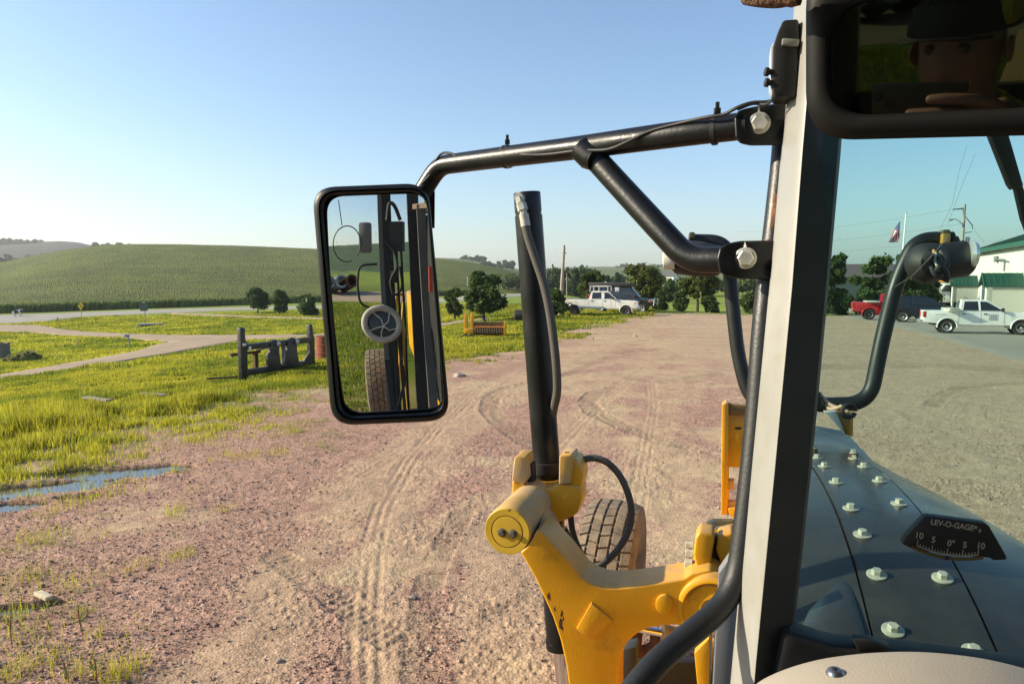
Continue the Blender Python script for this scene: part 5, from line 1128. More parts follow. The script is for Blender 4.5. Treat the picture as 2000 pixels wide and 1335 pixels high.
sgn = MB().box((.42, -1.0015, .98), (.46, .006, .36)).build('door_sign', mat('door_sign_grey', (.45, .47, .47), .6), t)
m = MB()
for b_ in ((.42, -1.0055, 1.155, .46, .012), (.42, -1.0055, .805, .46, .012), (.195, -1.0055, .98, .012, .36), (.645, -1.0055, .98, .012, .36)): m.box(b_[:3], (b_[3], .003, b_[4]))
for z_ in (.86, .90): m.box((.42, -1.0055, z_), (.34, .003, .02))
for x_ in (.32, .42, .52): m.box((x_, -1.0055, 1.03), (.05, .003, .16), )
m.build('sign_print', mat('sign_print_grey', (.16, .17, .18), .7), sgn)
m = MB(); 
for k, ww_ in enumerate((.05, .09, .06, .10, .05)): m.box((-2.35 + k * .12, -1.002, 1.10), (ww_, .006, .035))
m.build('bed_badge', CBLK, t)
m = MB()
for y_, z_ in ((-.1, 1.12), (-.13, 1.0), (.35, 1.0)): m.box((-2.888, y_, z_), (.01, .07, .06))
m.build('tailgate_badge', CBLK, t)
# red pickup
D2 = pick(5.6, 3.5, 1.12, top=[(-1.02, 1.30), (-1.0, 1.28), (1.25, 1.28), (1.45, 1.25), (2.55, 1.17), (2.75, 1.10)], cab=(-1.05, -.92, .35, 1.20), doors=(-1.03, .05, 1.08), handles=(-.80, .27), mir=.95,
    wins=[[(-.82, 1.33), (-.74, 1.82), (-.10, 1.84), (-.06, 1.33)], [(.04, 1.33), (.02, 1.84), (.34, 1.82), (.92, 1.38), (.90, 1.33)]], hood=1.18)
t, bd, cb_ = vehicle('pickup_truck', 'red pickup truck parked farthest left on the apron beside the dark blue car', 'pickup truck', place(1699, 626, D2, .93), HEAD, car_paint('red_car_paint', (.42, .015, .02)), D2, .93, rim=CRIMD)
MB().box((-1.5, 0, 1.34), (.9, 1.6, .10), bev=.02).build('bed_load', bpy.data.materials['aluminium'], t)
# dark blue SUV
D3 = dict(L=4.75, W=.94, wr=.36, rx=-1.42, fx=1.35, belt=1.02, sill=.42, hood=1.0, rail=1.06, roof=1.70, tumble=.26, top=[(-2.30, 1.08), (1.05, 1.02), (1.3, 1.0), (2.2, .88), (2.34, .80)], cab=(-2.32, -1.95, -.1, 1.15), doors=(-.98, .06, 1.02), handles=(-.75, .28), mir=.85,
    wins=[[(-1.98, 1.08), (-1.75, 1.52), (-1.05, 1.58), (-1.0, 1.08)], [(-.93, 1.08), (-.96, 1.60), (.0, 1.60), (.02, 1.08)], [(.10, 1.08), (.08, 1.60), (.22, 1.55), (.92, 1.12), (.90, 1.08)]])
vehicle('sport_utility_vehicle', 'dark navy blue SUV parked between the red pickup and the white pickup', 'SUV', place(1766, 631, D3, .98), HEAD, car_paint('navy_car_paint', (.006, .009, .020)), D3, .98)
# white long bed pickup on the grass
D4 = pick(6.55, 4.35, 1.22, top=[(-.78, 1.36), (-.76, 1.34), (1.55, 1.34), (1.75, 1.31), (3.0, 1.25), (3.2, 1.18)], cab=(-.80, -.62, .75, 1.62), doors=(-.78, .38, 1.42), handles=(-.5, .58), mir=1.25, wr=.41, sill=.58, belt=1.34, hood=1.27, rail=1.36, roof=2.02, orange=1,
    wins=[[(-.56, 1.40), (-.50, 1.90), (.22, 1.92), (.26, 1.40)], [(.50, 1.40), (.48, 1.92), (.78, 1.90), (1.30, 1.46), (1.30, 1.40)]])
t, bd, cb_ = vehicle('pickup_truck', 'white long bed pickup with a ladder rack on the grass by the leaning pole', 'pickup truck', place(1118.5, 616.5, D4, .91), HEAD, WP2, D4, .91, rim=CRIMD)
m = MB(); m.box((-2.03, -.93, 1.365), (2.4, .10, .03)); m.build('bed_rail', CBLK, t)
m = MB(); m.box((-2.03, .93, 1.365), (2.4, .10, .03)); m.build('bed_rail', CBLK, t)
m = MB()
for x in (-.62, .12, .85): m.tube([(x, -.78, 2.0), (x, -.78, 2.40)], .032, 8)
m.tube([(-.62, -.78, 2.40), (.85, -.78, 2.40)], .035, 8); m.tube([(-.62, .78, 2.40), (.85, .78, 2.40)], .035, 8)
for x in (-.62, .85): m.tube([(x, -.78, 2.40), (x, .78, 2.40)], .03, 8); m.tube([(x, .78, 2.0), (x, .78, 2.40)], .03, 8)
m.build('ladder_rack', mat('rack_paint', (.55, .55, .53), .5), t)
MB().box((1.55, -.45, 2.16), (.34, .06, .34), bev=.02).build('rack_box', bpy.data.materials['rack_paint'], t)
D5 = dict(L=5.5, W=1.0, wr=.36, rx=-1.65, fx=1.85, belt=1.25, sill=.5, hood=1.18, rail=1.5, roof=2.15, tumble=.16, orange=1, top=[(-2.7, 1.55), (1.4, 1.25), (1.6, 1.2), (2.5, 1.12), (2.7, 1.02)], cab=(-2.72, -2.62, .85, 1.65), doors=(.1, 1.25), handles=(.3,), mir=1.3,
    wins=[[(-2.3, 1.45), (-2.28, 2.0), (-1.1, 2.02), (-1.1, 1.45)], [(-1.0, 1.45), (-1.0, 2.02), (.05, 2.02), (.05, 1.4)], [(.2, 1.32), (.2, 2.0), (.78, 2.0), (1.34, 1.40), (1.34, 1.32)]])
g5 = G(1213, 609.5); g5.z += .02
t, bd, cb_ = vehicle('conversion_van', 'black van with a roof box and bull bar parked behind the white long bed pickup', 'van', g5, R_(-24), car_paint('black_car_paint', (.010, .011, .014)), D5, .97)
m = MB(); m.box((-.9, 0, 2.32), (3.5, 1.6, .30), bev=.06); m.build('roof_box', CBLK, t)
m = MB(); m.tube([(2.9, -.7, .6), (2.95, -.7, 1.15), (2.95, .7, 1.15), (2.9, .7, .6)], .04, 8); m.tube([(2.95, -.7, .85), (2.95, .7, .85)], .04, 8); m.build('bull_bar', CHRD, t)
m = MB(); m.box((.75, -.6, 2.42), (.2, .16, .12), bev=.02); m.box((-1.2, -.5, 2.5), (.12, .12, .08)); m.build('roof_lamp', GLH, t)
# white highway truck with orange light bar, behind the parked cars, nose to the left
tp = Vector((.604 * 71, 71, float(zt(43, 71))))
t = thing('dump_truck', 'white heavy truck with an orange cab guard parked behind the blue SUV', 'truck', tp, R_(168))
MB().prism([(1.1, -1.0, .9), (1.0, -1.0, 1.95), (3.0, -.85, 1.80), (3.15, -.8, 1.1), (3.1, -.8, .8)], (0, 1.9, 0), .12, 4).build('hood', WP, t, sharp=50)
MB().prism([(-.9, -1.15, .9), (-.9, -1.15, 2.7), (-.75, -1.15, 2.82), (.55, -1.15, 2.78), (1.05, -1.15, 1.95), (1.15, -1.15, .9)], (0, 2.3, 0), .07, 3).build('cab', WP, t, sharp=50)
MB().prism([(.62, -1.0, 2.68), (1.05, -1.0, 2.0), (1.05, 1.0, 2.0), (.62, 1.0, 2.68)], (.03, 0, .01), .004).build('windscreen', CWIN, t)
for s_ in (1, -1):
    MB().prism([(-.3, s_ * 1.155, 1.95), (-.3, s_ * 1.155, 2.6), (.45, s_ * 1.155, 2.6), (.85, s_ * 1.155, 2.0)], (0, s_ * .012, 0), .002).build('side_window', CWIN, t)
    MB().tube([(1.2, s_ * 1.2, 1.7), (.9, s_ * 1.3, 2.5)], .04, 8).build('mirror_post', ORG, t)
    MB().box((.95, s_ * 1.32, 2.2), (.10, .16, .5), bev=.02).build('wing_mirror', CHRD, t)
    for x in (2.2, -1.8, -3.0):
        wh = MB().lathe([(-.14, .32), (-.14, .48), (0, .52), (.14, .48), (.14, .32)], (x, s_ * .95, .52), (0, s_, 0), 26, False).build('wheel', CTYRE, t)
        MB().lathe([(-.1, .33), (.12, .33), (.05, .2), (.10, .1), (.10, .001)], (x, s_ * .95, .52), (0, s_, 0), 20).build('rim', CRIM, wh)
MB().box((3.14, 0, 1.35), (.08, 1.3, .8), bev=.03).build('grille', CHRD, t)
MB().box((3.2, 0, .65), (.25, 2.3, .3), bev=.04).build('front_bumper', CHRD, t)
m = MB(); m.box((.2, 0, 2.95), (.5, 2.0, .16), bev=.03); m.box((-.4, 0, 2.98), (.9, 2.2, .08), bev=.01); m.build('light_bar', mat('orange_paint', (.55, .2, .03), .45, var=.15), t)
MB().bar((.95, -.9, 1.95), (.3, -1.05, 2.9), .08, .08).build('guard_strut', bpy.data.materials['orange_paint'], t)
MB().box((-2.9, 0, 1.75), (3.6, 2.3, 1.5), bev=.05).build('dump_box', WP, t)
m = MB(); m.box((-1.2, 0, .7), (7.2, 1.0, .3)); m.build('chassis', CBLK, t)

# ------------------------------------------------------------ buildings
WALLW = mat('ribbed_white_steel', (.62, .61, .55), .5, var=.04, vs=.6)
GRN = mat('green_steel_roof', (.012, .055, .038), .5, var=.12, vs=1.5)
GRNT = mat('green_trim', (.02, .10, .06), .45, var=.1)
B0 = Vector((46.6, 73, 0)); Bd = Vector((-10.2, -22, 0)).normalized(); Bn = Vector((-Bd.y, Bd.x, 0)) * -1
if Bn.x > 0: Bn = -Bn
LB_ = 46.0; DB = 17.0; zg = -1.4; ze = 5.35; zrg = 8.35
bl = thing('metal_building', 'large white ribbed metal building with a green roof on the right', 'building', B0 + Vector((0, 0, -.5)))
def bp(s_, d, z): return B0 + Bd * s_ - Bn * d + Vector((0, 0, z))
m = MB(); nr = int(LB_ / .3)
prof = []
for k in range(nr):
    s0 = k * LB_ / nr
    prof += [(s0, 0), (s0 + .22, 0), (s0 + .24, -.03), (s0 + .28, -.03)]
vs_ = [bp(s_, d, z) for z in (zg, ze) for s_, d in prof]; n = len(prof)
m.add(vs_, [(i, i + 1, n + i + 1, n + i) for i in range(n - 1)])
m.add([bp(0, 0, zg), bp(0, DB, zg), bp(0, DB, ze), bp(0, DB / 2, zrg), bp(0, 0, ze)], [(0, 1, 2, 3, 4)]); m.add([bp(LB_, 0, zg), bp(LB_, DB, zg), bp(LB_, DB, ze), bp(LB_, DB / 2, zrg), bp(LB_, 0, ze)], [(0, 1, 2, 3, 4)])
m.add([bp(0, DB, zg), bp(LB_, DB, zg), bp(LB_, DB, ze), bp(0, DB, ze)], [(0, 1, 2, 3)])
wl_ = m.build('wall', WALLW, bl, True, flat=True)
m = MB(); e = .45; sl_ = (zrg - ze) / (DB / 2)
m.prism([bp(-e, -e, ze - sl_ * e + .03), bp(-e, DB / 2, zrg + .03), bp(-e, DB + e, ze - sl_ * e + .03), bp(-e, DB + e, ze - sl_ * e + .13), bp(-e, DB / 2, zrg + .13), bp(-e, -e, ze - sl_ * e + .13)], Bd * (LB_ + 2 * e)); rf = m.build('roof', GRN, bl, True, flat=True)
m = MB()
for k in range(0, 60):
    s_ = -e + k * .8
    if s_ > LB_ + e: break
    m.bar(bp(s_, -e, ze - sl_ * e + .15), bp(s_, DB / 2, zrg + .15), .05, .05)
m.build('roof_seams', GRN, rf, True, flat=True)
m = MB(); m.bar(bp(-e - .02, -e - .03, ze - sl_ * e + .02), bp(LB_ + e, -e - .03, ze - sl_ * e + .02), .16, .34); m.build('eave_trim', GRNT, rf, True)
MB().bar(bp(-.03, -.06, zg), bp(-.03, -.06, ze - .05), .14, .14).build('corner_trim', mat('white_trim', (.72, .72, .68), .5), bl, True)
wlp = bp(12.6, 0, 0); m = MB()
a_ = P(1951, 505, 1); r = ray(1950, 506); tt = (bp(0, 0, 0).dot(Bn)) / r.dot(Bn); q0 = CAM + r * tt; q0.z = (CAM + r * tt).z
r2 = ray(1973, 507); q1 = CAM + r2 * ((bp(0, 0, 0).dot(Bn)) / r2.dot(Bn))
m.box(q0 + Bn * .1, (.35, .35, .5)); m.tube([q0 + Bn * .25, q1 + Bn * .35, q1 + Bn * .35 + Vector((0, 0, -.9))], .07, 8); m.build('wall_conduit', mat('grey_conduit', (.2, .2, .2), .5), wl_, True)
def porch(s0, hw, pr, zb, ztop):
    pl = float(zt(bp(s0, 0, 0).x, bp(s0, 0, 0).y)); W0 = hw * .82
    pw = MB()
    for sd in (-1, 1): pw.prism([bp(s0 + sd * W0, 0, pl), bp(s0 + sd * W0, -pr * .85, pl), bp(s0 + sd * W0, -pr * .85, zb), bp(s0 + sd * W0, 0, zb)], Bd * .06)
    w0 = pw.build('porch_wall', mat('porch_cladding', (.42, .41, .36), .6, var=.05), bl, True)
    m = MB(); dz = .10
    for sd in (-1, 1):
        m.prism([bp(s0 + sd * hw, .0, zb - .12), bp(s0 + sd * hw, -pr - .2, zb - .12), bp(s0, -pr - .2, ztop), bp(s0, 0, ztop)], Vector((0, 0, dz)))
    r_ = m.build('porch_roof', GRN, w0, True, flat=True)
    m = MB()
    for k in range(8):
        d = -(pr + .2) * k / 7
        for sd in (-1, 1): m.bar(bp(s0 + sd * hw, d, zb - .0), bp(s0, d, ztop + .12), .05, .05)
    for sd in (-1, 1): m.bar(bp(s0 + sd * hw, -pr - .22, zb - .07), bp(s0, -pr - .22, ztop + .05), .05, .2)
    m.build('porch_roof_trim', GRNT, w0, True, flat=True)
    m = MB(); m.prism([bp(s0 - W0, -pr * .85, zb), bp(s0 + W0, -pr * .85, zb), bp(s0, -pr * .85, ztop - .05)], -Bn * .06); m.build('porch_gable', bpy.data.materials['white_trim'], w0, True, flat=True)
    m = MB()
    for sd in (-1, 1): m.bar(bp(s0 + sd * W0, -pr, pl), bp(s0 + sd * W0, -pr, zb), .16, .16)
    m.build('porch_post', bpy.data.materials['white_trim'], w0, True)
    MB().prism([bp(s0 - .5, -.02, pl), bp(s0 + .5, -.02, pl), bp(s0 + .5, -.02, pl + 2.0), bp(s0 - .5, -.02, pl + 2.0)], Bn * .05).build('door', mat('porch_door', (.5, .5, .46), .5), w0, True)
def wall_s(px, py=560):
    r = ray(px, py); tt = (bp(0, 0, 0).dot(Bn)) / r.dot(Bn); return (r * tt - B0).dot(Bd)
porch(wall_s(1908), 1.25, 2.1, 2.05, 2.85); porch(wall_s(1997), 1.25, 2.3, 2.25, 3.05)
# low building with a dull purple roof behind the trees
lb = G(1640, 560); t = thing('long_shed', 'long low building with a dull purple roof behind the trees', 'building', (50, 100, -1))
yb = 104; xa, xb = (1615 - 1000) / FPX * yb, (1905 - 1000) / FPX * yb
m = MB(); m.prism([(xa, yb, -2.5), (xb, yb, -2.5), (xb, yb, 2.6), (xa, yb, 2.6)], (0, 10, 0)); m.build('wall', mat('tan_wall', (.25, .24, .22), .7), t, True)
m = MB(); m.prism([(xa - .5, yb - .6, 2.55), (xa - .5, yb + 5, 4.5), (xa - .5, yb + 10.6, 2.55), (xa - .5, yb + 10.6, 2.7), (xa - .5, yb + 5, 4.65), (xa - .5, yb - .6, 2.7)], (xb - xa + 1, 0, 0)); m.build('roof', mat('purple_roof', (.12, .085, .085), .8, var=.1), t, True)
# white farmhouse
fb = P(1308, 553, 300); t = thing('farmhouse', 'white house with a dark gable roof half hidden among the trees', 'house', (fb.x, fb.y, fb.z), R_(-35)); t.scale = (.8, .8, .8)
m = MB(); m.prism([(-3.0, -2.2, -1.5), (3.0, -2.2, -1.5), (3.0, -2.2, 3.8), (-3.0, -2.2, 3.8)], (0, 5.6, 0)); m.prism([(-3.0, -2.2, 3.8), (-3.0, 3.4, 3.8), (-3.0, .6, 5.9)], (6.0, 0, 0)); wl2 = m.build('wall', mat('white_siding', (.72, .72, .66), .6, var=.05), t, flat=True)
m = MB()
for sd in (-1, 1): m.prism([(-3.4, .6, 6.05), (3.4, .6, 6.05), (3.4, .6 + sd * 3.3, 3.55), (-3.4, .6 + sd * 3.3, 3.55)], (0, 0, .15))
m.build('roof', mat('grey_shingle', (.09, .09, .095), .9, var=.1), t, flat=True)
for z in (.5, 2.4):
    for y in (-.6, 1.6): MB().box((-3.02, y, z + .3), (.06, .7, 1.0)).build('window', CWIN, wl2)
for x in (-1.8, 0, 1.8): MB().box((x, -2.22, 2.0), (.8, .06, 1.1)).build('window', CWIN, wl2)

# ------------------------------------------------------------ poles, flag, wires, signs
WOOD = mat('weathered_pole', (.30, .27, .22), .85, var=.2, vs=3, bump=.3, bs=20)
def pole(name, label, cat, px0, py0, px1, py1, r0, r1, m_, Y=None):
    b = G(px0, py0) if Y is None else P(px0, py0, Y / ray(px0, py0).y)
    if Y is not None: b.z = float(zt(b.x, b.y))
    tp_ = P(px1, py1, b.y / ray(px1, py1).y); t = thing(name, label, cat, b)
    MB().tube([(0, 0, -.3), (tp_ - b) * .5, tp_ - b], [r0, (r0 + r1) / 2, r1], 12).build('shaft', m_, t); return t, tp_ - b
t, v = pole('utility_pole', 'leaning weathered utility pole standing behind the white pickup on the grass', 'utility pole', 1093.5, 615, 1102, 481, .15, .10, WOOD)
MB().box(v * .99 + Vector((.0, 0, .05)), (.1, .1, .18)).build('pole_cap', CBLK, t)
MB().tube([v * .90 + Vector((-.12, 0, 0)), v * .90 + Vector((.22, 0, .02))], .03, 6).build('insulator', CBLK, t)
pole('utility_pole', 'thin grey pole far behind the leaning pole by the dark trees', 'utility pole', 1107, 568, 1107, 533, .10, .08, WOOD, 150)
pole('utility_pole', 'small pale pole on the grassy hillside above the round tree', 'utility pole', 913, 556, 913, 540, .12, .1, mat('pale_pole', (.5, .48, .44), .8), 262)
pole('bollard_pole', 'slim bare grey post rising at the edge of the yard by the trees', 'post', 1617, 613, 1622.5, 520, .10, .08, mat('grey_post', (.42, .42, .38), .7, var=.1))
t, v = pole('utility_pole', 'tall utility pole with street lamp and transformer beside the white building', 'utility pole', 1874, 560, 1884.5, 399, .19, .13, WOOD, 80)
def on(f, dx=0, dz=0): return v * f + Vector((dx, 0, dz))
MB().tube(spline([on(.80), on(.84, -.5), on(.86, -1.0), on(.855, -1.35)], 5), .035, 8).build('lamp_arm', mat('galvanised', (.22, .23, .24), .5, .4), t)
lm = MB().lathe([(0, .05), (.05, .22), (.15, .25), (.2, .1)], on(.855, -1.4, -.12), (-.2, 0, 1), 16).build('lamp_head', bpy.data.materials['galvanised'], t)
MB().lathe([(0, .2), (.55, .2)], on(.66, .55, -.2), (0, 0, 1), 18).build('transformer', mat('transformer_grey', (.25, .27, .28), .5), t)
m = MB(); m.tube([on(.955, -1.25, -.05), on(.965)], .05, 6)
for k in range(4): m.lathe([(-.06, .05), (0, .09), (.06, .05)], on(.957, -1.2 + .3 * k, -.03), (1, 0, 0.1), 8)
m.tube([on(.90), on(.80, 1.0), on(.77, 1.0)], .04, 6); m.tube([on(.74, .95), on(.73, .2)], .04, 6); m.build('cross_arm', CBLK, t)
pt = Vector(t.location)
WIRE = mat('wire', (.12, .13, .14), .6, var=0)
def wire(label, a, b, sag, r=.014):
    a, b = Vector(a), Vector(b); pts = [a.lerp(b, k / 16) - Vector((0, 0, sag * 4 * (k / 16) * (1 - k / 16))) for k in range(17)]
    setp(MB().tube(pts, r, 5).build('power_line', WIRE), label, 'power line', 'power lines at the utility pole')
wire('upper power line running left from the tall utility pole', pt + on(.955, -1.2), P(1440, 452, 130), .8)
wire('middle power line running left from the tall utility pole', pt + on(.82, -.1), P(1440, 478, 130), .7)
wire('lower power line running left from the tall utility pole', pt + on(.68, -.1), P(1440, 498, 130), .6)
wire('guy wire slanting from the tall utility pole down to the building', pt + on(.90), P(1922, 474, 68), .05)
wire('service line from the tall utility pole to the roof of the building', pt + on(.52), P(1958, 466, 62), .15)
# flag
fb_ = P(1753.5, 600, 60); t = thing('flagpole', 'tall white flagpole in front of the trees', 'flagpole', (fb_.x, fb_.y, float(zt(fb_.x, fb_.y))))
fl_top = P(1760.5, 419, 60 / 1); bb = Vector(t.location); vt = fl_top - bb; vt.y = 0
MB().tube([(0, 0, 0), vt * .5, vt], [.08, .07, .05], 12).build('shaft', mat('white_pole', (.75, .75, .72), .4), t)
MB().lathe([(-.06, .001), (-.04, .06), (0, .075), (.04, .06), (.06, .001)], vt + Vector((0, 0, .06)), (0, 0, 1), 14).build('finial', mat('gilt', (.6, .45, .15), .3, .8), t)
ff = thing('flag', 'striped red white and blue national flag hanging limp from the flagpole', 'flag', P(1759, 432, 60))
nu, nv = 36, 40; us_ = np.linspace(0, 1, nu); vs__ = np.linspace(0, 1, nv); co = []; colr = []
p00 = P(1758.5, 431, 60); p01 = P(1757, 453, 60); p10 = P(1733.5, 473, 60); p11 = P(1755, 473.5, 60)
for v_ in vs__:
    for u_ in us_:
        p = p00.lerp(p01, v_) * (1 - u_) + p10.lerp(p11, v_) * u_
        p = p + Vector((0, .16 * math.sin(u_ * 5 + v_ * 9), 0)) * min(1, u_ * 3)
        co.append(p - Vector(ff.location))
fs = gridfaces(nv, nu)
FM = [mat('flag_red', (.42, .03, .05), .8, var=.1), mat('flag_white', (.70, .68, .66), .8, var=.05), mat('flag_blue', (.025, .035, .13), .8, var=.1)]
me = bpy.data.meshes.new('cloth'); me.from_pydata([tuple(c) for c in co], [], [tuple(f) for f in fs]); o = link('cloth', me, FM[0], ff); me.materials.append(FM[1]); me.materials.append(FM[2])
for k, p in enumerate(me.polygons):
    j, i = divmod(k, nu - 1); v_ = (j + .5) / (nv - 1); u_ = (i + .5) / (nu - 1); st = int(v_ * 13)
    p.material_index = 2 if (u_ < .40 and st < 7) else (st % 2)
    if p.material_index == 2 and (i % 3 == 1) and (j % 4 == 2): p.material_index = 1
me.shade_smooth()
so_m = o.modifiers.new('thick', 'SOLIDIFY'); so_m.thickness = .01
# signs on the left
STEEL = mat('sign_post', (.22, .22, .21), .6, .3, var=.1)
def psign(name, label, cat, px, pyb, pxt, pyt, Y=None):
    b = G(px, pyb); tp_ = P(pxt, pyt, b.y / ray(pxt, pyt).y); t = thing(name, label, cat, b)
    v = tp_ - b; MB().tube([(0, 0, -.2), v], .045, 8).build('post', STEEL, t); return t, v
t, v = psign('curve_warning_sign', 'yellow diamond curve warning sign beside the highway', 'road sign', 159, 622, 158, 593)
s_ = .62; c_ = v * .86 + Vector((0, -.07, 0)); pl = MB().prism([c_ + Vector(q) for q in ((0, 0, s_ * 1.05), (s_ * .8, 0, 0), (0, 0, -s_ * 1.05), (-s_ * .8, 0, 0))], (0, .03, 0)).build('sign_plate', mat('sign_yellow', (.85, .55, .03), .5, var=.03), t)
m = MB(); m.bar(c_ + Vector((.12, -.02, -.34)), c_ + Vector((.10, -.02, 0)), .13, .02); m.bar(c_ + Vector((.12, -.02, -.02)), c_ + Vector((-.14, -.02, .2)), .13, .02); m.prism([c_ + Vector(q) for q in ((-.28, -.03, .18), (-.02, -.03, .38), (-.24, -.03, .44))], (0, .02, 0)); m.build('arrow', CBLK, pl)
t, v = psign('street_sign', 'dark sign back on a tall leaning post beside the culvert', 'road sign', 284.5, 635, 282, 598)
MB().box(v + Vector((-.05, -.06, -.1)), (.9, .03, .9)).build('sign_plate', mat('sign_back_green', (.07, .10, .075), .6), t)
MB().box(v + Vector((-.05, -.06, .48)), (.3, .03, .14)).build('top_plate', mat('pale_green', (.4, .5, .42), .6), t)
t, v = psign('marker_sign', 'small blue marker on a leaning post in the lawn near the branch road', 'road sign', 256, 679, 249, 655)
MB().box(v + Vector((0, -.05, -.02)), (.34, .02, .16)).build('sign_plate', mat('sign_blue', (.14, .20, .42), .6), t)
t, v = psign('marker_post', 'short dark post at the end of the ditch near the road bend', 'post', 112.5, 634, 112.5, 621)
MB().box(v, (.12, .1, .16)).build('reflector', CBLK, t)
t, v = psign('marker_post', 'thin pale stake standing in the bright lawn left of the blue marker', 'post', 151.5, 677, 152, 665)
MB().box(v, (.05, .04, .1)).build('flag_tip', mat('stake_yellow', (.5, .5, .1), .6), t)
for (px, pyb, pyt, lb, mt, wd) in ((29.5, 619, 606.5, 'white mailbox on a post, left one of the pair beside the highway', 'white_trim', .5), (40, 618, 604.5, 'bigger white and black mailbox, right one of the pair beside the highway', 'white_trim', .75)):
    b = G(px, pyb); tp_ = P(px, pyt, b.y / ray(px, pyt).y); v = tp_ - b; t = thing('mailbox', lb, 'mailbox', b)
    MB().box((0, 0, v.z * .3), (.28, .28, v.z * .7)).build('post', bpy.data.materials[mt], t)
    bx_ = MB(); bx_.prism([(-wd / 2, -.4, v.z * .6), (wd / 2, -.4, v.z * .6)] + [(wd / 2 * math.cos(a), -.4, v.z * .8 + wd / 2 * .8 * math.sin(a)) for a in np.linspace(0, math.pi, 8)], (0, .9, 0)); bx_.build('box', bpy.data.materials[mt], t)
    MB().box((wd * .62, -.1, v.z * .8), (.5 * wd, .7, .45 * v.z)).build('paper_box', CBLK, t)
# culvert end, hay stump, planks, brush
c = G(295, 637); t = thing('culvert_end', 'concrete culvert end sunk in the grass under the dark road sign', 'culvert', c)
MB().box((0, 0, .1), (2.6, 1.2, .5), bev=.05).build('slab', mat('culvert_concrete', (.22, .21, .2), .9, var=.2), t); MB().box((-.2, -.61, .05), (1.5, .03, .3)).build('opening', CBLK, t)
c = G(4, 700); t = thing('tree_stump', 'old grey stump at the left edge of the lower lawn', 'stump', c)
m = MB(); rs_ = [(.5, 0), (.46, .4), (.44, .9)]
rr_ = random.Random(3); vs_ = []
for r_, z in rs_ + [(.30, .86)]:
    for k in range(14): a = k / 14 * 6.2832; q = r_ * rr_.uniform(.88, 1.1); vs_.append((q * math.cos(a), q * math.sin(a), z + (rr_.uniform(-.1, .12) if z > .5 else 0)))
m.add(vs_, [(i * 14 + k, i * 14 + (k + 1) % 14, (i + 1) * 14 + (k + 1) % 14, (i + 1) * 14 + k) for i in range(3) for k in range(14)] + [tuple(range(42, 56))]); m.build('stump_wood', mat('grey_stump', (.16, .145, .125), .9, var=.3, vs=6, bump=.6, bs=12), t)
for px, py, L__, rz, lb in ((190, 787, 1.1, -.5, 'short grey board lying flat in the tall grass'), (300, 778, .8, -.3, 'second weathered board half buried in the grass, right of the first')):
    c = G(px, py); t = thing('board', lb, 'board', c + Vector((0, 0, .12)), rz); MB().box((0, 0, 0), (L__, .22, .05), bev=.008).build('plank_wood', mat('grey_board', (.22, .19, .15), .9, var=.25, vs=4), t)
c = G(85, 1168); t = thing('plank', 'pale split plank lying among the weeds at lower left', 'plank', c + Vector((0, 0, .03)), -.55); MB().box((0, 0, 0), (.22, .07, .035), bev=.006).build('plank_wood', mat('pale_plank', (.48, .42, .30), .85, var=.2, vs=12), t)

# ------------------------------------------------------------ trees and shrubs
BARK = mat('bark', (.06, .05, .04), .95, var=.3, vs=4)
LEAF = [mat('leaf_%s' % n_, (.05, .08, .02), .6, attr=True, var=0, trans=.3, spec=.25) for n_ in ('green',)][0]
def leafcloud(lobes, nl, ls, seed, c0, c1):
    r = np.random.default_rng(seed); ctr = []; tone = []
    w_ = np.array([l[3] ** 2 for l in lobes]); w_ = w_ / w_.sum(); idx = r.choice(len(lobes), nl, p=w_)
    L_ = np.array([l[:3] for l in lobes])[idx]; rad = np.array([l[3] for l in lobes])[idx]
    d = r.normal(0, 1, (nl, 3)); d /= np.linalg.norm(d, axis=1)[:, None]; q = rad * (r.random(nl) ** .5) * np.where(r.random(nl) < .22, r.uniform(1.0, 1.55, nl), 1)
    tone_l = r.uniform(.65, 1.25, len(lobes))[idx]
    p = L_ + d * q[:, None] * np.array([1, 1, .85])
    n1 = r.normal(0, 1, (nl, 3)); n1 /= np.linalg.norm(n1, axis=1)[:, None]; n2 = np.cross(n1, r.normal(0, 1, (nl, 3))); n2 /= np.linalg.norm(n2, axis=1)[:, None] + 1e-9
    s_ = ls * r.uniform(.6, 1.3, nl)[:, None]
    co = np.stack([p - n1 * s_ , p + n2 * s_ * .55, p + n1 * s_, p - n2 * s_ * .55], 1)
    t_ = r.random((nl, 1)); c = 1.55 * (np.array(c0) * (1 - t_) + np.array(c1) * t_) * tone_l[:, None]
    return co.reshape(-1, 3), np.arange(nl * 4).reshape(nl, 4), c.repeat(4, 0)
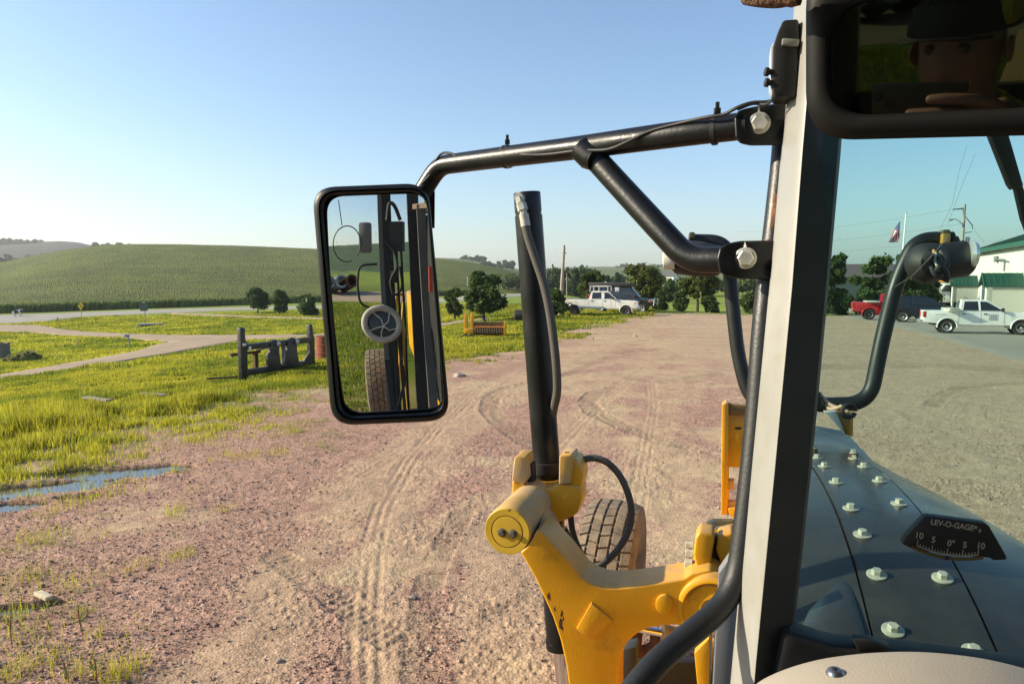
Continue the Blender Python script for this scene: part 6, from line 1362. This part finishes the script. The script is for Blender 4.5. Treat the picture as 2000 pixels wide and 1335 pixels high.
def make_tree(name, label, b, H, Wd, seed, nl=5000, ls=.17, c0=(.03, .055, .012), c1=(.075, .105, .022), trunk=.25, nlobe=16, shape='round', group=None, cat='tree', tilt=0):
    t = thing(name, label, cat, b, 0, group); r = random.Random(seed); lobes = []; nlobe = int(nlobe * 1.7)
    for k in range(nlobe):
        if shape == 'round':
            u = r.random(); zz = H * (trunk + (1 - trunk) * (.08 + .84 * u)); wr_ = Wd / 2 * math.sqrt(max(.08, 1 - ((u - .45) / .62) ** 2))
            a = r.uniform(0, 6.283); q = wr_ * r.uniform(.25, .78); lr = Wd * r.uniform(.05, .15); q *= 1.35 if r.random() < .22 else 1
        elif shape == 'bush':
            u = r.random(); zz = H * (.12 + .75 * u); a = r.uniform(0, 6.283); q = Wd / 2 * (1 - .6 * u) * r.uniform(.1, .8); lr = min(H, Wd) * r.uniform(.16, .26)
        else:
            u = r.random(); zz = H * (.08 + .86 * u); a = r.uniform(0, 6.283); q = Wd / 2 * (1 - u) * r.uniform(.2, .9); lr = Wd * (.10 + .18 * (1 - u))
        lobes.append((q * math.cos(a) + tilt * zz, q * math.sin(a), zz, lr))
    co, fs, cc = leafcloud(lobes, nl, ls, seed, c0, c1)
    link('crown', npmesh('crown', co, fs, cc), LEAF, t)
    m = MB(); tr = H * .022 + .03
    top = Vector((tilt * H * .6, 0, H * .62)); m.tube([(0, 0, -.4), (r.uniform(-.1, .1), 0, H * trunk), top], [tr * 1.3, tr, tr * .4], 8)
    for k in range(min(9, nlobe)):
        l = lobes[k]; st = Vector((tilt * l[2] * .5, 0, max(H * trunk * .6, l[2] * .55))); m.tube([st, (st + Vector(l[:3])) / 2 + Vector((0, 0, H * .03)), Vector(l[:3])], [tr * .5, tr * .3, tr * .1], 6)
    m.build('trunk', BARK, t); return t
def ptree(name, label, px, pyb, pyt, wpx, seed, Y=None, **k):
    b = G(px, pyb) if Y is None else Vector(((px - 1000) / FPX * Y, Y, float(zt((px - 1000) / FPX * Y, Y))))
    dep = b.y * CT - (b.z - HC) * ST; top = P(px, pyt, dep); H = top.z - b.z; return make_tree(name, label, b, H, wpx / FPX * dep, seed, **k)
DK = dict(c0=(.022, .042, .010), c1=(.055, .082, .020))
ptree('deciduous_tree', 'leftmost of the two young trees beside the gravel lane, rounder one', 503, 613, 562, 48, 11, nl=6000, ls=.28, nlobe=26, trunk=.2, c0=(.025, .05, .014), c1=(.05, .08, .024))
ptree('deciduous_tree', 'narrower ragged young tree just right of the rounder one by the lane', 547, 616, 566, 38, 12, nl=4500, ls=.28, nlobe=20, trunk=.2, c0=(.025, .05, .014), c1=(.05, .08, .024))
ptree('shrub', 'low bushy shrub by the lane just left of the side mirror', 602, 617, 578, 44, 13, nl=4500, ls=.26, shape='bush', c0=(.025, .05, .014), c1=(.05, .08, .024), cat='shrub')
ptree('deciduous_tree', 'big round dark tree in the middle behind the yellow implement', 946, 628, 532, 92, 14, nl=11000, ls=.16, nlobe=34, trunk=.18, **DK)
ptree('deciduous_tree', 'smaller dark tree partly hidden by the side mirror, left of the big round tree', 888, 624, 562, 44, 15, nl=6000, ls=.15, nlobe=18, trunk=.15, **DK)
ptree('shrub', 'bushy green shrub behind the tail of the white long bed pickup', 1082, 618, 565, 56, 16, nl=6000, ls=.14, shape='bush', cat='shrub', **DK)
ptree('deciduous_tree', 'dark tree rising behind the cab of the long bed pickup', 1160, 612, 527, 66, 17, Y=72, nl=8000, ls=.17, nlobe=24, trunk=.1, c0=(.03, .05, .012), c1=(.08, .10, .022))
ptree('deciduous_tree', 'wide olive green tree behind the front of the black van', 1258, 612, 519, 96, 18, Y=76, nl=11000, ls=.18, nlobe=34, trunk=.1, c0=(.04, .06, .012), c1=(.10, .115, .024))
ptree('deciduous_tree', 'tall bare stemmed tree right of the farmhouse, under the black lamp', 1362, 613, 528, 84, 19, Y=62, nl=8000, ls=.14, nlobe=30, trunk=.3, c0=(.035, .055, .012), c1=(.085, .105, .022))
for i, (px, w_, h_, Y, lb) in enumerate([(1330, 36, 572, 60, 'small round shrub at the yard edge below the farmhouse'), (1290, 30, 566, 61, 'leafy shrub just right of the van front'), (1385, 40, 577, 60, 'dark shrub at the foot of the bare stemmed tree'), (1462, 44, 570, 64, 'low shrub at the yard edge near the cab pillar'), (1306, 34, 545, 120, 'dark round bush in front of the farmhouse')]):
    ptree('shrub', lb, px, 0, h_, w_, 30 + i, Y=Y, nl=3500, ls=.12 if Y < 100 else .25, shape='bush', cat='shrub', **DK)
for i, (px, w_, h_, Y, lb) in enumerate([(1124, 40, 524, 190, 'dark conifer in the grove right of the leaning pole'), (1186, 26, 536, 185, 'small dark cedar behind the pickup, left one'), (1204, 30, 531, 190, 'taller dark cedar just right of the small one')]):
    ptree('conifer', lb, px, 0, h_, w_, 50 + i, Y=Y, nl=4000, ls=.32, shape='cone', c0=(.018, .036, .014), c1=(.04, .062, .024))
for i, (px, w_, h_, Y, lb) in enumerate([(1715, 84, 500, 64, 'dense tree left of the flagpole behind the red pickup'), (1770, 78, 489, 66, 'taller dense tree behind the flagpole'), (1628, 62, 494, 62, 'tree with a broken outline beside the cab pillar, by the slim post'), (1800, 80, 520, 68, 'dark tree behind the round black lamp'), (1845, 60, 545, 90, 'small tree behind the white heavy truck')]):
    ptree('deciduous_tree', lb, px, 0, h_, w_, 60 + i, Y=Y, nl=10000, ls=.17, nlobe=30, trunk=.08, **DK)
for i, (px, w_, h_, lb) in enumerate([(1610, 40, 560, 'dark bush beside the cab pillar behind the slim post'), (1650, 50, 572, 'dark bush just right of the slim post'), (1690, 56, 566, 'dark bush behind the tail of the red pickup'), (1735, 60, 560, 'bush behind the cab of the red pickup'), (1785, 60, 566, 'bush behind the roof of the dark blue SUV')]):
    ptree('shrub', lb, px, 0, h_, w_, 70 + i, Y=60, nl=6000, ls=.12, shape='bush', nlobe=22, cat='shrub', c0=(.022, .045, .014), c1=(.05, .08, .022))
# grass clump
ptree('brush_clump', 'greyish clump of tall dry weeds by the stump', 48, 704, 686, 92, 80, nl=2600, ls=.10, shape='bush', nlobe=24, c0=(.13, .13, .05), c1=(.20, .19, .09), cat='weeds')
# far woods as one mass each
def woods(name, label, segs, seed, c0, c1, ls=.9, n=70):
    r = random.Random(seed); lobes = []
    for (px0, px1, pyb, pyt, Y) in segs:
        for k in range(max(4, int(abs(px1 - px0) * n / 100))):
            px = r.uniform(px0, px1); yy = Y * r.uniform(.97, 1.03); hpx = (pyb - pyt) * r.uniform(.45, 1); rad_ = max(4, (pyb - pyt) * .30) / FPX * yy
            lobes.append(tuple(P(px, pyb - hpx * r.random() ** .6 + (pyb - pyt) * .2, yy)) + (rad_ * r.uniform(.6, 1.0),))
    co, fs, cc = leafcloud(lobes, len(lobes) * 150, ls, seed, c0, c1); setp(link(name, npmesh(name, co, fs, cc), LEAF), label, 'woods', kind='stuff')
woods('distant_woods', 'dark belt of woods behind the leaning pole', [(1055, 1150, 572, 515, 215), (1145, 1235, 570, 532, 240)], 1, (.025, .045, .02), (.055, .085, .035), .75, 70)
woods('distant_woods', 'wooded strip along the right end of the corn hill', [(985, 1030, 560, 530, 262), (1030, 1060, 566, 524, 262)], 2, (.02, .04, .012), (.045, .07, .02), .7, 60)
woods('distant_woods', 'small grove on the skyline above the corn hill', [(902, 946, 509, 499, 1090), (940, 1006, 520, 508, 900)], 3, (.03, .05, .025), (.05, .075, .035), 2.2, 60)
woods('distant_woods', 'low hedge of bushes behind the yard, right of the farmhouse', [(1318, 1500, 566, 540, 170), (1225, 1300, 566, 536, 180)], 8, (.03, .05, .014), (.065, .09, .024), .5, 40)
woods('distant_woods', 'hazy trees along the far right skyline', [(1200, 1250, 527, 514, 1500), (1250, 1330, 525, 514, 1600), (1330, 1420, 524, 517, 1600)], 4, (.04, .06, .035), (.06, .085, .045), 3.0, 30)
woods('distant_woods', 'tree belt on top of the ploughed hill at far left', [(-120, 84, 476, 464, 1450), (-100, 60, 514, 496, 800), (55, 62, 506, 500, 800), (78, 92, 500, 496, 900)], 5, (.03, .05, .03), (.05, .075, .04), 2.0, 60)
woods('distant_woods', 'small trees on the skyline where the ploughed hill meets the corn', [(180, 258, 482, 474, 1200)], 6, (.03, .05, .03), (.05, .075, .04), 1.8, 60)

# ------------------------------------------------------------ implements in the grass
STB = mat('worn_black_steel', (.010, .0105, .011), .45, .0, var=.3, vs=3, col2=(.028, .027, .025), s2=6)
fa, fb2 = G(479, 742), G(612, 717); fdir = (fb2 - fa); fL = fdir.length; fdir.normalize(); fn = Vector((-fdir.y, fdir.x, 0))
t = thing('fork_carriage', 'black steel pallet fork carriage standing in the grass left of the side mirror', 'fork carriage', fa, math.atan2(fdir.y, fdir.x))
s_ = fL; sc_ = fa.y / FPX
hp_ = lambda px_: px_ * sc_ * 1.005
m = MB(); m.prism([(-.12, 0, 0), (.13, 0, 0), (.13, 0, hp_(72)), (.07, 0, hp_(80)), (.07, 0, hp_(102)), (-.06, 0, hp_(104)), (-.12, 0, hp_(102))], (0, .16, 0), .012); m.build('left_post', STB, t)
m = MB(); m.prism([(s_ - .16, 0, .05), (s_ + .10, 0, .0), (s_ + .10, 0, hp_(64)), (s_ - .0, 0, hp_(98)), (s_ - .08, 0, hp_(98)), (s_ - .12, 0, hp_(96)), (s_ - .12, 0, hp_(62))], (0, .16, 0), .012); m.build('right_post', STB, t)
m = MB(); m.box((s_ / 2, .06, hp_(64)), (s_ - .1, .14, .19), bev=.015); m.build('top_rail', STB, t)
m = MB(); m.box((s_ / 2, .06, hp_(14)), (s_ - .1, .14, .20), bev=.015); m.build('bottom_rail', STB, t)
RBS = mat('rust_brown_steel', (.09, .045, .025), .8, var=.3)
MB().box((s_ * .18, .55, hp_(48)), (s_ * .4, .08, .09)).build('rear_brace', RBS, t); MB().box((s_ * .30, .5, hp_(26)), (.14, .10, hp_(40))).build('rear_strut', RBS, t); MB().bar((-.9, .7, .12), (.1, .5, .06), .07, .05).build('ground_bar', RBS, t)
for x, w_ in ((.40, .30), (.66, .34)):
    m = MB(); m.prism([(s_ * x - w_, -.05, hp_(12)), (s_ * x + w_ * .75, -.05, hp_(8)), (s_ * x + w_ * .9, -.05, hp_(20)), (s_ * x + w_ * .7, -.05, hp_(44)), (s_ * x + w_ * .7, -.05, hp_(66)), (s_ * x + w_ * .2, -.05, hp_(74)), (s_ * x - w_ * .6, -.05, hp_(70)), (s_ * x - w_ * .62, -.05, hp_(50)), (s_ * x - w_, -.05, hp_(44))], (0, .12, 0), .012); m.build('hook_plate', STB, t)
MB().tube([(s_ * .535, -.02, hp_(16)), (s_ * .535, -.02, hp_(58))], .075, 14).build('tilt_cylinder', mat('dull_cylinder', (.06, .06, .058), .5, .2, var=.2), t)
for x in (.44, .72): MB().lathe([(0, .09), (.06, .09), (.08, .05)], (s_ * x, -.06, hp_(64)), (0, -1, 0), 16).build('pin', mat('worn_pin', (.35, .35, .33), .35, .7), t)
m = MB(); m.tube(spline([(s_ * .15, -.04, hp_(56)), (s_ * .35, -.06, hp_(58)), (s_ * .42, -.06, hp_(50)), (s_ * .46, -.06, hp_(42))], 5), .022, 6); m.tube(spline([(s_ * .5, -.08, hp_(20)), (s_ * .52, -.12, hp_(40)), (s_ * .5, -.08, hp_(62))], 5), .03, 6); m.build('hose', mat('grey_hose', (.12, .12, .11), .6), t)
m = MB(); m.prism([(s_ - .5, -.02, hp_(18)), (s_ - .1, -.02, hp_(18)), (s_ - .1, -.02, hp_(42))], (0, .08, 0), .008); m.build('gusset', STB, t)
MB().box((.0, -.012, hp_(70)), (.14, .012, .08)).build('label_plate', WHT, t)
MB().box((.22, -.02, hp_(62)), (.10, .012, .10)).build('label_plate', WHT, t)
MB().box((s_ * .55, .06, .05), (.12, .12, .22)).build('foot', STB, t)
c = G(634, 706); t = thing('rusty_drum', 'rust brown steel drum showing between the fork carriage and the mirror', 'drum', c + Vector((0, .3, 0)))
MB().lathe([(0, .40), (.3, .41), (.32, .43), (.34, .41), (.62, .41), (.64, .43), (.66, .41), (.95, .41), (.96, .38)], (0, 0, 0), (0, 0, 1), 28).build('barrel', mat('rust_red', (.20, .05, .02), .8, var=.3, vs=8), t)
MB().lathe([(0, .39), (.02, .40), (.02, .3)], (0, 0, .95), (0, 0, 1), 28).build('lid', mat('dark_rust', (.09, .03, .015), .85, var=.3), t)
# yellow rotary implement
c = G(940, 658); t = thing('rotary_tiller', 'yellow implement with twin masts and a rust red toothed roller in the grass', 'farm implement', c, R_(-3)); q = c.y / FPX
for x in (-30, -18):
    m = MB(); m.box((x * q, 0, 24 * q), (7 * q, .22, 38 * q), bev=.02); m.box((x * q, .1, 44 * q), (5 * q, .15, 6 * q), bev=.02); m.build('mast', YEL, t)
    m = MB(); m.bar((x * q, -.1, 7 * q), (x * q - 9 * q, -.3, 0), .08, .05); m.bar((x * q, -.1, 7 * q), (x * q + 8 * q, -.3, 0), .08, .05); m.bar((x * q, -.1, 8 * q), (x * q, -.3, 0), .07, .05); m.build('foot', CBLK, t)
MB().box((-24 * q, 0, 12 * q), (18 * q, .4, 10 * q), bev=.03).build('hitch_block', YEL, t)
MB().box((15 * q, .25, 26 * q), (60 * q, .5, 6 * q), bev=.02).build('hood_beam', mat('brown_steel', (.07, .045, .03), .7, var=.3), t)
MB().lathe([(0, .30), (60 * q, .30)], (-14 * q, .2, 15 * q), (1, 0, 0), 24).build('roller', mat('roller_rust', (.16, .05, .018), .8, var=.3), t)
m = MB()
for k in range(13):
    x = (-12 + 56 * k / 12) * q
    m.prism([(x, -.12, 8 * q), (x + 2.2 * q, -.12, 8 * q), (x + 1.5 * q, -.16, 19 * q), (x - .8 * q, -.16, 19 * q)], (0, .08, 0), .004)
m.build('tine', mat('tine_steel', (.36, .27, .22), .5, .3, var=.2), t)
m = MB(); m.tube([(-12 * q, -.2, 20 * q), (45 * q, -.2, 20 * q)], .05, 8); m.build('bar', mat('orange_rust', (.40, .14, .03), .6, var=.2), t)
m = MB(); m.prism([(45 * q, -.3, 4 * q), (48 * q, -.3, 4 * q), (48 * q, -.3, 30 * q), (45 * q, -.3, 30 * q)], (0, .9, 0), .01); m.build('end_plate', YEL, t)
for k in range(16): pass
m = MB()
for k in range(15): x = (-10 + 55 * k / 14) * q; m.bar((x, -.02, 22 * q), (x, -.02, 30 * q), .05, .03)
m.build('upper_tine', mat('amber_steel', (.35, .22, .06), .6, var=.2), t)
MB().tube(spline([(-14 * q, .1, 38 * q), (0, .2, 40 * q), (8 * q, .2, 30 * q)], 5), .04, 8).build('hose', CBLK, t)
c = G(1018, 627); t = thing('drag_roller', 'black drum roller with a slanting yellow drawbar behind the lift cylinder', 'roller', c, R_(-10)); q = c.y / FPX
MB().lathe([(0, .2), (.02, .33), (.08, .36), (1.0, .36), (1.05, .3)], (-14 * q, 0, 12 * q), (1, .25, 0), 24).build('drum', CBLK, t)
MB().bar((-15 * q, -.1, 15 * q), (-27 * q, -.2, 35 * q), .08, .06).build('drawbar', mat('drawbar_yellow', (.6, .30, .03), .5), t)
# culvert pipes seen in the mirror
PIPE = mat('galvanised_pipe', (.30, .32, .34), .45, .6, var=.25, vs=3)
for (a, b, lb) in ((640, 604, 'galvanised culvert pipe in the mirror, leftmost of the heap'), (664, 604, 'blue grey culvert pipe in the mirror, middle of the heap'), (684, 610, 'rusty culvert pipe in the mirror, right end of the heap')):
    c = MPt(a, b, 26); c.z = float(zt(c.x, c.y)) + .5; t = thing('culvert_pipe', lb, 'pipe', c, R_(50), 'culvert pipes heaped behind the machine')
    MB().lathe([(0, .36), (0, .5), (2.4, .5), (2.4, .36), (0, .36)], (-1.2, 0, 0), (1, 0, .25), 26, False).build('pipe_wall', PIPE if a < 680 else RUST, t)
# rocks
rr_ = random.Random(9)
for (px, py, s_, lb) in ((897, 735, .22, 'biggest stone lying at the grass edge behind the mirror'), (812, 1022, .035, 'small pale stone on the pink gravel right of the grooves'), (806, 1166, .035, 'grey stone beside the grooves near the yellow arm'), (545, 1290, .03, 'dark pebble at the bottom in the tan track'), (1240, 657, .12, 'pale stone lying on the yard before the pickup')):
    c = G(px, py); t = thing('stone', lb, 'stone', c, rr_.uniform(0, 6), 'loose stones on the yard'); bm = bmesh.new(); bmesh.ops.create_icosphere(bm, subdivisions=2, radius=s_)
    for v in bm.verts: v.co *= rr_.uniform(.8, 1.15); v.co.z *= .6
    MB().bm(bm).build('rock', mat('stone', (.25, .21, .18), .9, var=.25), t, sharp=30)

# ------------------------------------------------------------ the photographer, seen in the cab mirror
SKIN = mat('skin', (.26, .135, .09), .6, var=.15, vs=30); SHIRT = mat('yellow_shirt', (.46, .42, .05), .85, var=.1, bump=.2, bs=50); CAP = mat('dark_cap', (.02, .022, .018), .85, var=.15); CAPY = mat('cap_yellow', (.35, .30, .03), .8)
pt = thing('person', 'person in dark cap and yellow shirt holding a phone, seen in the cab mirror', 'person', (.2, -.4, 2.1))
J = {}; chain = []
def j(n_, co, r, par=None): J[n_] = len(chain); chain.append((Vector(co), r, par))
hx, hy, hz0 = -.045, -.40, 3.065
DX = -.23
j('pelvis', (-0.010, -.58, 2.28), .15); j('waist', (-0.020, -.58, 2.45), .14, 'pelvis'); j('chest', (-0.030, -.55, 2.66), .155, 'waist'); j('upper', (-0.035, -.52, 2.80), .12, 'chest'); j('neck', (-0.040, -.47, 2.90), .06, 'upper')
j('jaw', (hx, hy - .005, 2.985), .068, 'neck'); j('head', (hx, hy - .015, 3.06), .085, 'jaw'); j('crown', (hx, hy - .03, 3.125), .076, 'head')
j('shr', (.14, -.50, 2.79), .075, 'upper'); j('elr', (.30, -.34, 2.64), .048, 'shr'); j('wrr', (.225, -.095, 2.90), .030, 'elr'); j('palm', (.185, -.045, 2.955), .030, 'wrr')
j('shl', (-.21, -.50, 2.79), .075, 'upper'); j('ell', (-.27, -.42, 2.52), .048, 'shl'); j('wrl', (-.21, -.22, 2.38), .032, 'ell'); j('handl', (-.18, -.14, 2.36), .032, 'wrl')
for k, (z, xe) in enumerate(((.026, .080), (.004, .050), (-.022, .046), (-.044, .070))):
    j('f%da' % k, (.165, -.012, 2.965 + z), .0105, 'palm'); j('f%db' % k, (.135, .004, 2.972 + z), .0095, 'f%da' % k); j('f%dc' % k, ((.135 + xe) / 2, .009, 2.974 + z), .009, 'f%db' % k); j('f%dd' % k, (xe, .010, 2.973 + z), .0075, 'f%dc' % k)
j('th1', (.165, -.06, 2.975), .012, 'palm'); j('th2', (.13, -.040, 2.975), .010, 'th1'); j('th3', (.10, -.026, 2.968), .009, 'th2')
for k in range(4): j('g%d' % k, (-.20 + k * .018, -.09, 2.345), .010, 'handl')
for s_, n_ in ((-1, 'l'), (1, 'r')): j('hip' + n_, (-.01 + s_ * .10, -.55, 2.26), .10, 'pelvis'); j('kn' + n_, (.01 + s_ * .14, -.12, 2.24), .065, 'hip' + n_); j('an' + n_, (.03 + s_ * .14, -.05, 1.80), .045, 'kn' + n_); j('toe' + n_, (.06 + s_ * .15, .10, 1.70), .04, 'an' + n_)
for k_ in ('pelvis', 'waist', 'chest', 'upper', 'neck', 'jaw', 'head', 'crown', 'shr', 'shl', 'elr'): chain[J[k_]][0].z -= .055
me = bpy.data.meshes.new('body'); me.from_pydata([c[0] for c in chain], [(i, J[c[2]]) for i, c in enumerate(chain) if c[2]], []); bo_ = bpy.data.objects.new('body_tmp', me); C.objects.link(bo_)
sk = bo_.modifiers.new('s', 'SKIN'); sk.use_smooth_shade = True
for i, c in enumerate(chain): me.skin_vertices[0].data[i].radius = (c[1], c[1]); me.skin_vertices[0].data[i].use_root = (i == 0)
ss = bo_.modifiers.new('u', 'SUBSURF'); ss.levels = 2; ss.render_levels = 2
dg = bpy.context.evaluated_depsgraph_get(); bme = bpy.data.meshes.new_from_object(bo_.evaluated_get(dg)); C.objects.unlink(bo_); bpy.data.objects.remove(bo_)
for v in bme.vertices:
    p = v.co
    if p.z > 2.9050 and p.y > -.55:      # face: nose, brow, eye sockets, chin
        d = p - Vector((hx, hy, 0)); 
        if p.y > hy + .02:
            p.y += .028 * math.exp(-(d.x / .016) ** 2 - ((p.z - 2.9800) / .022) ** 2) + .008 * math.exp(-((abs(d.x)) / .05) ** 2 - ((p.z - 3.0300) / .012) ** 2) - .012 * math.exp(-((abs(d.x) - .032) / .015) ** 2 - ((p.z - 3.0070) / .012) ** 2) + .010 * math.exp(-(d.x / .03) ** 2 - ((p.z - 2.9100) / .02) ** 2)
bme.materials.clear(); body = link('body', bme, SKIN, pt, True); bme.shade_smooth()
def garment(name, m_, test, off_):
    bm = bmesh.new(); bm.from_mesh(bme); bm.normal_update()
    bmesh.ops.delete(bm, geom=[f for f in bm.faces if not test(f.calc_center_median())], context='FACES')
    for v in bm.verts: v.co += v.normal * off_
    me_ = bpy.data.meshes.new(name); bm.to_mesh(me_); bm.free(); me_.materials.clear(); me_.shade_smooth(); return link(name, me_, m_, pt, True)
garment('shirt', SHIRT, lambda c: 2.30 < c.z < 2.885 and c.y < -.30 or (c.x > .13 and c.z < 2.885 and c.y < -.26), .010)
garment('trousers', mat('denim', (.04, .05, .08), .9, var=.15), lambda c: c.z < 2.34 and c.z > 1.85 and not (c.x < -.13 and c.z > 2.27), .010)
for s_ in (1, -1): MB().lathe([(-.009, .001), (-.007, .007), (0, .0105), (.007, .007), (.009, .001)], (hx + s_ * .032, hy + .050, 3.0070), (0, 1, 0), 14).build('eye', mat('eye', (.07, .045, .035), .5), body, True)
for s_ in (1, -1): MB().lathe([(-.006, .004), (0, .026), (.008, .022), (.010, .002)], (hx + s_ * .083, hy - .02, 2.9900), (s_, -.25, 0), 14).build('ear', SKIN, body, True)
MB().tube([(hx - .025, hy + .068, 2.9450), (hx, hy + .075, 2.94505), (hx + .025, hy + .068, 2.9450)], [.003, .006, .003], 8).build('mouth', mat('lips', (.30, .12, .10), .5), body, True)
m = MB(); n = 24; vs_ = []
for a in np.linspace(0, 1, 9):
    rr2 = math.cos(a * math.pi / 2); zz = math.sin(a * math.pi / 2)
    for k in range(n): an = k / n * 6.2832; vs_.append((hx + .098 * rr2 * math.cos(an), hy - .02 + .108 * rr2 * math.sin(an), 3.0330 + .098 * zz))
m.add(vs_, [(i * n + k, i * n + (k + 1) % n, (i + 1) * n + (k + 1) % n, (i + 1) * n + k) for i in range(8) for k in range(n)])
cap = m.build('cap', CAP, pt, True, 80)
m = MB(); m.prism([(hx + .085 * math.cos(a), hy + .06 + (.075 if 0 < i < 10 else 0) * math.sin(a), 3.0370 - .012 * abs(math.cos(a)) ** 2) for i, a in enumerate(np.linspace(0, math.pi, 11))], (0, 0, .005), .001); m.build('cap_brim', CAP, cap, True, 60)
MB().box((hx + .085, hy - .01, 3.0700), (.03, .07, .07), bev=.02).build('cap_side_panel', CAPY, cap, True)
ph = thing('phone', 'dark smartphone held level in the hand of the person in the cab mirror', 'phone', (.06, -.010, 2.985))
rm = Matrix.Rotation(-TH, 4, 'X'); m = MB(); m.box((0, 0, 0), (.148, .0085, .073), bev=.004, M=rm); m.build('phone_body', mat('phone_black', (.015, .015, .016), .35), ph)
m = MB(); 
for dx_, dz_ in ((-.0606, .015), (-.043, .001), ): m.lathe([(0, .008), (.0015, .008)], rm @ Vector((dx_, .0043, dz_)), rm @ Vector((0, 1, 0)), 16)
m.build('camera_lens', mat('lens_black', (.01, .01, .012), .08), ph)

# ------------------------------------------------------------ haze
hz_m = bpy.data.materials.new('haze'); hz_m.use_nodes = True; hn = hz_m.node_tree; hn.nodes.remove(hn.nodes['Principled BSDF'])
pv = hn.nodes.new('ShaderNodeVolumePrincipled'); pv.inputs['Color'].default_value = (.92, .97, .98, 1); pv.inputs['Density'].default_value = .00016; pv.inputs['Anisotropy'].default_value = .3
hn.links.new(pv.outputs[0], hn.nodes['Material Output'].inputs['Volume'])
hb = MB(); hb.box((0, 0, -200 + 165), (11000, 11000, 490)); o = hb.build('haze', hz_m, flat=True); setp(o, 'pale morning haze over the whole valley', 'haze', kind='stuff')
